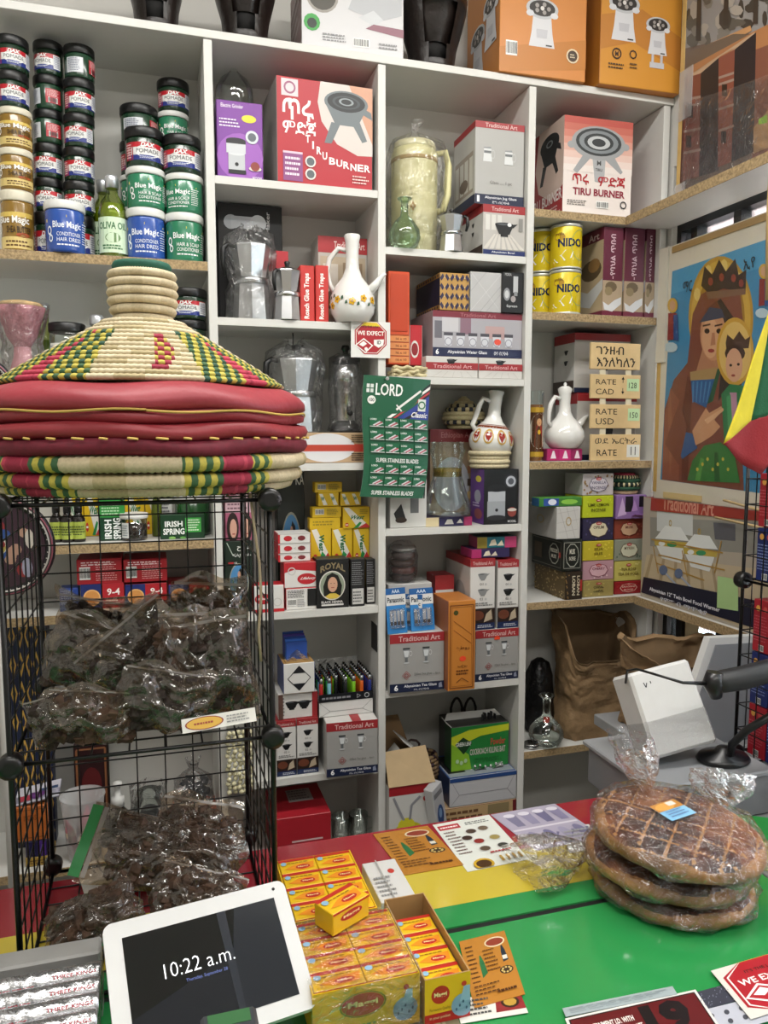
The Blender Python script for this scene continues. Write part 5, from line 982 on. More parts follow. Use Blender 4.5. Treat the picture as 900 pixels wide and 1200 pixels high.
mb = MB(); q = atY(541, 846, .2); carton('dark_box', 'dark box standing behind the green powder box', 'box', 522, 570, 842, z2_-.05, .17, .06, '34302c', {'f': lambda P: P.line([(0, .5), (1, .5)], .01, '201e1c')}, pym=860)
o = carton('sample_box', 'small white opened box with blue bottle print leaning on the carton', 'box', 512, 528, 914, Z+.07, -.03, .03, ('b7b8bc', 'c8c8ca', 'a8a8aa'), {'f': lambda P: (P.e(.5, .4, .3, .22, '2a4a80', 14), P.e(.5, .45, .15, .1, '7a9ac0', 10), P.r(.1, .8, .9, .9, '7a7a80'))}, rz=math.radians(38), pym=930)
o.rotation_euler[1] = math.radians(-14)
# ================================================================ column four
Z = Z4[0]
def pr_stove2(P, u, v, s, c='9a9c9e'):
    a = s*P.h/P.w
    P.poly([(u-.28*a, v-.05*s), (u-.48*a, v-.34*s), (u-.40*a, v-.38*s), (u-.14*a, v-.1*s)], c); P.poly([(u+.1*a, v-.1*s), (u+.44*a, v-.34*s), (u+.48*a, v-.30*s), (u+.28*a, v-.02*s)], c); P.poly([(u-.12*a, v-.08*s), (u+.14*a, v-.08*s), (u+.12*a, v-.5*s), (u-.06*a, v-.5*s)], 'a9abad')
    P.e(u, v+.14*s, .52*a, .28*s, c, 26); P.e(u, v+.16*s, .44*a, .23*s, '34383a', 26); P.ring(u, v+.16*s, .38*a, .19*s, .25, '80868a', 22); P.ring(u, v+.15*s, .22*a, .11*s, .4, 'b8bcbe', 18); P.e(u+.52*a, v+.12*s, .08*a, .06*s, c, 10); P.e(u-.52*a, v+.08*s, .08*a, .06*s, c, 10)
def pr_tiru_white(P):
    for k in range(8): P.r(0, 1-.07*(k+1), 1, 1-.07*k, ('b8564c', 'bf6a5c', 'c87e6e', 'cf9484', 'd6aa9c', 'dcbdb2', 'e0cdc5', 'e2d8d2')[k])
    pr_stove2(P, .50, .66, .62); P.t('M', .48, .52, .54, .57, '4a4a4a', .02); P.t('TIRU', .46, .46, .56, .49, '4a4a4a', .02)
    P.t('ጥሩ', .13, .31, .37, .42, 'a8242c', .02); P.t('ምድጃ', .50, .31, .90, .42, 'a8242c', .02); P.t('TIRU BURNER', .14, .20, .90, .275, '8a2238', .03); P.lines(.06, .09, .38, .15, 3, '7a7470'); P.barcode(.48, .08, .66, .15); P.ring(.88, .13, None, .04, .3, '22242a', 12)
def pr_tiru_side(P): P.poly([(.2, 1), (1, 1), (1, .3), (.6, .2), (.2, .35), (.08, .6)], 'cfb8ac'); pr_stove(P, .55, .66, .5, '15171a', '1d2024'); P.t('TIRU BURNER', -.1, .16, .98, .28, 'e8dcd8', .02, shear=0); P.lines(.5, .03, .95, .12, 3, 'd8b8b4')
carton('stove_box', 'white and red charcoal stove box with red Amharic lettering', 'box', 661, 740, 139, Z, .02, .2, ('e2d8d2', '9a2428', 'b0504a'), {'f': pr_tiru_white, 'l': pr_tiru_side}, pym=190, rz=math.radians(-1.5))
# ---------------------------------------------------------------- second level: milk powder cans, tall boxes
Z = Z4[1]
def pr_nido(P):
    P.e(.78, .5, .42, .55, 'c9b41e', 26) if False else None
    P.poly([(0, .0), (0, .10), (.5, .16), (1, .34), (1, 0)], 'b82a24'); P.poly([(0, .10), (.5, .16), (1, .34), (1, .40), (.5, .22), (0, .14)], 'e8e0b0'); P.ring(.70, .56, .26, .40, .06, '8fa05a', 28); P.e(.16, .76, .14, .10, 'b08a2a', 14); P.t('NIDO', .12, .50, .74, .72, '14203c', .04); P.poly([(.3, .42), (.5, .38), (.46, .22), (.28, .14), (.2, .28)], 'e4e2d8'); P.poly([(.0, .2), (.2, .3), (.3, .16), (.1, .1)], 'dcd8c8'); P.t('milk', .04, .80, .28, .88, '6a4a18', .01)
def can(px, y, z, h, label, rot=0):
    x = atY(px, 300, y).x; r = .0475
    o = thing('milk_powder_can', label, 'can', (x, y, z+.0005), math.radians(rot), 'milk powder cans')
    lathe_obj('body', [(r*.97, 0), (r, .003), (r, h-.012), (r*.98, h-.010)], M('d6bd1e', .25, .1), o, n=28); lathe_obj('rim', [(r*1.02, h-.011), (r*1.02, h-.003), (r*.98, h-.002), (r*.95, h-.006), (0, h-.006)], M('cfd0c8', .3, .5), o, n=28)
    lathe_obj('bottom_rim', [(r*1.015, .0), (r*1.015, .005), (r*.99, .006)], M('cfd0c8', .3, .5), o, n=28)
    P = Print(1, 1); pr_nido(P); P.build('print', o, cyl_map(r*1.001, .006, h-.02, -175, -25), .25, .0003, .00008)
hc = (atY(660, 264, .06).z-Z)/2*.985
for i, px in enumerate((634, 663)):
    yy = (.13, .055)[i]
    for k in range(2): can(px, yy, Z+k*hc, hc, ('yellow milk powder can, '+('lower', 'upper')[k]+' of the stack '+('half behind the divider', 'beside the maroon boxes')[i]), (-6, 8)[i])
def pr_maroon(P):
    P.r(0, 0, 1, .40, 'a9957c'); P.r(0, 0, 1, .06, '6a2438'); P.e(.42, .33, .3, .06, '6a5a44', 12); P.e(.30, .28, .2, .05, '8a7a5a', 12); P.poly([(.02, .16), (.3, .12), (.6, .18), (.95, .22), (.95, .14), (.5, .05), (.1, .07)], 'cfd0d2'); P.t('የባህል ጥበብ', .36, .46, .60, .92, 'd4b8c0', .02, rot=90); P.line([(.5, .42), (.5, .45)], .01, 'd4b8c0')
def pr_maroonside(P): P.r(0, .86, 1, 1, '6a2438'); P.t('Art', .5, .88, .85, .96, 'e0ccd0', .02); P.r(0, .05, 1, .86, 'b3a184'); P.e(.6, .55, .35, .12, '5a4a34', 14); P.e(.7, .6, .2, .08, '8a6a40', 12); P.poly([(0, .4), (.5, .3), (1, .42), (1, .3), (.6, .12), (0, .2)], 'c4c6c8'); P.r(0, 0, 1, .06, '6a2438')
for i, (a0, a1) in enumerate(((707, 730), (732, 755), (757, 774))):
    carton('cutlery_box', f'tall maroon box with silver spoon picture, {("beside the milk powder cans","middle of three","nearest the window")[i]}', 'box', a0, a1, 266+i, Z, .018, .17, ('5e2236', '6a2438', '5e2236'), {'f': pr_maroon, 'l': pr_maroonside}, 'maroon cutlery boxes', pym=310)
# ---------------------------------------------------------------- third level
Z = Z4[2]
p = atY(629, 510, .04); H = atY(629, 458, .04).z-Z; o = thing('prayer_candle', 'glass prayer candle with religious picture beside the divider', 'candle', (p.x, .05, Z+.001)); r = .024
lathe_obj('wax', [(r*.9, 0), (r*.92, .004), (r*.92, H*.8), (0, H*.8)], M('a8692a', .5), o); lathe_obj('glass', [(r, 0), (r*1.02, .004), (r*1.02, H)], GLASS, o, cap=False)
P = Print(1, 1); P.r(0, 0, 1, 1, '5a3418', 6); P.e(.5, .52, .42, .36, 'd4cfc0', 18); P.poly([(.3, .22), (.7, .22), (.62, .62), (.5, .7), (.38, .62)], '9a3028'); P.e(.5, .70, .11, .08, 'c9986a', 10); P.e(.5, .50, .07, .05, 'd8a82a', 8); P.r(0, .9, 1, 1, 'b8922a', 6); P.r(0, 0, 1, .1, 'b8922a', 6); P.build('print', o, cyl_map(r*1.025, H*.06, H*.7, -175, -5))
def pr_pinkb(P): [P.r(.01+.34*k, .05, .33+.34*k, .95, ('a81e5c', 'b8286a', '8a1a50')[k]) for k in range(3)]; [P.poly([(.1+.34*k, .2), (.26+.34*k, .2), (.20+.34*k, .85), (.16+.34*k, .85)], 'e4d4dc') for k in range(3)]
o = carton('incense_box', 'magenta incense box under the white coffee pot', 'box', 641, 682, 526, Z, .03, .09, ('a81e5c', '8a1a50', 'a81e5c'), {'f': pr_pinkb}, pym=531)
jebena(661, 456, 526, 42, .07, Z+DIM[o.name][2]+.001, 'plain white coffee pot with lid and looped handle', None, 1, -1, lid=True, rz=.15, hs=.85)
def pr_bowlbig(P): P.r(0, .88, 1, 1, '9c2b30'); P.r(.02, .3, .5, .85, 'b9b5b0'); bowl(P, .52, .5, .4); P.r(.6, .1, .98, .8, '8f8a84'); P.r(0, 0, 1, .08, '1b2440')
B = carton('bowl_set_box', 'bowl gift box with red rim, lower one behind the rate sign', 'box', 676, 757, 461, Z, .09, .14, ('b9b5b0', 'cfcdc9', '9c2b30'), {'f': pr_bowlbig, 'l': pr_bowlside}, 'bowl boxes behind the sign', pym=500)
carton('bowl_set_box', 'bowl gift box with red rim, upper one behind the rate sign', 'box', 673, 738, 391, Z+DIM[B.name][2]+.002, .10, .13, ('b9b5b0', 'cfcdc9', '9c2b30'), {'f': pr_bowlbig, 'l': pr_bowlside}, 'bowl boxes behind the sign', pym=430)
# the rate sign: four wooden boards joined by ribbons
ys = .012
WOOD = M('d9bc8a', .6, noise=.12, nscale=14)
sg = thing('rate_sign', 'four-board wooden exchange rate sign with handwritten lettering', 'sign', (0, ys, 0))
rows = [(402, 433), (439, 467), (474, 502), (509, 536)]
def ink(P, i):
    if i == 0: P.t('ገንዘብ', .10, .56, .66, .86, '17140f', .01); P.t('እንለካለን', .12, .10, .90, .46, '17140f', .01)
    if i == 1: P.t('RATE', .10, .58, .50, .80, '17140f', .0); P.t('CAD', .10, .16, .46, .40, '17140f', .0); P.line([(.64, .22), (.64, .44)], .03, '17140f'); P.poly([(.61, .3), (.64, .18), (.67, .3)], '17140f'); P.line([(.64, .66), (.64, .86)], .03, '17140f'); P.poly([(.61, .8), (.64, .92), (.67, .8)], '17140f'); P.r(.72, .32, .97, .84, 'bcd9a8'); P.t('128', .76, .44, .92, .68, '17140f', .0)
    if i == 2: P.t('RATE', .10, .58, .52, .82, '17140f', .0); P.t('USD', .10, .16, .46, .42, '17140f', .0); P.r(.74, .32, .98, .84, 'bcd9a8'); P.t('150', .78, .44, .94, .68, '17140f', .0)
    if i == 3: P.t('ወደ ኤርትራ', .08, .62, .92, .88, '17140f', .0); P.t('RATE', .12, .18, .52, .42, '17140f', .0); P.r(.72, .12, .98, .60, 'dcdcd4'); P.t('11', .80, .2, .90, .52, '17140f', .0)
zprev = None
for i, (t, b) in enumerate(rows):
    A = atY(692, b, ys); Bp = atY(751, t, ys); w = Bp.x-A.x; zt_ = atY(721, t, ys).z; zb_ = atY(721, b, ys).z if i < 3 else Z+.001
    o = MB().cbox(A.x, 0, zb_, A.x+w, .009, zt_, .001).build('board', WOOD, sg)
    P = Print(w, zt_-zb_); ink(P, i); P.build('print', o, planar((A.x, 0, zb_), (w, 0, 0), (0, 0, zt_-zb_)), .6, .0003, .00005)
    if zprev:
        for u in (.24, .76): MB().box(A.x+w*u-.010, .003, zt_-.004, A.x+w*u+.010, .006, zprev+.004).build('ribbon', M('d8cfb4', .6), sg)
    zprev = zb_
# ---------------------------------------------------------------- fourth level: incense cartons
Z = Z4[3]
def hem(c1, word, plate=None, tc='3a2a1a', spots=None, n=14):
    rg = random.Random(sum(map(ord, word)))
    def fn(P):
        for _ in range(n): P.e(rg.random()*.92+.04, rg.random()*.84+.08, .03, .05, spots or c1, 7)
        if plate: P.e(.5, .5, .32, .36, plate, 8); P.ring(.5, .5, .32, .36, .08, tc, 8)
        P.e(.5, .80 if not plate else .76, .09, .07, 'b02a2a', 12); P.t('HEM', .45, .775 if not plate else .735, .55, .825 if not plate else .785, 'e8d8d0', .02)
        ws = word.split('|')
        for k, x in enumerate(ws): P.t(x, .5-.034*len(x), .52-.24*k, .5+.034*len(x), .66-.24*k, tc, .02)
    return fn
def hemstack(px0, px1, y, rows_, grp, z=Z):
    for i, (t, c, fn, lab) in enumerate(rows_):
        o = carton('incense_carton', lab, 'box', px0, px1, t, z, y+.002*(i % 2), .11, c, {'f': fn}, grp, pym=t+12); z += DIM[o.name][2]+.0015
    return z
G1 = 'incense cartons in the fourth cubby'
def pr_loban(P): P.r(0, 0, 1, 1, '2c2014'); [P.e((k*.37) % 1*.2+.02, (k*.61) % 1, .04, .03, '8a6a3a', 6) for k in range(12)]; P.t('LOBAN', .40, .15, .58, .85, 'd8ccb0', .03, rot=-90); P.t('LOBAN', .68, .15, .84, .85, 'd8ccb0', .02, rot=-90); P.r(.86, .3, .98, .7, 'a82a24')
def pr_lobside(P):
    rg = random.Random(2)
    for k in range(120): P.e(rg.random(), rg.random(), .012+.012*rg.random(), .03, ('9a8254', 'b8a070', '6a5430')[k % 3], 6)
def pr_precious(P): P.line([(.08, .1), (.08, .9), (.92, .9), (.92, .1), (.08, .1)], .02, '8a8a80'); P.ring(.5, .5, .34, .38, .08, 'a8a89c', 10); P.t('MUSK', .36, .54, .64, .70, 'd8d4c4', .02); P.t('INCENSE', .34, .34, .66, .46, 'd8d4c4', .01)
def pr_precside(P): P.line([(.04, .1), (.04, .9), (.96, .9), (.96, .1), (.04, .1)], .02, '6a6a60'); P.r(.1, .25, .35, .75, '4a3a28'); P.ring(.75, .5, .16, .34, .1, 'a8a89c', 10); P.t('PRECIOUS', .64, .54, .86, .66, 'd8d4c4', .02); P.t('MUSK', .67, .36, .83, .48, 'd8d4c4', .02); P.e(.93, .5, .03, .1, 'a82a24', 8)
def pr_marble(P): [P.line([(.0, .2+.3*k), (.9, .8+.3*k-.5)], .01, 'a8a4a0') for k in range(3)]; [P.line([(.1+.3*k, 1), (.5+.3*k, 0)], .01, '9a9692') for k in range(3)]; P.ring(.5, .55, .12, .14, .3, 'b09a72', 14)
def first(px0, px1, t, c, z, prs, lab, dp=.2, y=.004, rz=0):
    o = carton('incense_carton', lab, 'box', px0, px1, t, z, y, dp, c, prs, G1, pym=t+20, rz=rz); return z+DIM[o.name][2]+.0015
z = first(662, 682, 670, ('2c2014', '5e4c2c', '4a3a22'), Z, {'f': pr_loban, 'l': pr_lobside}, 'brown speckled carton lettered loban at the foot of the pile')
z = first(659, 682, 632, ('11150f', '11130f', '1c1c18'), z, {'f': pr_precious, 'l': pr_precside}, 'black carton with pale label frames above the speckled one')
z = first(652, 680, 594, ('c4c2be', 'a9a6a2', 'c9c7c3'), z, {'f': pr_marble, 'l': pr_marble}, 'white marbled carton above the black one')
o = carton('foil_packet', 'thin green and blue packet lying on the marbled carton', 'packet', 632, 682, 583, z, .01, .05, ('3a7a2e', '2a5a8a', '4a8a34'), {'f': lambda P: (P.r(.1, .1, .45, .9, '2a4a9a'), P.e(.3, .5, .1, .35, 'd8dce8', 10), P.e(.7, .5, .2, .3, '8ac04a', 10))}, pym=590)
zt0 = hemstack(683, 719, .02, [(680, '9a8a50', hem('9a8a50', 'COPAL|COPAL', None, '3a2c10', 'b8a860'), 'mustard floral carton at the bottom of the second column'), (657, 'b88e98', hem('b88e98', 'CHERRY', 'd0a8b0', '7a3a48', 'e0c4c8', 8), 'pink blossom carton second in the second column'), (634, 'bfae2e', hem('bfae2e', 'IRIS|IRIS', None, '6a5a10', 'd8c848'), 'yellow floral carton third in the second column'), (607, '2a2544', hem('2a2544', 'OPIUM', 'd8cfb0', '5a4a3a', '4a4470'), 'dark violet carton with cream plate in the second column'), (581, 'b4c022', hem('b4c022', 'LIME LEMON|INCENSE', None, '5a5a10', 'c0cc34'), 'lime green carton in the second column'), (555, 'b9b3b4', hem('b9b3b4', 'VANILLA|INCENSE', 'c9c4cc', '6a6478', '8a6a3a', 22), 'grey and violet flowered carton topping the second column')], G1)
zt1_ = hemstack(720, 757, .03, [(681, '8f1a20', hem('8f1a20', 'DRAGONS|BLOOD', '9a1c22', 'e0b8a8', 'a82a2a'), 'deep red carton lettered dragons blood'), (657, 'c2b860', hem('c2b860', 'TEA ROSE|TEA DE ROSA', None, '6a5a20', 'd4cc80'), 'pale yellow rose carton second in the third column'), (632, '8c9080', hem('8c9080', 'MYRRH', 'c8c8b0', '6a5a44', '5a6a58', 24), 'grey green patterned carton in the third column'), (608, '8a4030', hem('8a4030', 'MUSK', 'c4a080', '6a3020', 'a85a44', 20), 'rust coloured carton with tan plate in the third column')], G1)
# purple box with torn flap, and the small lidded basket on it
o = carton('incense_carton', 'purple carton with torn purple flap under the red basket', 'box', 722, 766, 580, zt1_, .02, .1, ('8a6aa0', '7a5a92', 'a88ab8'), {'f': lambda P: (P.poly([(.05, .1), (.2, .9), (.35, .2)], 'c4a8d0'), P.r(.3, .3, .55, .95, '1c1622'), P.poly([(.5, .3), (.6, .8), (.72, .35)], 'b08ac0'), P.r(.75, .5, .9, .95, '1c1622'))}, G1, pym=592)
w_, d_, h_ = DIM[o.name]; flap(o, [(.0, -.002, h_*.12), (w_/2+.008, -.012, h_*.02), (w_/2+.01, -.034, h_*.18), (-.005, -.03, h_*.25)], M('8c5fa6', .5), 'torn_flap')
p = atY(734, 570, .06); rb = .047
coil_basket('lidded_basket', 'small round basket with red, green and cream coils on the incense cartons', (p.x, .075, zt1_+h_+.002), [(rb*.8, .007), (rb*.97, .019), (rb, .031), (rb*.97, .043), (rb*.85, .054), (rb*.62, .060), (rb*.38, .061), (rb*.14, .060)], ['c8b088', '1f4a34', 'b03a50', '14241c', 'd0c49a'], .0075, 60, pat=lambda k, i, n: (0, 1, (3 if i % 3 else 4), 1, (4 if i % 2 else 3), 2, 2, 2)[k])
# ---------------------------------------------------------------- fifth level
Z = Z4[4]
BAGP = M('8a6f4e', .8, noise=.16, nscale=12, bump=.9, bscale=26)
def paper_bag(name, label, loc, wx, wy, h, seed, mat, rz=0, slope=.34):
    o = thing(name, label, 'bag', loc, rz); rg = random.Random(seed)
    def side(u, v, inset=0.0):
        a = 2*PI*u; c, s_ = math.cos(a), math.sin(a); e = .36
        x = (abs(c)**e)*(1 if c > 0 else -1)*wx/2; y = (abs(s_)**e)*(1 if s_ > 0 else -1)*wy/2
        n = mnoise.noise(Vector((x*14+seed, y*14, v*5)))*.016+abs(mnoise.noise(Vector((x*30+seed, y*30, v*13))))*.014-.005
        k = 1-.08*math.sin(v*PI)+.05*v+inset
        fr = max(0, -s_)
        n2 = mnoise.noise(Vector((x*9+seed*3, y*9, v*h*11)))*.016*min(1, v*4)
        return Vector((x*k+n+n2, y*k+n*.8+n2*(1 if y > 0 else -.4)*.5, v*h*(1+.05*math.sin(2*a+seed)*v-slope*fr*v)+n*.8*v))
    MB().grid(lambda u, v: side(u, v), 84, 34).build('paper_outside', mat, o)
    MB().grid(lambda u, v: side(1-u, .25+.75*v, -.05), 56, 14).build('paper_inside', M('7a6246', .85, noise=.1), o)
    def rim(u, v):
        p0 = side(u, 1.0); t = v*PI; return p0+Vector((0, 0, .008*math.sin(t)))+Vector((p0.x, p0.y, 0))*(.05*-v)+Vector((p0.x, p0.y, 0)).normalized()*(.010*math.sin(t))
    MB().grid(rim, 56, 4).build('rolled_rim', mat, o)
    MB().grid(lambda u, v: side(u, 0)*v, 40, 1).build('bottom', mat, o)
    return o
a = atY(656, 860, .06); b = atY(744, 860, .06)
paper_bag('paper_bag', 'crumpled open brown paper bag on the lowest shelf', ((a.x+b.x)/2+.003, .112, Z+.001), (b.x-a.x)*.84, .16, .39, 3, BAGP)
p = atY(636, 850, .12); o = thing('black_bag', 'black plastic bag slumped behind the glass carafe', 'bag', (p.x, .15, Z+.001))
MB().lathe([(.0, 0), (.042, .0), (.047, .05), (.046, .12), (.042, .19), (.028, .235), (.01, .25), (.0, .25)], 24, fn=lambda q, a_, j: (q.x*(1+.14*math.sin(5*a_+j*1.9)+.08*math.sin(11*a_+j)), q.y*(1+.14*math.sin(4*a_+j)), max(q.z, 0)), cap=False).build('plastic', M('0e0e10', .3, bump=.8, bscale=40), o)
flask(640, 815, 870, 37, .035, Z, 'clear glass carafe with red tape on the lowest shelf', prop=.55)
o = bpy.data.objects['glass_flask.003'] if 'glass_flask.003' in bpy.data.objects else bpy.data.objects['glass_flask.002']
MB().lathe([(.010, .075), (.0105, .076), (.0105, .088), (.010, .089)], 14, cap=False).build('red_tape', M('c03a2a', .5), o)
for i in range(2):
    p = atY(623, 868, .01); tag(MB().lathe([(0, 0), (.018, 0), (.024, .006), (.023, .008), (0, .003)], 20, sy=1).build('saucer', CHROME, None, (p.x+.008, .026, Z+.001+i*.0085)), ('small steel saucer, lower of two beside the carafe', 'small steel saucer, upper of two beside the carafe')[i], 'saucer', 'steel saucers')
# ================================================================ on top of the unit
Z = ZTOP
CLAY = M('1f1714', .35, noise=.4, nscale=14, bump=.25, bscale=40)
def clay_pot(px, wpx, y, label, hh=.3, hole=True, rz=0.0):
    x = atY(px, 20, y).x; r = atY(px+wpx/2, 15, y).x-x
    o = thing('clay_stove', label, 'clay stove', (x, y, Z+.001), rz); n = 40
    prof = [(r*.80, 0), (r*.84, .004), (r*.80, .03), (r*.86, .07), (r*1.05, .12), (r*1.2, .17), (r*1.25, .20), (r*1.1, .20), (r*.95, .14), (r*.6, .08)]
    mb = MB(); k = len(prof)
    for i in range(n):
        a = 2*PI*i/n
        for r_, z_ in prof:
            q = 1+.03*mnoise.noise(Vector((math.cos(a)*2+px, math.sin(a)*2, z_*14))); mb.v.append((r_*q*math.cos(a), r_*q*math.sin(a), z_))
    for i in range(n):
        a = (360*(i+.5)/n) % 360
        for j in range(k-1):
            if hole and abs(a-265) < 34 and 2 <= j <= 4 and not (j == 2 and abs(a-265) > 22): continue
            mb.face((i*k+j, ((i+1) % n)*k+j, ((i+1) % n)*k+j+1, i*k+j+1), 0, True)
    mb.face([i*k for i in range(n)][::-1]); mb.build('body', CLAY, o)
    MB().lathe([(r*.5, .035), (r*.55, .10)], 20, cap=True).build('inner_bowl', M('0b0908', .8), o)
    return o
clay_pot(183, 62, .09, 'dark clay stove farthest from the window on top of the shelves')
clay_pot(287, 64, .085, 'dark clay stove between two others on top of the shelves')
clay_pot(506, 62, .09, 'dark clay stove with arched opening beside the orange boxes')
def pr_espresso(P): P.e(.2, .62, None, .2, '9a958e', 20); P.e(.2, .62, None, .17, '4a463e', 20); P.poly([(.45, .5), (.75, .4), (.98, .5), (.98, .98), (.6, .98)], 'b4b6ba'); P.e(.62, .86, .12, .12, '8a8c90', 14); P.poly([(.55, .42), (.7, .34), (.8, .42), (.7, .52)], 'c8cacd'); P.poly([(.62, .3), (1, .24), (1, .34), (.7, .36)], '8a5a68'); P.e(.1, .30, None, .10, '3a9a44', 12); P.e(.1, .29, None, .06, '1c2a1e', 10); P.barcode(.5, .08, .66, .18); P.lines(.2, .1, .45, .2, 3, '8a8a8c'); P.lines(.75, .08, .95, .16, 2, '8a8a8c')
carton('espresso_box', 'white espresso machine box on top of the shelves', 'box', 354, 472, -40, Z, .01, .22, ('cfced0', 'a8a6a4', 'd4d3d4'), {'f': pr_espresso, 'l': lambda P: (P.r(0, .1, 1, 1, '6a4a4a'), P.lines(.1, .3, .9, .8, 4, '9a8a88'))}, pym=40, rz=math.radians(-3))
def heater(P, u, v, s):
    a = s*P.h/P.w; P.poly([(u-.22*a, v+.2*s), (u+.22*a, v+.2*s), (u+.26*a, v-.2*s), (u+.32*a, v-.5*s), (u-.32*a, v-.5*s), (u-.26*a, v-.2*s)], 'd0d0d4'); P.e(u, v+.32*s, .40*a, .22*s, 'b9bbbf', 22); P.e(u, v+.33*s, .32*a, .17*s, '2a2422', 22)
    P.e(u+.3*a, v+.2*s, .1*a, .07*s, 'd0d0d4', 8); P.e(u-.3*a, v+.2*s, .1*a, .07*s, 'd0d0d4', 8)
    for k in range(5): P.e(u+.16*a*math.cos(k*1.26), v+.33*s+.09*s*math.sin(k*1.26), .05*a, .05*s, '9a9490', 8)
    P.e(u, v+.33*s, .05*a, .05*s, 'd8d4d0', 8); P.poly([(u-.14*a, v-.12*s), (u+.14*a, v-.12*s), (u+.12*a, v-.3*s), (u-.12*a, v-.3*s)], 'bcbcc2'); P.r(u+.1*a, v-.47*s, u+.25*a, v-.44*s, '2a2a2a')
def pr_or1(P): P.poly([(0, 0), (1, .1), (1, .35), (0, .2)], 'b8742a'); heater(P, .48, .43, .38); P.barcode(.07, .14, .2, .26); P.ring(.84, .2, None, .06, .2, 'e0d0b0', 14); P.e(.84, .2, None, .045, '3a2a1a', 12); P.lines(.81, .18, .87, .22, 2, 'e0d0b0')
def pr_or1s(P): heater(P, .35, .36, .42); heater(P, .75, .50, .42)
def pr_or2(P): P.poly([(0, .6), (.5, .7), (1, .5), (1, .2), (.4, .4), (0, .3)], 'b8782e'); heater(P, .28, .60, .40); P.r(.61, .20, .79, .25, 'c0c0c6'); P.r(.63, .24, .66, .36, 'bcbcc2'); P.r(.74, .24, .77, .36, 'bcbcc2'); heater(P, .70, .48, .32); P.ring(.2, .28, None, .05, .25, '2a1a10', 12); P.t('M', .18, .255, .22, .3, '2a1a10', .03); P.ring(.4, .29, None, .04, .3, '2a1a10', 8); P.lines(.1, .14, .3, .2, 2, '4a3418'); P.lines(.36, .16, .46, .22, 2, '4a3418')
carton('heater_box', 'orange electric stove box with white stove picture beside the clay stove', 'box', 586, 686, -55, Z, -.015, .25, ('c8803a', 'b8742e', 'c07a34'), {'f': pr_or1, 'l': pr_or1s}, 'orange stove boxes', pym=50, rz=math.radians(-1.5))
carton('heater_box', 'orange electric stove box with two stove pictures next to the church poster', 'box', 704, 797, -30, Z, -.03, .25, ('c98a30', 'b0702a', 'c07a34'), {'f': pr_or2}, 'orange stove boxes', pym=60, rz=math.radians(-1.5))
# ================================================================ the window side
def xplane(X, y0, z0, w, h):
    """uv of a pixel on a vertical plane facing -x"""
    def f(px, py):
        p = atX(px, py, X); return ((y0-p.y)/w, (p.z-z0)/h)
    return f
def xboard(name, label, cat, X, y0, z0, w, h, th, m, draw, group=None, rough=.35):
    o = tag(MB().box(0, -w, 0, th, 0, h).build(name, m, None, (X, y0, z0)), label, cat, group)
    P = Print(w, h); draw(P, xplane(X, y0, z0, w, h)); P.build('print', o, planar((0, 0, 0), (0, -w, 0), (0, 0, h)), rough)
    return o
def Q(P, f, pts, c): P.poly([tuple(min(1, max(0, q)) for q in f(*p)) for p in pts], c)
def E_(P, f, cx, cy, rx, ry, c, n=20):
    P.poly([tuple(min(1, max(0, q)) for q in f(cx+rx*math.cos(2*PI*k/n), cy+ry*math.sin(2*PI*k/n))) for k in range(n)][::-1], c)
# photograph poster of a stone church, standing on the board
XP = 1.528
def draw_church(P, f):
    P.r(0, 0, 1, 1, '6a5a50')
    Q(P, f, [(798, 60), (960, 20), (960, -120), (800, -80)], '8c8a88')
    rg = random.Random(8)
    for k in range(60):
        E_(P, f, 800+rg.random()*130, -30+rg.random()*80, 3+rg.random()*6, 4+rg.random()*9, ('5a564e', '7a766e', '3e3a34', 'a39c92')[k % 4], 7)
    Q(P, f, [(806, 75), (960, 0), (960, 60), (860, 90), (806, 110)], 'a8744a'); Q(P, f, [(808, 62), (880, 30), (882, 36), (808, 74)], 'b98a5c'); Q(P, f, [(806, 62), (860, 40), (880, 40), (806, 80)], '6a5a4a')
    for x, y0_, y1_ in ((818, -10, 48), (850, -20, 30), (885, -25, 28)): Q(P, f, [(x, y0_), (x+5, y0_), (x+4, y1_), (x-2, y1_)], '3a332c')
    Q(P, f, [(797, 215), (960, 120), (960, 60), (884, 80), (797, 120)], '5a3a30'); Q(P, f, [(882, 60), (960, 30), (960, 160), (882, 190)], '7a4c3c')
    Q(P, f, [(805, 92), (845, 70), (885, 38), (878, 44), (843, 78), (822, 84), (805, 104)], 'b09478'); Q(P, f, [(803, 92), (885, 38), (887, 42), (845, 66), (823, 86), (805, 90)], 'b89c80')
    Q(P, f, [(822, 86), (843, 68), (843, 200), (820, 207)], '1d1c20'); Q(P, f, [(862, 58), (887, 38), (884, 178), (858, 190)], '1a1a20')
    Q(P, f, [(803, 92), (822, 86), (820, 207), (801, 212)], '7a4436'); Q(P, f, [(843, 68), (862, 58), (858, 190), (842, 196)], '84493a')
    for y in (108, 116, 145, 170):
        Q(P, f, [(802, y+8), (822, y+4), (822, y+7), (802, y+11)], '9a8478'); Q(P, f, [(843, y-18), (861, y-24), (861, y-21), (843, y-15)], '9a8478')
    for x, y in ((810, 130), (850, 105), (808, 165), (849, 160)): Q(P, f, [(x-3, y+8), (x+3, y+8), (x+3, y-6), (x-3, y-6)], '241a18')
    Q(P, f, [(884, 150), (900, 130), (960, 110), (960, 150), (884, 180)], 'a8845c'); Q(P, f, [(890, 140), (900, 134), (900, 144), (890, 146)], '8ab83a')
xb = atX(797, 200, XP).y
o = xboard('church_poster', 'photograph poster of a rock-cut stone church above the window', 'poster', XP, xb, Z4[0]+.0005, .62, .72, .004, M('c9c2b4', .6), draw_church)
MB().box(-.003, -.004, 0, .006, .012, .72).build('wood_strip', M('c9a868', .6, noise=.15), o)
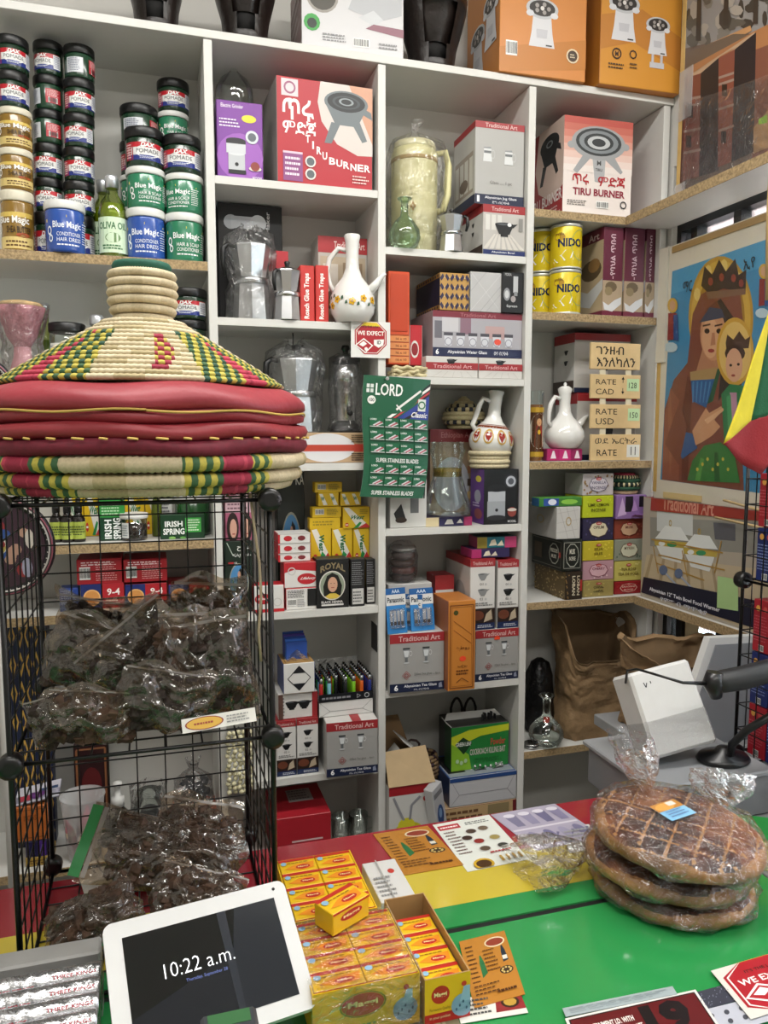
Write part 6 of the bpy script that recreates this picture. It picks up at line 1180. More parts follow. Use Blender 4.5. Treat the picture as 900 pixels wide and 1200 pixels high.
MB().box(-.004, -.03, .0, -.002, .016, .08).build('corner_sleeve', MILKY, o)
MB().box(-.004, -.045, .26, -.002, .012, .40).build('corner_sleeve', MILKY, o)
MB().grid(lambda u, v: (-.004-.006*math.sin(u*6+v*4)**2, -.02-.5*u, .002+.3*v*(1-.3*u)), 16, 10).build('wrinkled_film', CLEAR, o)
# devotional print: a generic haloed mother and child
XM = 1.497
ya = atX(776, 440, XM).y; zm0 = Z4[3]+.002
zi = atX(765, 583, XM).z; zt_ = atX(783, 290, XM).z
def draw_icon(P, f):
    P.r(0, 0, 1, 1, 'd9d2c2')
    Q(P, f, [(788, 318), (990, 250), (990, 590), (774, 562)], '3f86b0')
    Q(P, f, [(787, 345), (990, 285), (990, 250), (788, 318)], '4f98c0')
    E_(P, f, 845, 372, 38, 72, 'b98f36', 30); E_(P, f, 845, 372, 35, 67, 'c9a244', 30); E_(P, f, 845, 372, 28, 56, '9a7428', 26)
    for k in range(9):
        a = .5+k*.62; E_(P, f, 845+31*math.cos(a), 372+61*math.sin(a), 4, 8, 'dcc070', 8)
    # mantle
    Q(P, f, [(812, 368), (822, 345), (845, 332), (868, 345), (873, 400), (868, 470), (872, 575), (776, 562), (779, 480), (790, 445), (806, 425)], '7c4636')
    Q(P, f, [(776, 562), (779, 490), (786, 455), (797, 470), (796, 563)], '8f5440'); Q(P, f, [(800, 480), (806, 440), (812, 450), (806, 563), (799, 563)], '653427'); Q(P, f, [(783, 470), (786, 458), (790, 520), (785, 560)], '9a6048')
    Q(P, f, [(828, 362), (845, 350), (860, 372), (864, 440), (842, 470), (846, 420), (838, 372)], '3a2c26'); Q(P, f, [(826, 365), (840, 352), (846, 364), (832, 376)], '6a3a2c'); Q(P, f, [(848, 400), (853, 400), (836, 470), (828, 474)], '2f5a3c')
    # crown
    Q(P, f, [(822, 335), (826, 312), (835, 322), (843, 304), (851, 318), (862, 303), (866, 322), (875, 316), (874, 343), (848, 338), (832, 345)], '3c2c28'); Q(P, f, [(828, 342), (874, 338), (874, 345), (830, 351)], '7a5a48')
    for x, y in ((833, 330), (846, 325), (860, 326), (869, 332)): E_(P, f, x, y, 3, 5, '8a3a30', 8)
    # face, neck, dress
    Q(P, f, [(824, 408), (842, 408), (843, 432), (816, 436)], 'b07c5c'); E_(P, f, 836, 392, 15, 31, 'c08c68', 22); E_(P, f, 833, 396, 10, 24, 'd0a07a', 18)
    Q(P, f, [(820, 378), (850, 372), (846, 362), (832, 360)], '3a4058')
    for x in (829, 843): E_(P, f, x, 388, 3.2, 3.2, '2c201a', 8); Q(P, f, [(x-5, 381), (x+4, 379), (x+4, 381), (x-5, 383)], '4a3020')
    Q(P, f, [(835, 390), (838, 390), (839, 404), (833, 405)], 'b07858'); E_(P, f, 834, 411, 4, 2.4, '9a3e3a', 8)
    Q(P, f, [(809, 436), (842, 430), (838, 444), (810, 446)], 'a88a5a'); Q(P, f, [(810, 446), (838, 444), (828, 478), (812, 470)], '2a5a8e')
    [Q(P, f, [(812+k*5, 447), (814+k*5, 447), (813+k*4, 472), (812+k*4, 472)], '4a80b0') for k in range(5)]
    # child
    E_(P, f, 862, 412, 22, 40, 'c59a3c', 26); E_(P, f, 862, 412, 19, 35, 'd6b468', 24)
    Q(P, f, [(851, 402), (853, 392), (860, 398), (867, 388), (874, 398), (880, 394), (878, 408), (852, 410)], '4a3428'); E_(P, f, 862, 414, 12, 10, '3e2a20', 14); E_(P, f, 861, 428, 10, 20, 'd0a080', 18); E_(P, f, 857, 428, 1.8, 1.8, '2c201a', 6); E_(P, f, 866, 427, 1.8, 1.8, '2c201a', 6); E_(P, f, 860, 440, 2.6, 1.6, '9a4a40', 6)
    Q(P, f, [(846, 462), (856, 450), (872, 452), (885, 470), (885, 530), (850, 530)], '2f7a4a'); Q(P, f, [(856, 460), (864, 460), (866, 520), (858, 520)], 'b88aa0'); Q(P, f, [(852, 465), (857, 462), (859, 500), (854, 505)], '4a9a62')
    # hand, sleeve, green cloth
    Q(P, f, [(793, 520), (797, 505), (812, 508), (818, 525), (800, 538)], '2a5a8e'); Q(P, f, [(797, 470), (780, 520), (796, 545), (806, 500)], '7c4636'); Q(P, f, [(812, 505), (822, 488), (828, 478), (832, 484), (846, 476), (848, 480), (838, 492), (845, 500), (836, 510), (824, 518), (816, 522)], 'c8946c'); Q(P, f, [(826, 492), (848, 478), (849, 481), (830, 497)], 'd8aa82')
    Q(P, f, [(806, 563), (812, 540), (826, 522), (845, 518), (862, 535), (868, 566)], '3a7a3c'); Q(P, f, [(815, 563), (822, 536), (826, 538), (821, 564)], '5a9a4a'); Q(P, f, [(838, 564), (838, 530), (842, 530), (845, 565)], '2a5c2e'); [E_(P, f, 818+k*6, 550-6*(k % 3), 1.6, 2.4, 'c8b44a', 6) for k in range(7)]
    # small attendants
    for x, y in ((789, 375), (896, 335)): E_(P, f, x, y-17, 6, 9, 'c9a040', 12); E_(P, f, x, y-17, 3.5, 6, 'c89a74', 10); Q(P, f, [(x-5, y-8), (x+5, y-8), (x+6, y+22), (x-6, y+24)], '8a3230'); Q(P, f, [(x+1, y-6), (x+6, y-6), (x+7, y+24), (x+1, y+24)], '2c4f86'); E_(P, f, x-2, y+32, 8, 6, 'b8ccd4', 10)
    P.t('ማር', *f(801, 345), *f(812, 328), '2a2420', .0) ; P.t('ኢየ', *f(872, 318), *f(886, 300), '2a2420', .0)
wm = .60
o = xboard('devotional_print', 'framed devotional print of a haloed mother and child by the window', 'picture', XM, ya+.02, zi, wm, zt_-zi, .010, M('cfc4aa', .6), draw_icon)
hm = zt_-zi
MB().box(-.002, -.012, .02, .008, .004, hm*.80).build('wood_strip', M('cda962', .55, noise=.12), o)
MB().box(-.006, -.035, hm*.55, -.001, .006, hm).build('corner_sleeve', M('d9d5c8', .5), o)
MB().box(-.004, -.5, hm-.022, -.001, -.05, hm-.004).build('wood_strip', M('a98a58', .6), o)
MB().box(-.004, -.22, .004, -.001, -.05, .022).build('wood_strip', M('d8be88', .6), o)
MB().grid(lambda u, v: (-.008-.004*math.sin(9*u+5*v)**2, .01-.59*u, .001+(hm+.01)*v), 20, 16).build('wrapping', film('clearwrap', 'fdfdfd', .02, .4, .15, .3, 12), o)
# food warmer box under it
XW = 1.492; yw0 = -.012; zw0 = Z4[3]+.001; hw = zi-zw0-.001; ww = .56
def draw_warmer(P, f):
    P.r(0, 0, 1, 1, 'a99f90')
    Q(P, f, [(762, 606), (960, 620), (960, 660), (762, 640)], '8a8880'); Q(P, f, [(770, 598), (812, 603), (812, 628), (770, 622)], 'c4c6c4'); Q(P, f, [(836, 612), (862, 614), (862, 634), (838, 632)], '5a5a60'); Q(P, f, [(758, 650), (960, 680), (960, 790), (750, 690)], 'b8a88c')
    for k in range(6): Q(P, f, [(752+k*18, 690+k*5), (756+k*18, 691+k*5), (766+k*14, 650+k*2), (763+k*14, 649+k*2)], 'a08e70')
    for x, y in ((784, 632), (818, 642)):
        Q(P, f, [(x-15, y+6), (x+20, y+10), (x+14, y+28), (x-8, y+22)], 'd2d4d2'); Q(P, f, [(x-17, y), (x+24, y+4), (x+22, y+11), (x-16, y+7)], 'b8a04a'); Q(P, f, [(x-16, y-1), (x-4, y-16), (x+14, y-14), (x+24, y+2)], 'd8dad8'); E_(P, f, x+4, y+6, 6, 3.2, '3a8a5a', 10); E_(P, f, x-8, y+5, 4, 3, 'd8dad8', 8); P.ring(*f(x+2, y-19), .012, .03, .35, 'b0923c', 12)
    for a, b in (((766, 640), (772, 672)), ((772, 650), (850, 668)), ((770, 660), (826, 680)), ((846, 634), (838, 672)), ((800, 645), (806, 676)), ((764, 632), (848, 648))): P.line([f(*a), f(*b)], .012, 'a8823a')
    for x, y in ((778, 668), (796, 672)): E_(P, f, x, y, 5, 6, '5a6a86', 10); P.line([f(x+3, y+4), f(x+18, y+20)], .02, '9aa4b8')
    Q(P, f, [(764, 581), (960, 596), (960, 619), (763, 598)], '96332a'); P.t('Traditional Art', *f(777, 597), *f(838, 586), 'c88a7a', .02)
    Q(P, f, [(755, 676), (960, 722), (960, 760), (752, 694)], '15192e')
    a_ = f(762, 685); b_ = f(840, 700); P.t('Abyssinian 12" Twin Bowl Food Warmer', a_[0], .075, b_[0]+.03, .125, 'e4e4ec', .02); P.t('የምግብ ማሞቂያ', a_[0]+.1, .018, b_[0]-.06, .058, 'd0d0d8', .01)
    Q(P, f, [(842, 675), (866, 679), (866, 716), (841, 712)], 'a8c98a')
xboard('food_warmer_box', 'food warmer box with two covered dishes on the ledge', 'box', XW, yw0, zw0, ww, hw, .062, M('96332a', .4), draw_warmer)
# bamboo sticks resting above the box
for i, (p0, p1) in enumerate((((838, 606), (900, 620)), ((848, 586), (905, 602)))):
    a = atX(*p0, 1.475); b = atX(*p1, 1.46); b2 = a+(b-a)*2.2
    tag(MB().tube([a, b2], .0035, 6).build('wooden_stick', M('cbb182', .6)), ('thin pale wooden stick in front of the food warmer, lower one', 'thin pale wooden stick in front of the food warmer, upper one')[i], 'stick', 'wooden sticks')
# ---------------------------------------------------------------- wire cubes
WIREM = M('0a0a0b', .35, .2)
def wire_panel(parent, name, o_, ux, uy, n=7, r=.0014, fr=.0030):
    """square wire panel from corner o_ along ux, uy; each wire a piece of its own"""
    o_ = Vector(o_); ux = Vector(ux); uy = Vector(uy)
    mb = MB(); c = [o_, o_+ux, o_+ux+uy, o_+uy]
    for k in range(4): mb.tube([c[k], c[(k+1) % 4]], fr, 8)
    p = mb.build(name, WIREM, parent)
    nrm = ux.cross(uy).normalized()
    for d, e, off in ((ux, uy, 0), (uy, ux, r*1.6)):
        me = MB().tube([(0, 0, 0), tuple(e)], r, 6, cap=False).data('wire', WIREM)
        for k in range(1, n): obj('wire', me, p, tuple(o_+d*(k/n)+nrm*off))
    return p
def knob(parent, c, r=.016, axis='Y'):
    T = Matrix.Translation(c) @ (Matrix.Rotation(PI/2, 4, 'X') if axis == 'Y' else Matrix.Rotation(PI/2, 4, 'Y'))
    MB().lathe([(r*.5, -.013), (r*.95, -.011), (r, -.007), (r, .007), (r*.95, .011), (r*.5, .013)], 16, T=T).build('connector', M('0d0d0e', .3), parent)
SR = 1.08; bx0 = atY(866, 780, -.68).x; by0 = -.68
zk = [atY(860, 880, by0).z, atY(862, 680, by0).z]; ck = zk[1]-zk[0]; zk.append(zk[1]+ck)
rk = thing('wire_rack', 'black wire cube rack holding red and blue boxes by the window', 'rack', (0, 0, 0))
wd = min(.29, 1.468-bx0)
for k in range(2):
    wire_panel(rk, 'side_panel', (bx0, by0, zk[k]), (0, -ck, 0), (0, 0, ck))
    wire_panel(rk, 'back_panel', (bx0, by0, zk[k]), (wd, 0, 0), (0, 0, ck))
for k in range(3):
    wire_panel(rk, 'shelf_panel', (bx0, by0, zk[k]), (wd, 0, 0), (0, -ck, 0)) if k < 2 else None
    knob(rk, (bx0, by0, zk[k]), .019); knob(rk, (bx0, by0-ck, zk[k]), .019)
for x, y in ((bx0, by0), (bx0+wd, by0), (bx0, by0-ck), (bx0+wd, by0-ck)): MB().tube([(x, y, zk[0]), (x, y, zk[2])], .004, 8).build('post', WIREM, rk)
tag(MB().cbox(bx0-.012, by0-ck-.02, TZ+.001, bx0+wd+.01, by0+.02, zk[0]-.020, .003).build('riser_box', M('9a9b9c', .5), None), 'low grey riser box under the window-side wire rack', 'box')
def pr_packs(seed):
    def fn(P):
        P.lines(.08, .2, .92, .72, 9, 'c8606a' if seed % 2 == 0 else '8a9ac8', .3, random.Random(seed)); P.e(.3, .84, .12, .06, 'd8a04a', 10); P.e(.7, .84, .12, .06, 'c8504a', 10); P.barcode(.4, .03, .7, .15) if seed % 3 == 0 else None
    return fn
zz = zk[0]+.004; names = ('lowest', 'second', 'third', 'fourth', 'topmost')
for r_ in range(5):
    hgt = ck*.30
    if r_ == 3: zz = zk[1]+.004
    for k in range(3):
        red = (r_+k) % 2 == 0
        o = MB().cbox(0, -.052, 0, .12, 0, hgt-.003, .001).build('product_box', M('a51e2c' if red else '1c2a66', .4), None, (bx0+.014, by0-.022-.055*k, zz))
        tag(o, f'{"red" if red else "navy"} packet with small print in the wire rack, {names[r_]} row, {("far","middle","near")[k]} one', 'box', 'boxes in the wire rack')
        P = Print(.052, hgt); pr_packs(r_*3+k)(P); P.build('print', o, planar((0, 0, 0), (0, -.052, 0), (0, 0, hgt-.003)))
    zz += hgt
# ---------------------------------------------------------------- flag
fl = thing('flag', 'green, yellow and red cloth flag hanging beside the devotional print', 'flag', (0, 0, 0))
yf = -.92
def fpt(px, py, s=0.0):
    p = atY(px, py, yf); p.y += .006*math.sin(px*.11+py*.035); return p
def strip(name, L, Rr, c):
    def fn(u, v):
        k = v*(len(L)-1); i = min(int(k), len(L)-2); t = k-i
        a = Vector(L[i]).lerp(Vector(L[i+1]), t); b = Vector(Rr[i]).lerp(Vector(Rr[i+1]), t); q = a.lerp(b, u); p = fpt(q.x, q.y); return p
    mb = MB().grid(fn, 8, 20); o = mb.build(name, M(c, .8, noise=.08, nscale=40, bump=.15, bscale=300), fl)
    m = o.modifiers.new('cloth', 'SOLIDIFY'); m.thickness = .0015
strip('green_stripe', [(900, 352), (896, 400), (890, 450), (882, 493)], [(960, 330), (960, 380), (960, 430), (955, 470)], '175c38')
strip('yellow_stripe', [(897, 368), (879, 420), (862, 475), (845, 520)], [(899, 366), (896, 400), (890, 450), (882, 493)], 'd9c62c')
strip('red_stripe', [(845, 520), (858, 532), (873, 545), (889, 556)], [(882, 493), (905, 484), (930, 478), (955, 470)], '8f1c24')
MB().tube([fpt(898, 352), fpt(905, 250)+Vector((0, 0, .0)), fpt(908, 120)], .006, 8).build('staff', M('b79a68', .6), fl)
# ---------------------------------------------------------------- behind the counter end
dr = tag(obj('cash_drawer', None), 'flat grey cash drawer at the end of the counter', 'cash drawer')
DZ = 1.0
MB().cbox(.945, -.845, CZ+.002, 1.235, -.60, DZ-.012, .003).build('drawer_body', M('77797c', .45), dr); MB().cbox(.935, -.852, DZ-.012, 1.24, -.59, DZ, .003).build('top_plate', M('8d8f92', .4), dr); MB().box(1.05, -.8465, .95, 1.13, -.845, .965).build('lock_slot', BLACKP, dr)
# white wrapped box leaning on the drawer
wb = thing('white_parcel', 'white card box bound with clear tape leaning on the cash drawer', 'box', (1.06, -.775, DZ+.070), rot=(math.radians(-24), math.radians(-9), math.radians(-2)))
MB().cbox(-.075, 0, -.035, .075, .085, .145, .006).build('card_box', M('cfcecc', .5, noise=.03), wb)
MB().cbox(-.0765, -.0015, -.0352, .0765, .0865, .045, .006).build('tape_band', film('tape', 'eeeeee', .12, .5, .25, .6, 120, .25, 'd8d8d6'), wb)
P = Print(.15, .18); P.line([(.18, .86), (.2, .80), (.23, .85)], .012, '15151a'); P.line([(.29, .86), (.29, .83)], .012, '15151a'); P.build('print', wb, planar((-.075, 0, -.035), (.15, 0, 0), (0, 0, .18)))
a = atY(700, 905, -.70)
# second paper bag and the grey-white panel
paper_bag('paper_bag', 'wide brown paper bag lying open under the window ledge', (1.37, -.36, TZ+.001), .27, .20, .225, 9, M('8f7352', .8, noise=.14, nscale=12, bump=.9, bscale=26), slope=.1)
yq = -.535
pts = [(786, 872), (832, 748), (905, 744), (905, 860)]
c0 = atY(786, 872, yq); poly = [(atY(*p, yq).x-c0.x, atY(*p, yq).z-c0.z) for p in pts]
sc_o = thing('till_screen', 'white framed screen seen from behind beside the paper bag', 'screen', (c0.x, yq, c0.z))
poly[0] = (poly[0][0], TZ+.001-c0.z); poly[3] = (poly[3][0], TZ+.001-c0.z)
MB().prism(poly, .022).build('casing', M('d2d2d0', .45), sc_o)
cx = sum(p[0] for p in poly)/4; cz = sum(p[1] for p in poly)/4
MB().prism([(cx+(x-cx)*.86+.006, cz+(z-cz)*.88) for x, z in poly], .003, T=Matrix.Translation((0, -.003, 0))).build('back_panel', M('84868a', .5), sc_o)
tag(MB().grid(lambda u, v: tuple(atZ(822+62*u+10*v, 822+22*v-6*u, 0.96)+Vector((0, 0, .01*math.sin(7*u)*v))), 10, 6).build('paper_sheet', M('d8d7d4', .6)), 'loose white sheet lying behind the parcel', 'paper')
bpy.data.objects['paper_sheet'].modifiers.new('sheet', 'SOLIDIFY').thickness = .001
# barcode scanner on its stand
sb = (1.165, -.78, DZ+.001)
ss = thing('barcode_scanner', 'black handheld barcode scanner in its gooseneck stand', 'scanner', sb)
MB().lathe([(.056, 0), (.060, .004), (.054, .012), (.02, .022), (.014, .03), (0, .03)], 30, sy=.8).build('stand_base', M('111113', .3), ss)
p = lambda px, py, y: atY(px, py, y)-Vector(sb)
MB().tube([(0, 0, .02), p(853, 900, -.79), p(858, 872, -.81), p(876, 855, -.84), p(905, 838, -.86), p(935, 828, -.87)], .0085, 10).build('gooseneck', M('101012', .35), ss)
h0 = p(838, 800, -.86); h1 = p(868, 795, -.87); h2 = p(905, 785, -.88); h3 = p(945, 790, -.89)
MB().tube([h0, h0.lerp(h1, .3), h1, h2, h3], [.020, .023, .024, .024, .016], 14).build('scanner_body', M('222325', .45), ss)
MB().tube([h0+Vector((-.002, 0, .022)), h0+Vector((-.004, 0, .0)), h0+Vector((.004, 0, -.03))], [.016, .022, .012], 12).build('scanner_head', M('151517', .3), ss)
cpts = [p(828, 801, -.86), p(800, 800, -.86), p(780, 794, -.84), p(760, 788, -.80), p(746, 784, -.77), p(735, 786, -.73), p(733, 800, -.70)]
MB().tube(cpts, [.0045, .003, .0026, .0026, .0026, .0026, .0026], 8).build('cable', BLACKP, ss)
# white cable loops and green packets at the counter edge
for i in range(2):
    q = [atZ(810+i*20+7*math.cos(t*.5)+t*3, 930-14*math.sin(t*.45)+t*2, .93+.02*math.sin(t*.5)) for t in range(8)]
    tag(MB().tube(q, .0035, 8).build('white_cable', M('d8d7d3', .4)), ('white cable loop behind the bread, nearer the parcel', 'white cable loop behind the bread, nearer the scanner')[i], 'cable', 'white cables')
for i in range(2):
    q = atZ(893, 968-i*3, CZ); o = MB().cbox(-.02, -.05, 0, .09, .05, .028, .001, (0, 0, 0)).build('green_packet', M('1f7a34', .4), None, (1.035, -.945, CZ+.001+i*.029), (0, 0, math.radians(-28-i*4)))
    tag(o, ('green snack packet on the counter edge, lower of two', 'green snack packet on the counter edge, upper of two')[i], 'packet', 'green packets')
    P = Print(.11, .028); P.r(0, 0, .2, 1, 'c8d4c4'); P.r(.6, 0, 1, 1, 'c8c02a'); P.build('print', o, planar((-.02, -.05, 0), (.11, 0, 0), (0, 0, .028)))
# ================================================================ the wire cube rack on the counter
RX0, RX1, RY0, RY1 = -.194, .160, -1.0, -.65; RZ = [CZ+.004, 1.256, 1.608]
rk = thing('wire_rack', 'black wire cube rack on the counter under the big basket', 'rack', (0, 0, 0))
for k in range(2):
    z0 = RZ[k]; h = RZ[k+1]-z0
    wire_panel(rk, 'side_panel', (RX0, RY1, z0), (0, RY0-RY1, 0), (0, 0, h)); wire_panel(rk, 'side_panel', (RX1, RY1, z0), (0, RY0-RY1, 0), (0, 0, h)); wire_panel(rk, 'back_panel', (RX0, RY1, z0), (RX1-RX0, 0, 0), (0, 0, h))
for z in RZ: wire_panel(rk, 'shelf_panel', (RX0, RY1, z), (RX1-RX0, 0, 0), (0, RY0-RY1, 0))
for x in (RX0, RX1):
    for y in (RY0, RY1):
        MB().tube([(x, y, RZ[0]-.003), (x, y, RZ[2])], .0042, 8).build('post', WIREM, rk)
        for z in RZ[1:]: knob(rk, (x, y, z), .017)
        knob(rk, (x, y, RZ[0]+.014), .0165)
# tape hanging from the corner
q = [atY(x, y, -.99) for x, y in ((293, 578), (297, 610), (304, 660), (306, 700), (303, 740), (306, 775))]
tag(MB().tube(q, .0022, 6).build('hanging_twine', M('a8977c', .7)), 'pale cord dangling down the rack corner below the basket', 'cord')
# ================================================================ the big coiled basket
BX, BY, BZ = -.006, -.83, RZ[2]+.009
bk = thing('coiled_basket', 'large coiled straw food basket with cone lid and red leather rim', 'basket', (BX, BY, BZ))
STR = ['c2b392', '375c3a', 'bcae4a', '98243e', 'ae9f78', 'cec0a0', '28503f', 'b43a50']
smat = [M(c, .7, noise=.14, nscale=260) for c in STR]
va = math.atan2(CAMP.y-BY, CAMP.x-BX)
def coil_ring(name, r, z, c, cz, n, pat, m=8, ribs=.085, parent=bk):
    mb = MB()
    for i in range(n):
        a = va+2*PI*i/n; rr = 1+ribs*(1 if i % 2 else -1)
        for j in range(m):
            t = 2*PI*j/m; mb.v.append(((r+c*rr*math.cos(t))*math.cos(a), (r+c*rr*math.cos(t))*math.sin(a), z+cz*rr*math.sin(t)))
    for i in range(n):
        deg = (i/n*360+180) % 360-180      # + is to the viewer's right
        mi = pat(deg, i)
        for j in range(m): mb.face((i*m+j, ((i+1) % n)*m+j, ((i+1) % n)*m+(j+1) % m, i*m+(j+1) % m), mi, True)
    return mb.build(name, smat, parent)
zp = lambda py: 1.957-(py-313)*.001313-BZ
def pat_low(row):
    def f(d, i):
        for c0, s_ in ((-37-row*1.5, -1), (31-row*1.2, 1)):
            e = d-c0
            if abs(e) < 5.5: return 3 if (i % 7) else 7
            if -18 < e < 15: return (1, 2)[(i//2) % 2]
        return (0, 5, 0, 4)[(i//9) % 4]
    return f
rows = [(575, .195, .006), (568.5, .222, .0088), (554, .236, .0108), (537, .243, .0120)]
for k, (py, r, c) in enumerate(rows): coil_ring('coil', r-c*.5, max(zp(py), c+.001), c, c*.92, 330, pat_low(k) if k else (lambda d, i: 0))
MB().lathe([(0, .0), (.19, .0), (.205, .004), (.19, .006), (0, .006)], 40, cap=False).build('bottom', smat[0], bk)
LEA = M('8c2830', .5, noise=.10, nscale=9, bump=.25, bscale=30); LEA2 = M('94303a', .48, noise=.08, nscale=9, bump=.25, bscale=30); CRIM = M('6c1428', .7, noise=.25, nscale=120)
def band(name, prof, m, n=120, wob=.0022, sd=0):
    return MB().lathe([(r, zp(py)) for py, r in prof], n, mi=0, fn=lambda q, a, j: (q.x*(1+wob*math.sin(9*a+j+sd)*4), q.y*(1+wob*math.sin(9*a+j+sd)*4), q.z+.0022*math.sin(6*a+sd)), cap=False).build(name, m, bk)
band('crimson_coil', [(529, .238), (526, .247), (520, .250), (514, .247), (512, .240)], CRIM)
band('leather_band', [(513, .238), (510, .248), (504, .250), (498, .246), (496, .236)], LEA, sd=1)
band('leather_rim', [(497, .232), (494, .243), (488, .245), (484, .240)], LEA, sd=2)
band('leather_roll', [(485, .236), (481, .246), (474, .247), (467, .241), (460, .228), (456, .214), (455, .200)], LEA2, sd=3)
mb = MB()
for i in range(46):   # yellow stitches
    a = 2*PI*i/46; ln = .010
    mb.tube([(.251*math.cos(a-.02), .251*math.sin(a-.02), zp(511.5)), (.2535*math.cos(a), .2535*math.sin(a), zp(511.8)), (.251*math.cos(a+.02+.01*(i % 3)), .251*math.sin(a+.02+.01*(i % 3)), zp(512.4))], .0016, 5)
stuff(mb.build('stitching', M('cfae5c', .7), bk))
MB().tube([(.2475*math.cos(va+t*2*PI/80)*(1+.004*math.sin(t)), .2475*math.sin(va+t*2*PI/80)*(1+.004*math.sin(t)), zp(485+1.5*math.sin(t*.7))) for t in range(81)], .0017, 5).build('cord', M('b99a4a', .7), bk)
cone = [(455, .212), (445, .194), (420, .142), (395, .088), (384, .064), (378, .054)]
def rcone(py):
    for (y0, r0), (y1, r1) in zip(cone[:-1], cone[1:]):
        if y1 <= py <= y0: return r0+(r1-r0)*(py-y0)/(y1-y0)
    return cone[-1][1]
nr = 14
for k in range(nr):
    py = 451-k*(451-380)/(nr-1); r = rcone(py)
    def pc(d, i, k=k):
        w = 1+k*.05
        if 2 <= k <= 9 and 4 < d-.5*(k-5) < 12+(-abs(k-5.5)+2)*1.2: return (3, 2)[(i//2+k) % 2] if abs(k-5.5) < 3 else 3
        if k < 11:
            for s_ in (-1, 1):
                e = d*s_ if s_ > 0 else -d-0
                e = abs(d) if (d < 0) == (s_ < 0) else 0
                if 20+k*.6 < e < 40+k*.5: return (2, 6, 2, 1)[(i//2+k*2) % 4]
                if 40+k*.5 <= e < 52-k*.6: return 7 if (i % 9) else 3
                if 52-k*.6 <= e < 72-k*1.2: return (1, 2)[(i//2+k) % 2]
        return (5, 0, 5, 4)[(i//11+k*3) % 4]
    n = max(120, int(r*1500)//2*2)
    coil_ring('coil', r, zp(py), .0095, .0048, n, pc, 6)
nk = [(374.5, .046), (364, .0475), (354, .050), (344, .0505), (334, .0505), (324, .049)]
for k, (py, r) in enumerate(nk): coil_ring('neck_coil', r-.006, zp(py), .0085 if k else .006, .0068, 140, lambda d, i: (5, 0)[(i//12) % 2], 8)
MB().lathe([(0, zp(308)), (.030, zp(308)), (.042, zp(309.5)), (.0445, zp(313)), (.043, zp(318)), (.036, zp(321))], 60, cap=False, fn=lambda q, a, j: (q.x*(1+.012*math.sin(60*a)), q.y*(1+.012*math.sin(60*a)), q.z)).build('green_top', M('1c5a48', .7, noise=.15, nscale=200), bk)
MB().lathe([(.040, zp(378)), (.036, zp(350)), (.040, zp(325))], 30, cap=False).build('neck_core', smat[0], bk)
# ================================================================ bags of dried goods in the rack
DARK = M('2c1e17', .7, noise=.55, nscale=45, bump=.6, bscale=70)
BROWN = M('4a3424', .7, noise=.5, nscale=45, bump=.6, bscale=70)
def goods_bag(label, px, py, y, wpx, hpx, roll, seed, green=False, contents=DARK, d=.055, zipside=1, pitch=0.0, header=.18, fill=.85, group='bags of dried goods in the wire rack'):
    c = atY(px, py, y); k = (atY(px+10, py, y).x-c.x)/10; w = wpx*k; h = hpx*k; ex_ = abs(math.cos(math.radians(roll)))*w/2+abs(math.sin(math.radians(roll)))*h/2+.004; ey_ = abs(math.sin(math.radians(roll)))*w/2+abs(math.cos(math.radians(roll)))*h/2; c.x = min(max(c.x, RX0+ex_+.006), RX1-ex_-.006) if ex_ < .165 else (RX0+RX1)/2; c.y = min(c.y, RY1-.045); zf = RZ[1] if py < 900 else RZ[0]; c.z = max(min(c.z, zf+ey_*math.cos(pitch)*.9+.035 if pitch else 9), zf+ey_*.92*math.cos(pitch)+.010+(.012 if pitch else 0)); c.y = min(c.y, RY1-.045-ey_*abs(math.sin(pitch))); rg = random.Random(seed)
    o = thing('goods_bag', label, 'bag', c, rot=(pitch, math.radians(roll), math.radians(rg.uniform(-12, 12))), group=group)
    o.rotation_mode = 'ZYX' if pitch else 'XYZ'
    def sheet(s_):
        def fn(u, v):
            a = 2*u-1; b = 2*v-1
            t = max(0, 1-abs(a)**3)**.6*max(0, 1-abs(min(1, b/(1-header)) if b > 0 else b)**3)**.6
            n = mnoise.noise(Vector((a*2.3+seed, b*2.3, s_*3)))*.012+mnoise.noise(Vector((a*6+seed, b*6, s_*3)))*.0055
            x = a*w/2*(1-.07*math.sin(b*3+seed)+.03*math.sin(b*9)); z = b*h/2*(1-.05*math.cos(a*3+seed))
            return Vector((x, s_*(t*d/2+.0012)+n*(.35+t), z+.006*math.sin(a*5+seed)))
        return fn
    MB().grid(sheet(-1), 26, 26).build('plastic_front', ZIP, o); MB().grid(lambda u, v: sheet(1)(1-u, v), 26, 26).build('plastic_back', ZIP, o)
    mb = MB()
    for i in range(int(60+900*w*h/.01*.12)):
        a = rg.uniform(-fill, fill); b = rg.uniform(-.92, .60); t = max(.05, (1-abs(a)**3)*(1-abs(b)**3))
        mb.ball((a*w/2*.93, rg.uniform(-.42, .42)*d*t, b*h/2), rg.uniform(.007, .014), 6, 4, 0, .38, (1, .8, rg.uniform(.6, 1.1)), rg, smooth=False)
    stuff(mb.build('contents', contents, o))
    sgn = -1
    bz = h/2*(1-header)
    MB().grid(lambda u, v: Vector(((u-.5)*w*.96, -.004-.001*math.sin(u*9), bz+v*h*.03)), 12, 1).build('zip_strip', film('ziplock', 'cfcac2', .08, .4, .3, .2, 40, .35, 'b9b4ae'), o)
    if green:
        MB().grid(lambda u, v: Vector(((u-.5)*w*.97, -.005-.002*math.sin(u*7), bz+h*.035+v*h*.07)), 12, 2).build('green_seal', M('1d7a3a', .4), o)
    return o
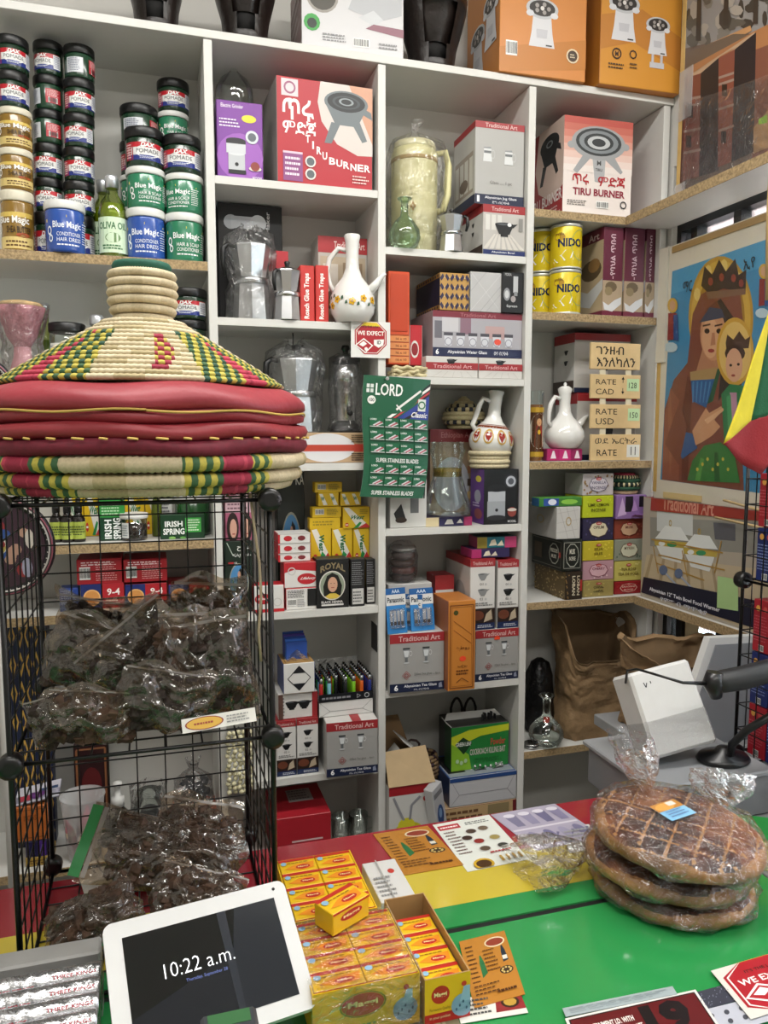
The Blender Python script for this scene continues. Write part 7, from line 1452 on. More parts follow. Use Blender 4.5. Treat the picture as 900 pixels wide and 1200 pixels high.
BAGS = [('bag of dark dried goods lying at the back by the biscuit boxes, folded top', 122, 745, -.74, 150, 95, 12, 1), ('bag of dark dried goods at the back, below the soap boxes', 190, 745, -.72, 120, 95, -12, 2), ('bag of dark dried goods with pointed top reaching up the divider', 243, 735, -.78, 84, 125, 4, 3),
        ('bag of dark dried goods sagging over the rack side', 82, 795, -.84, 135, 100, 22, 4), ('bag of dark dried goods with diagonal seam in the middle of the heap', 165, 795, -.86, 130, 100, -38, 5), ('bag of dark dried goods standing up with a pale vertical zip seam', 213, 770, -.92, 62, 125, 3, 6),
        ('large bag of dark dried goods with shiny creases by the rack post', 272, 790, -.93, 88, 130, -6, 7), ('small bag of dark dried goods with white tab at the shelf corner', 47, 848, -.965, 74, 66, -14, 8), ('bag of dark dried goods hanging over the shelf front', 108, 835, -.97, 110, 66, 8, 9), ('bag of dark dried goods in front beside the white card', 195, 828, -.97, 110, 76, 14, 10)]
for lab, px, py, y, w, h, r, sd in BAGS: goods_bag(lab, px, py, y, w, h, r, sd, contents=BROWN if sd % 3 == 0 else DARK)
for lab, px, py, y, w, h, r, sd, g in (('bag of brown dried goods with green seal lying in the lower tray', 190, 1045, -.80, 85, 190, -70, 21, True), ('bag of brown dried goods with green seal nearest the grey strip', 95, 1078, -.93, 120, 66, 168, 22, True), ('bag of brown dried goods slumped by the rack post in the lower tray', 266, 1000, -.76, 100, 110, 12, 23, False), ('bag of brown dried goods with pale zip seam behind the tablet', 235, 1050, -.90, 110, 66, 20, 24, False)):
    goods_bag(lab, px, py, y, w, h, r, sd, g, BROWN, .055, pitch=-.85, group='bags of dried goods in the lower tray')
# white card with gold oval on the shelf edge
a = atY(214, 860, -1.012); b = atY(301, 845, -1.012)
o = tag(MB().box(0, 0, 0, b.x-a.x, .001, .020).build('shelf_card', M('dedcd6', .5), None, (a.x, -1.012, a.z), (math.radians(-30), math.radians(-4), 0)), 'white label card with gold oval on the rack shelf edge', 'card')
P = Print(b.x-a.x, .02); P.e(.30, .5, .26, .46, '8a2a20', 20); P.e(.30, .5, .24, .40, 'd6a838', 20); P.lines(.16, .35, .44, .66, 1, '9a3a1a'); P.lines(.6, .2, .95, .8, 3, '8a8a8a'); P.build('print', o, planar((0, 0, 0), (b.x-a.x, 0, 0), (0, 0, .02)))
# papers in the lower tray
for i, (px, py, w, h, rz) in enumerate(((150, 1022, .16, .07, .3), (170, 1000, .12, .08, -.2))):
    p = atZ(px, py, CZ+.02); tag(MB().grid(lambda u, v: ((u-.5)*w, (v-.5)*h, .004*math.sin(5*u+3*v)), 8, 5).build('paper_sheet', M('d4d3cf', .6), None, (p.x, min(p.y, -.67), CZ+.02+.012*i), (0.25, 0, rz)), ('white paper sheet under the bags in the lower tray', 'crumpled white paper at the back of the lower tray')[i], 'paper')
    bpy.context.scene.objects[-1] if False else None
# ================================================================ round trays at the picture edge, on a pole
pc = atY(2, 640, -.30); rr = atY(67, 640, -.30).x-pc.x
pole = tag(MB().lathe([(.012, 0), (.012, 2.05)], 12).build('display_pole', M('d2d1cc', .45), None, (atY(12, 950, -.25).x, -.25, 0)), 'slim white display pole at the end of the shelves', 'pole')
def round_tray(label, c, r, seed, inner):
    o = thing('round_tray', label, 'tray', c, rot=(math.radians(4), 0, math.radians(-8))); T = Matrix.Rotation(-PI/2, 4, 'X')
    MB().lathe([(0, -.004), (r*.86, -.004), (r*.94, -.008), (r*.98, -.006), (r, 0), (r*.98, .008), (0, .010)], 48, T=T, mi=0, cap=False).build('plate', M('17131a', .3), o)
    for k, (q, c_) in enumerate(((.95, '8a4a58'), (.90, 'c9c4c0'))): MB().lathe([(r*(q-.018), 0), (r*q, .0035), (r*(q+.018), 0)], 48, T=Matrix.Translation((0, -.0065, 0)) @ Matrix.Rotation(PI/2, 4, 'X'), cap=False).build('rim_line', M(c_, .4), o)
    P = Print(r*2, r*2); rg = random.Random(seed)
    P.e(.5, .5, .41, .41, inner, 40)
    for k in range(26): 
        a = rg.uniform(0, 6.28); q = rg.uniform(0, .32); P.e(.5+q*math.cos(a), .5+q*math.sin(a), rg.uniform(.03, .07), rg.uniform(.04, .10), ('8a2a30', '2a4a8a', 'c9c2b8', 'b08a78', '4a2a3a', 'a8984a', '9a9ab0')[k % 7], 10)
    for k in range(44): a = 2*PI*k/44; P.e(.5+.435*math.cos(a), .5+.435*math.sin(a), .008, .008, 'b8b4ae', 5)
    P.build('print', o, planar((-r, -.0052, -r), (2*r, 0, 0), (0, 0, 2*r)))
round_tray('round black tray printed with colourful figures behind the rack', pc, rr, 3, '3a2030')
pc2 = atY(-30, 465, -.28); round_tray('round black and pink tray rim above the printed tray', pc2, rr*.82, 5, '5a3040')
# shelf goods behind the rack's open side
carton('patterned_box', 'tall navy box with gold diamond pattern behind the wire rack', 'box', 14, 60, 727, Z1[4], .14, .05, '1b2440', {'f': pr_geo}, pym=850)
zz = Z1[4]
for i, (nm, lab, a0, a1, t, c, pr) in enumerate((('gold_box', 'flat gold box at the bottom of the pile behind the rack', 30, 62, 1004, 'a98a3a', lambda P: P.lines(.1, .2, .9, .8, 2, '6a4a1a')), ('purple_box', 'flat navy and purple box on the gold one', 30, 60, 985, '241f4a', lambda P: P.r(.5, 0, .8, 1, '4a2a7a')), ('orange_box', 'orange carton in the pile behind the rack', 15, 57, 945, 'c06a30', lambda P: (P.line([(.06, .1), (.06, .9), (.94, .9), (.94, .1), (.06, .1)], .02, '8a4a1c'), P.t('INCENSE', .3, .6, .7, .75, '7a3a14'))))):
    o = carton(nm, lab, 'box', a0, a1, t, zz, .03, .08, c, {'f': pr}, pym=t+10); zz += DIM[o.name][2]+.0015
o = tag(MB().grid(lambda u, v: (u*.11, v*.07, .018*u+.003*math.sin(6*v)), 8, 6).build('magazine', M('9a98a8', .4), None, (atY(16, 940, .03).x, .035, zz+.002), (math.radians(14), 0, 0)), 'glossy magazine lying tilted on the orange carton', 'magazine'); o.modifiers.new('pages', 'SOLIDIFY').thickness = .004
P = Print(.11, .07); P.r(0, 0, 1, 1, 'c4c2cc'); P.e(.5, .4, .2, .3, '6a3a7a', 12); P.r(.55, .5, .95, .9, '3a4a6a'); P.r(.1, .1, .35, .4, 'a83a4a'); P.build('print', o, lambda u, v, d: Vector((u*.11, v*.07, .018*u+.003*math.sin(6*v)+d+.0008)))
# bag of dark tea on the orange box
p = atY(228, 940, .06); o = thing('tea_bag', 'clear bag of dark tea on the plain orange box', 'bag', (p.x, .08, Z1[4]+DIM['orange_box'][2]+.003)); rg = random.Random(3); mb = MB()
for k in range(90): mb.ball((rg.uniform(-.035, .035), rg.uniform(-.03, .03), .012+rg.uniform(0, .07)), rg.uniform(.005, .010), 6, 4, 0, .4, rnd=rg, smooth=False)
stuff(mb.build('tea', M('1c1c22', .6, noise=.4, nscale=60), o))
lathe_obj('plastic', [(.0, .0), (.048, .0), (.055, .03), (.052, .08), (.03, .10), (.012, .115), (.022, .145)], CLEAR, o, cap=False, fn=lambda q, a, j: (q.x*(1+.1*math.sin(5*a+j*2)), q.y*(1+.1*math.sin(5*a+j*2)), q.z)); lathe_obj('label', [(.050, .012), (.053, .016), (.053, .034)], M('c8bfb0', .5), o, cap=False)
# strung pale beads beside the divider
p = atY(281, 890, .03); o = thing('bead_strings', 'hanging strings of pale pearl beads beside the divider', 'beads', (atY(281, 890, -.02).x, -.022, 0)); za = atY(281, 858, -.02).z; zb_ = atY(281, 927, -.02).z
mb = MB()
for i in range(5):
    for k in range(14): mb.ball((-.030+i*.015+.003*math.sin(k*2.1+i), .004*math.sin(k*1.7+i*2), zb_+(za-zb_)*k/13), .0072, 8, 6)
stuff(mb.build('beads', M('d0c9a4', .2, coat=.5), o)); MB().tube([(-.034, .014, za+.006), (.034, .014, za+.006)], .003, 6).build('hook_bar', WIREM, o)
MB().tube([(0, .014, za+.006), (0, .0225, za+.006)], .003, 6).build('hook_pin', WIREM, o)
# ================================================================ things on the counter
C0 = CZ+.0006
def sheet(name, label, cat, corners, draw, c='dcd9d2', z=None, group=None, rough=.3):
    """paper under the clear top sheet; corners px: back-left, back-right, front-left"""
    z = C0 if z is None else z
    a, b, d = [atZ(*q, z) for q in corners]; ux = b-a; vy = d-a; w = ux.length; h = vy.length
    mb = MB(); n = Vector((0, 0, .0006)); P_ = [d, d+ux, b, a]; mb.v = [tuple(p-a) for p in P_]+[tuple(p-a+n) for p in P_]
    for f in ((3, 2, 1, 0), (4, 5, 6, 7), (0, 1, 5, 4), (1, 2, 6, 5), (2, 3, 7, 6), (3, 0, 4, 7)): mb.face(f)
    o = tag(mb.build(name, M(c, rough), None, a), label, cat, group)
    P = Print(w, h); draw(P); fn = planar(d-a+n, ux, a-d); P.build('print', o, fn, rough, .0002, .00005)
    return o
def menu_or(P):
    P.r(0, 0, 1, 1, 'b0762c'); P.e(.72, .86, .22, .08, 'd8c9a8', 18); P.e(.72, .86, .19, .06, '8a3a28', 18); P.poly([(.30, .36), (.42, .42), (.40, .58), (.36, .70), (.33, .70), (.30, .58)], '2a6a3c'); P.poly([(.78, .52), (.90, .54), (.88, .70), (.85, .78), (.82, .78), (.79, .68)], '22303c'); P.r(.79, .56, .89, .62, 'd4d0c4'); P.e(.80, .40, .14, .06, '3a2a1c', 14)
    for k in range(8): P.e(.80+.09*math.cos(k*.8), .40+.035*math.sin(k*.8), .025, .015, 'c8b06a', 6)
    P.lines(.08, .30, .26, .9, 9, '4a2a10', .3); P.lines(.42, .42, .7, .78, 6, '5a3412', .3); P.lines(.08, .12, .6, .28, 3, '4a2a10', .3); P.lines(.5, .08, .94, .15, 1, '4a2408')
def menu_white(P):
    P.r(.04, .84, .40, .94, 'b03038'); P.lines(.07, .86, .37, .92, 1, 'f0e8e4'); P.lines(.5, .86, .92, .93, 2, '5a5a5a')
    for u, v, c in ((.5, .72, '4a3a30'), (.72, .74, '6a5a48'), (.36, .6, '3a2a22'), (.5, .5, '8a2a24'), (.78, .52, '9a8a50'), (.5, .34, '5a4a3a'), (.8, .34, '3a3a34')): P.e(u, v, .10, .055, c, 14); P.ring(u, v, .10, .055, .15, 'c8c8c4', 14)
    P.lines(.06, .3, .28, .8, 8, '6a4a48', .3); P.lines(.52, .21, .94, .27, 1, 'a82a30'); P.e(.30, .06, .16, .10, 'c8a02a', 16); P.e(.30, .06, .12, .07, '4a3018', 14); [P.r(.6+k*.1, .05, .64+k*.1, .15, 'b8923a') for k in range(4)]
def menu_lilac(P):
    P.r(.02, .02, .98, .98, 'a9a2b4'); P.r(.02, .48, .98, .52, 'cfcad4')
    for k in range(4): u = .14+k*.22; P.poly([(u, .58), (u+.12, .58), (u+.15, .88), (u-.02, .88)], ('7a7690', '8f8aa4', '6e6a88', '847f9c')[k]); P.e(u+.06, .88, .085, .05, 'd4d0da', 12); P.e(u+.06, .28, .07, .14, ('8a86a0', '706c8c', '9a95ae', '7a7694')[k], 14); P.poly([(u+.04, .12), (u+.2, .30), (u+.17, .32)], '6a6684')
sheet('menu_sheet', 'orange price sheet with bottle pictures on the red stripe', 'menu', [(437, 978), (501, 968), (474, 1026)], menu_or, 'b0762c', group='printed sheets')
sheet('menu_sheet', 'white catering sheet with dish pictures on the counter', 'menu', [(507, 967), (573, 955), (548, 1022)], menu_white, 'd9dcd4', group='printed sheets')
sheet('menu_sheet', 'lilac sheet of glassware pictures on the counter', 'menu', [(575, 955), (650, 942), (628, 997)], menu_lilac, 'a9a2b4', group='printed sheets')
sheet('menu_sheet', 'large orange price sheet on the green part of the counter', 'menu', [(538, 1104), (591, 1091), (556, 1182)], menu_or, 'b0762c', z=CZ+.0012, group='printed sheets')
sheet('flyer', 'white flyer with food photo under the orange price sheet', 'flyer', [(532, 1172), (608, 1160), (540, 1200)], lambda P: (P.poly([(.55, .2), (1, .2), (1, 1), (.62, 1)], '8a2a2c'), P.e(.8, .55, .14, .25, '3a2418', 14), P.e(.8, .55, .1, .17, 'b8903a', 10), P.lines(.06, .2, .5, .9, 4, '4a4a4a')), 'd8d5cc', z=CZ+.0004)
sheet('folded_leaflet', 'brown leaflet corner beside the maggi boxes'.replace('maggi', 'seasoning'), 'leaflet', [(452, 1160), (520, 1148), (470, 1230)], lambda P: P.lines(.1, .2, .9, .8, 5, '8a8468'), '6f6a50', z=CZ+.0004)
# age notice and dotted strip at the front edge
def pr_notice(P):
    P.r(.02, .0, .98, .96, '16100f'); P.r(.03, .0, .97, .94, '5c1418'); P.t('GOVERNMENT I.D. WITH', .10, .70, .46, .80, 'e8e2dc', .03); P.t('PHOTO AND BIRTH DATE', .14, .54, .50, .64, 'e8e2dc', .03); P.t('19', .52, .30, .86, .92, '171012', .06)
sheet('age_notice', 'dark red proof of age notice at the counter front', 'notice', [(662, 1194), (815, 1160), (690, 1262)], pr_notice, 'd6d3cc', z=CZ+.0016)
sheet('tape_strip', 'strip of grey fabric tape along the age notice', 'tape', [(659, 1182), (788, 1156), (663, 1192)], lambda P: P.lines(.05, .2, .95, .8, 3, '8c979a', .5), '9aa6a8', z=CZ+.0024)
sheet('speckled_strip', 'dark speckled strip beside the proof of age notice', 'strip', [(816, 1163), (880, 1146), (824, 1184)], lambda P: [P.e(random.random(), random.random(), .01, .03, '8a8a9a', 5) for _ in range(60)], '3a3c48', z=CZ+.0010)
sheet('perforated_strip', 'pale perforated strip with round holes at the counter front', 'strip', [(820, 1185), (905, 1164), (832, 1215)], lambda P: [P.e(.12+.2*k, .35+.35*j, .035, .10, '4a4c54', 10) for k in range(5) for j in (0, 1)], 'b4b6c0', z=CZ+.0010)
sheet('age_sign', 'white card with large red octagon age-check sign at the counter corner', 'sign', [(833, 1138), (930, 1110), (880, 1195)], lambda P: pr_octa(P, (.5, .5), .48), 'd2cfc6', z=CZ+.0034)
# ---------------------------------------------------------------- breads
CR = M('a8713c', .55, noise=.35, nscale=16, bump=.3, bscale=50)
def crust_mat():
    m = bpy.data.materials.new('scored_crust'); m.use_nodes = True; nt = m.node_tree; b = nt.nodes['Principled BSDF']; N = nt.nodes.new; L = nt.links.new
    tc = N('ShaderNodeTexCoord'); nz = N('ShaderNodeTexNoise'); nz.inputs['Scale'].default_value = 13; nz.inputs['Detail'].default_value = 6
    L(tc.outputs['Object'], nz.inputs['Vector'])
    r = N('ShaderNodeValToRGB'); e = r.color_ramp.elements; e[0].position = .36; e[0].color = lin('2e140a'); e[1].position = .66; e[1].color = lin('96592a'); x = r.color_ramp.elements.new(.5); x.color = lin('5a2c14')
    L(nz.outputs['Fac'], r.inputs['Fac']); L(r.outputs['Color'], b.inputs['Base Color']); b.inputs['Roughness'].default_value = .45
    bp = N('ShaderNodeBump'); bp.inputs['Strength'].default_value = .4; bp.inputs['Distance'].default_value = .004; L(nz.outputs['Fac'], bp.inputs['Height']); L(bp.outputs['Normal'], b.inputs['Normal'])
    return m
CRUST = crust_mat(); SIDE = M('a8743a', .6, noise=.65, nscale=11, bump=.2, bscale=40); SCORE = M('b8844a', .6, noise=.3, nscale=30)
def bread(label, c, r, h, tilt, seed, score=True):
    o = thing('flat_bread', label, 'bread', c, rot=tilt, group='breads stacked on the counter')
    def hgt(x, y, rr):
        t = min(1, rr/r); e = max(0, 1-t**5)**.5
        z = h*(.42+.58*e)
        g = 0
        if score:
            for ang in (.5, .5+PI/2):
                q = (x*math.cos(ang)+y*math.sin(ang))/.042; f = abs(q-round(q)); g = max(g, max(0, 1-f/.075))
        return z-.0045*g*(1 if t < .9 else 0)+.0018*mnoise.noise(Vector((x*40+seed, y*40, seed))), g, t
    mb = MB(); nr_, na = 44, 120; mats = [CRUST, SIDE, SCORE]
    for i in range(nr_+1):
        rr = r*(i/nr_)**.8
        for j in range(na):
            a = 2*PI*j/na; wob = 1+.012*math.sin(3*a+seed)+.006*math.sin(7*a+seed); x = rr*math.cos(a); y = rr*math.sin(a); z = hgt(x, y, rr)[0]; mb.v.append((x*wob, y*wob, z))
    for i in range(nr_):
        for j in range(na):
            q = ((i+.5)/nr_)**.8*r; a = 2*PI*(j+.5)/na; _, g, t = hgt(q*math.cos(a), q*math.sin(a), q)
            mi = 1 if t > .93+.04*math.sin(5*a+seed) else (2 if g > .35 else 0)
            mb.face((i*na+j, (i+1)*na+j, (i+1)*na+(j+1) % na, i*na+(j+1) % na), mi, True)
    b = len(mb.v)
    for k, (q, z) in enumerate(((1.0, h*.30), (.98, h*.12), (.93, .002), (.5, 0))):
        for j in range(na): a = 2*PI*j/na; wob = 1+.012*math.sin(3*a+seed)+.006*math.sin(7*a+seed); mb.v.append((r*q*math.cos(a)*wob, r*q*math.sin(a)*wob, z))
    prev = nr_*na
    for k in range(4):
        for j in range(na): mb.face((prev+j, b+k*na+j, b+k*na+(j+1) % na, prev+(j+1) % na), 1, True)
        prev = b+k*na
    mb.face([prev+j for j in range(na)][::-1], 1)
    mb.build('loaf', mats, o)
    def bagf(p_, a, j): q = 1+.025*math.sin(7*a+j*1.3+seed)+.018*math.sin(17*a+seed*2-j); return (p_.x*q, p_.y*q, max(p_.z+(.003*math.sin(9*a+j) if 0 < j < 6 else 0), -.001))
    MB().lathe([(0, -.001), (r*.9, -.001), (r*1.04, h*.2), (r*1.05, h*.55), (r*1.0, h*.95), (r*.8, h*1.1), (r*.4, h*1.13), (0, h*1.14)], 64, fn=bagf, cap=False).build('plastic_bag', CLEARB, o)
    return o
bc = atZ(783, 1040, CZ); bc = Vector((.862, -1.005, 0))
bread('round flat bread at the bottom of the stack', (bc.x+.004, bc.y, CZ+.003), .137, .030, (0, 0, 0), 1, False)
bread('round flat bread in the middle of the stack', (bc.x-.006, bc.y+.004, CZ+.041), .137, .032, (math.radians(1.5), math.radians(1), .7), 2, False)
TB = bread('scored round bread on top of the stack with blue label', (bc.x+.008, bc.y-.004, CZ+.092), .143, .034, (math.radians(5), math.radians(2), .25), 5, True)
lb = MB().grid(lambda u, v: ((u-.5)*.066+.005, (v-.5)*.05+.018, .0415), 4, 4).build('paper_label', M('7fb4d4', .4), TB); P = Print(.066, .05); P.r(0, .55, 1, 1, 'b8803a'); P.e(.4, .75, .35, .2, 'd89a4a', 16); P.r(.55, .72, .85, .95, 'd0ccc4'); P.lines(.15, .12, .85, .5, 3, '5a6a9a', .35); P.build('print', lb, planar((-.028, -.007, .0415), (.066, 0, 0), (0, .05, 0)))
def bag_tail(label, base, dirv, ln, wid, seed, parent):
    base = Vector(base); d = Vector(dirv).normalized(); s_ = d.cross(Vector((0, 0, 1))).normalized(); t_ = s_.cross(d)
    def fn(u, v):
        a = 2*PI*u; r_ = wid*(.10+.9*math.sin(min(1, v*1.15)*PI*.55))*(1+.22*math.sin(5*a+seed+v*3)+.12*math.sin(11*a+v*7)); q = base+d*(ln*v)+s_*(r_*math.cos(a))+t_*(r_*.55*math.sin(a))
        q += Vector((0, 0, 1))*.012*mnoise.noise(q*22+Vector((seed, 0, 0))); q.z = max(q.z, CZ+.003); return q
    MB().grid(fn, 40, 18).build(label, CLEARB, parent, -Vector(parent.location) if False else (0, 0, 0))
T_ = thing('bag_end', 'gathered clear plastic bag end standing up behind the breads', 'bag', (0, 0, 0)); bag_tail('plastic', atY(757, 930, -.90), (-.35, .05, 1), .12, .055, 2, T_)
T2_ = thing('bag_end', 'gathered clear plastic bag end spread over the yellow stripe', 'bag', (0, 0, 0)); q0 = atZ(690, 990, CZ+.035); bag_tail('plastic', q0, tuple(atZ(615, 1015, CZ+.03)-q0), .15, .058, 5, T2_)
T3_ = thing('bag_end', 'crumpled clear plastic bag end beside the green packets', 'bag', (0, 0, 0)); q0 = atY(850, 945, -.98); bag_tail('plastic', q0, (.1, .2, .5), .06, .05, 8, T3_)
sheet('receipt', 'white slip of paper beside the breads', 'paper', [(655, 972), (690, 966), (668, 1000)], lambda P: P.lines(.1, .1, .9, .9, 5, '9a9a9a'), 'd8d8d4', z=CZ+.0008)
# ---------------------------------------------------------------- bouillon display boxes
YB = 'e0b41c'
def pr_cubetop(P): P.r(0, .82, 1, 1, 'b82a1e'); P.poly([(.1, .3), (.4, .55), (.95, .65), (.9, .2), (.5, .1)], 'e08a1e'); P.e(.62, .34, .2, .16, 'b3261e', 14); P.t('Maggi', .48, .28, .76, .40, 'f0e0a0', .03); P.lines(.1, .6, .9, .76, 1, '9a6a10', .3); P.e(.12, .66, .08, .14, '8ab0c8', 8)
def pr_cubefront(P): P.e(.5, .6, .3, .2, 'b3261e', 14); P.t('Maggi', .28, .52, .72, .68, 'f0e0a0', .03); P.r(0, .9, 1, 1, 'b82a1e')
BP = {}
def packet(label, x, y, z, w, d, h, key, rot=(0, 0, 0), group='yellow bouillon packets'):
    if key not in BP:
        BP[key] = [MB().cbox(-w/2, 0, 0, w/2, d, h, .0012).data('bouillon_packet', M(YB, .3))]
        for f, fn in (('t', pr_cubetop), ('f', pr_cubefront)):
            mp, pw, ph = face_map(w, d, h, f); P = Print(pw, ph); fn(P); o_ = P.build('print', None, mp, .3); BP[key].append(o_.data); bpy.data.objects.remove(o_)
    o = obj('bouillon_packet', BP[key][0], None, (x, y, z), rot); tag(o, label, 'packet', group)
    for me in BP[key][1:]: obj('print', me, o)
    return o
def tray(label, x0, x1, y0, y1, h, cols, prf, wall=.002, name='display_carton'):
    o = thing(name, label, 'box', (x0, y0, C0+.0004)); w = x1-x0; d = y1-y0
    for q, nm in (((0, 0, 0, w, wall, h), 'front_wall'), ((0, d-wall, 0, w, d, h), 'back_wall'), ((0, wall, 0, wall, d-wall, h), 'side_wall'), ((w-wall, wall, 0, w, d-wall, h), 'side_wall'), ((wall, wall, 0, w-wall, d-wall, wall), 'base')): MB().box(*q).build(nm, M(cols, .4), o)
    P = Print(w, h); prf(P); P.build('print', o, planar((0, 0, 0), (w, 0, 0), (0, 0, h)), .3)
    return o
def hen(P, u, v, s):
    a = s*P.h/P.w; P.e(u, v, .35*a, .34*s, '7f9fb8', 16); P.poly([(u-.1*a, v+.1*s), (u+.02*a, v+.55*s), (u+.2*a, v+.55*s), (u+.2*a, v+.1*s)], '8fb0c8'); P.e(u+.02*a, v+.62*s, .08*a, .08*s, 'c03028', 8); P.poly([(u-.02*a, v+.52*s), (u-.12*a, v+.46*s), (u, v+.44*s)], 'e0a030'); [P.e(u-.2*a+.1*a*k, v-.1*s+.1*s*(k % 3), .03*a, .05*s, '3a5a78', 6) for k in range(5)]
def pr_dispA(P): P.e(.46, .62, .20, .22, 'b3261e', 18); P.ring(.46, .62, .22, .25, .08, '8a7a20', 18); P.t('Maggi', .32, .55, .60, .70, 'f0e0a0', .03); hen(P, .86, .35, .7); P.lines(.1, .12, .6, .28, 2, '6a8a3a')
def pr_dispC(P): P.r(0, 0, 1, .22, 'b02420'); P.e(.34, .62, .20, .2, 'b3261e', 18); P.t('Maggi', .2, .55, .48, .68, 'f0e0a0', .03); hen(P, .84, .3, .75); P.t('Permanent Quality', .1, .28, .55, .36, '6a5a14'); P.t('in your pocket', .1, .1, .55, .18, 'e8d8a0')
ZT = CZ+.075
fl_ = atZ(366, 1165, ZT); fr_ = atZ(492, 1138, ZT); bl_ = atZ(350, 1082, ZT)
yA0 = fl_.y; yA1 = bl_.y; xA0 = fl_.x; xA1 = fr_.x
tray('yellow bouillon display carton wrapped in film, nearest the tablet', xA0, xA1, yA0, yA1+.0, .072, YB, pr_dispA)
nms = ('front', 'second', 'third', 'fourth', 'fifth')
def fill(x0, x1, y0, y1, nrow, key, h, lab, z=None):
    w = (x1-x0-.005)/2; d = (y1-y0-.005)/nrow
    for r_ in range(nrow):
        for c_ in range(2): packet(f'yellow bouillon packet in {lab}, {nms[r_]} row, {("tablet side","bread side")[c_]}', x0+.0025+w*(c_+.5), y0+.0025+d*r_, (C0+.0028) if z is None else z, w-.001, d-.001, h, key)
fill(xA0, xA1, yA0, yA1, 4, 'A', .071, 'the film-wrapped carton')
MB().grid(lambda u, v: (-.002+(xA1-xA0+.004)*u, -.0035+.001*math.sin(9*u+4*v), .074*v), 10, 6).build('film_front', CLEARB, bpy.data.objects['display_carton'])
MB().grid(lambda u, v: (-.002+(xA1-xA0+.004)*u, -.003+(yA1-yA0+.004)*v, .0755+.0015*math.sin(7*u+6*v)), 10, 10).build('film_top', CLEARB, bpy.data.objects['display_carton'])
a = atZ(326, 1008, ZT); b = atZ(404, 991, ZT)
yB0 = yA1+.006; yB1 = a.y; xB0 = a.x-.004; xB1 = b.x+.006
tray('yellow bouillon display carton behind the first, beside the rack', xB0, xB1, yB0, yB1, .072, YB, pr_dispA)
fill(xB0, xB1, yB0, yB1, 4, 'B', .071, 'the rear carton')
# loose packet on top
p = atZ(408, 1075, ZT+.004)
packet('loose yellow bouillon packet lying on top of the display cartons', p.x, p.y-.02, ZT+.003, .072, .042, .034, 'L', (0, 0, math.radians(28)))
P = Print(.042, .034); P.barcode(.1, .1, .9, .9); 
# third tray, brown cardboard with yellow front
xC0 = xA1+.004; c1 = atZ(548, 1133, CZ+.066); c2 = atZ(492, 1060, CZ+.066)
yC0 = atZ(520, 1150, CZ+.06).y; yC1 = yC0+.19; xC1 = c1.x
o = tray('open brown tray with yellow and red front holding bouillon packets', xC0, xC1, yC0, yC1, .066, 'a98658', lambda P: (P.r(0, 0, 1, 1, YB), pr_dispC(P)))
w = (xC1-xC0-.006); d = .036
for r_ in range(4): packet(f'yellow bouillon packet in the open brown tray, {nms[r_]} row', xC0+.003+w/2, yC0+.004+r_*(d+.002), C0+.0028, w-.002, d, .05, 'C')
# small white boxes with medicine behind
for i, (cs, lab) in enumerate((([(424, 1012), (462, 1005), (436, 1060)], 'white printed medicine box lying behind the bouillon cartons'),)):
    a, b, d = [atZ(*q, CZ+.03) for q in cs]
    o = tag(MB().cbox(0, -(a.y-d.y), 0, b.x-a.x, 0, .028, .001).build('medicine_box', M('cfcecb', .45), None, (a.x, a.y, C0+.001)), lab, 'box')
    P = Print(b.x-a.x, a.y-d.y); P.e(.7, .7, .1, .06, 'b83a30', 10); P.lines(.1, .1, .6, .6, 5, '8a8a8a'); P.line([(.4, 0), (.4, 1)], .02, 'a8a6a2'); P.build('print', o, planar((0, -(a.y-d.y), .028), (b.x-a.x, 0, 0), (0, a.y-d.y, 0)))
# ---------------------------------------------------------------- tablet on its stand
W_, phi, th_ = .25, .152, .579; H_ = W_*.696
ex = Vector((math.cos(phi), math.sin(phi), 0)); ey = Vector((-math.sin(phi)*math.cos(th_), math.cos(phi)*math.cos(th_), math.sin(th_))); en = ex.cross(ey); ux = ex*W_
org = Vector((-.081, -1.075, 1.053))-ey*H_
mt = Matrix((ex, ey, en)).transposed().to_4x4(); mt.translation = org
tb = thing('tablet', 'white framed tablet showing the clock on a tilted stand', 'tablet', (0, 0, 0)); tb.matrix_world = mt
def rrect(w, h, r, n=6):
    pts = []
    for cx_, cy_, a0 in ((w-r, h-r, 0), (r, h-r, 90), (r, r, 180), (w-r, r, 270)):
        for k in range(n+1): a = math.radians(a0+90*k/n); pts.append((cx_+r*math.cos(a), cy_+r*math.sin(a)))
    return pts
def plate(name, pts, z0, z1, m, parent):
    mb = MB(); n = len(pts); mb.v = [(x, y, z0) for x, y in pts]+[(x, y, z1) for x, y in pts]; mb.face(range(n)[::-1]); mb.face(range(n, 2*n))
    for i in range(n): mb.face((i, (i+1) % n, n+(i+1) % n, n+i))
    return mb.build(name, m, parent)
plate('casing', rrect(W_, H_, .012), -.010, 0, M('c9c9c8', .3, coat=.3), tb)
sx0, sy0, sx1, sy1 = .09*W_, .12*H_, .92*W_, .87*H_
plate('screen_glass', [(sx0, sy0), (sx1, sy0), (sx1, sy1), (sx0, sy1)], 0, .0006, M('08090b', .07, coat=.5), tb)
P = Print(sx1-sx0, sy1-sy0); P.poly([(0, 0), (1, 0), (1, .55), (.62, .55), (0, .22)], '1b1d22'); P.poly([(.62, 0), (.66, 0), (.66, 1), (.60, 1)], '2a2d34'); P.poly([(.66, 0), (1, 0), (1, 1), (.72, 1), (.66, .6)], '1f2228')
P.t('10:22 a.m.', .22, .50, .66, .64, emit('e8eaee', .7), -.012); P.t('Thursday, September 28', .34, .41, .60, .45, emit('4a5a9a', .3), 0)
P.build('screen_image', tb, planar((sx0, sy0, .0007), (sx1-sx0, 0, 0), (0, sy1-sy0, 0)), .12, .0001, .00004)
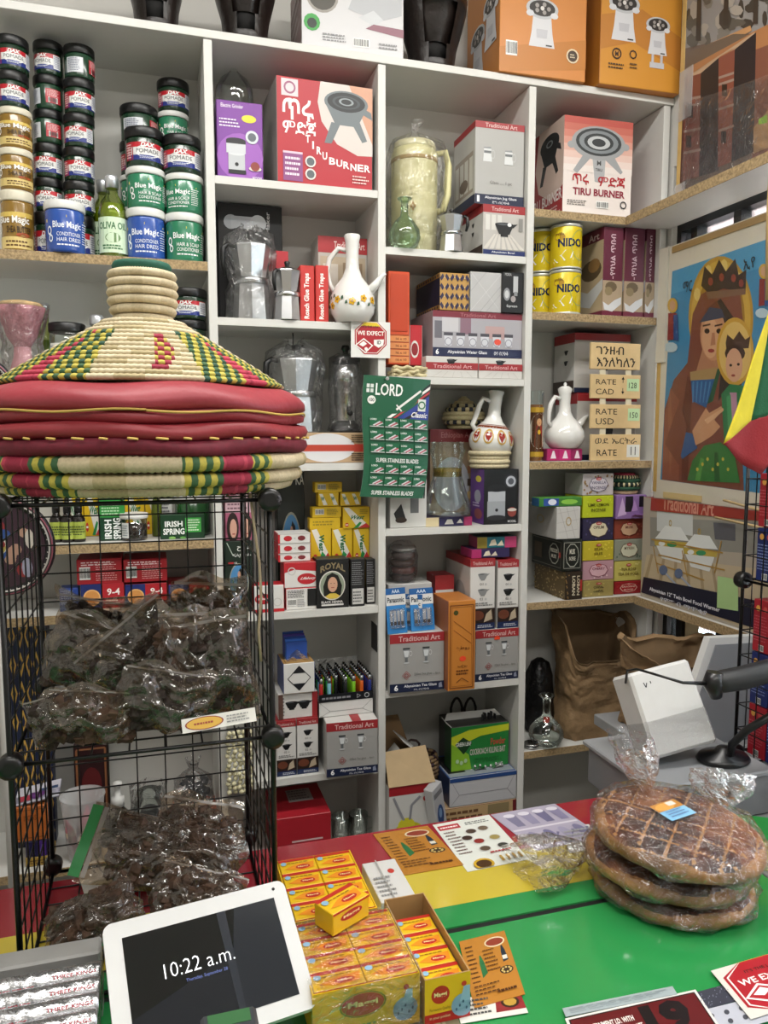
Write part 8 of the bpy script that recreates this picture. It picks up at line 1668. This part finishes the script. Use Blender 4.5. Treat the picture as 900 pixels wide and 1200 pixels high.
MB().lathe([(.0022, .0002), (.0022, .0006), (0, .0006)], 10, c=(W_*.93, H_*.94, 0)).build('camera_dot', BLACKP, tb)
stl = thing('tablet_stand', 'white wedge stand behind the tablet', 'stand', (0, 0, 0)); q0 = org+ux*.5-en*.012
mb = MB(); bl = [org+ux*.3-en*.0115+ey*.03, org+ux*.7-en*.0115+ey*.03, org+ux*.7-en*.0115+ey*H_*.75, org+ux*.3-en*.0115+ey*H_*.75]
lo = [Vector((p_.x, p_.y, CZ+.001)) for p_ in bl]
mb.v = [tuple(p) for p in bl+lo]
for f in ((0, 1, 2, 3), (4, 7, 6, 5), (0, 4, 5, 1), (1, 5, 6, 2), (2, 6, 7, 3), (3, 7, 4, 0)): mb.face(f)
mb.build('wedge', M('c4c4c2', .5), stl)
# small card terminal peeking at the tablet's foot
a = atY(268, 1186, -1.26); o = thing('card_reader', 'dark card reader with green display at the foot of the tablet', 'card reader', (a.x, -1.275, a.z-.04)); MB().cbox(-.032, -.05, 0, .032, .025, .036, .004).build('case', M('3a3c40', .4), o); MB().box(-.024, -.0, .0362, .024, .02, .0368).build('display', emit('2f5a34', .3), o)
# ---------------------------------------------------------------- grey strip and foil rolls
za = 1.0; xe = atZ(119, 1100, za).x
tag(MB().cbox(-.42, -1.048, C0, xe, -1.012, za, .003).build('grey_box', M('8c8b88', .45, noise=.06), None), 'long grey metal box in front of the wire rack', 'box')
tag(MB().cbox(-.42, -1.20, C0, xe-.006, -1.051, .952, .002).build('cardboard_box', M('9a7c54', .7), None), 'low cardboard box carrying the foil charcoal rolls', 'box')
FOIL = M('bdbdbf', .25, .9, bump=.5, bscale=60)
for i in range(9):
    top = i >= 5; zf = .9672+(.0255 if top else 0); yf_ = -1.0665-.0298*i if not top else -1.0815-.0298*(i-5)
    x1_ = xe+.004
    o = thing('charcoal_roll', f'silver foil charcoal roll with red lettering, {"top" if top else "bottom"} layer, {("first","second","third","fourth","fifth")[i-5 if top else i]} from the grey box', 'roll', (x1_-.30, yf_, zf), group='foil charcoal rolls')
    T = Matrix.Rotation(PI/2, 4, 'Y')
    MB().lathe([(0, 0), (.0138, .0), (.0145, .004), (.0145, .296), (.0138, .30), (0, .30)], 20, T=T, cap=False).build('foil', FOIL, o)
    P = Print(1, 1)
    for k in range(4): P.t('THREE KINGS', .05+k*.25, .30+.25*(k % 2), .23+k*.25, .46+.25*(k % 2), '9a2a34', .02)
    P.build('print', o, lambda u, v, d: (u*.3, -(.0146+d)*math.cos(math.radians(-20+110*v)), (.0146+d)*math.sin(math.radians(-20+110*v))), .3, .0001, .00003)
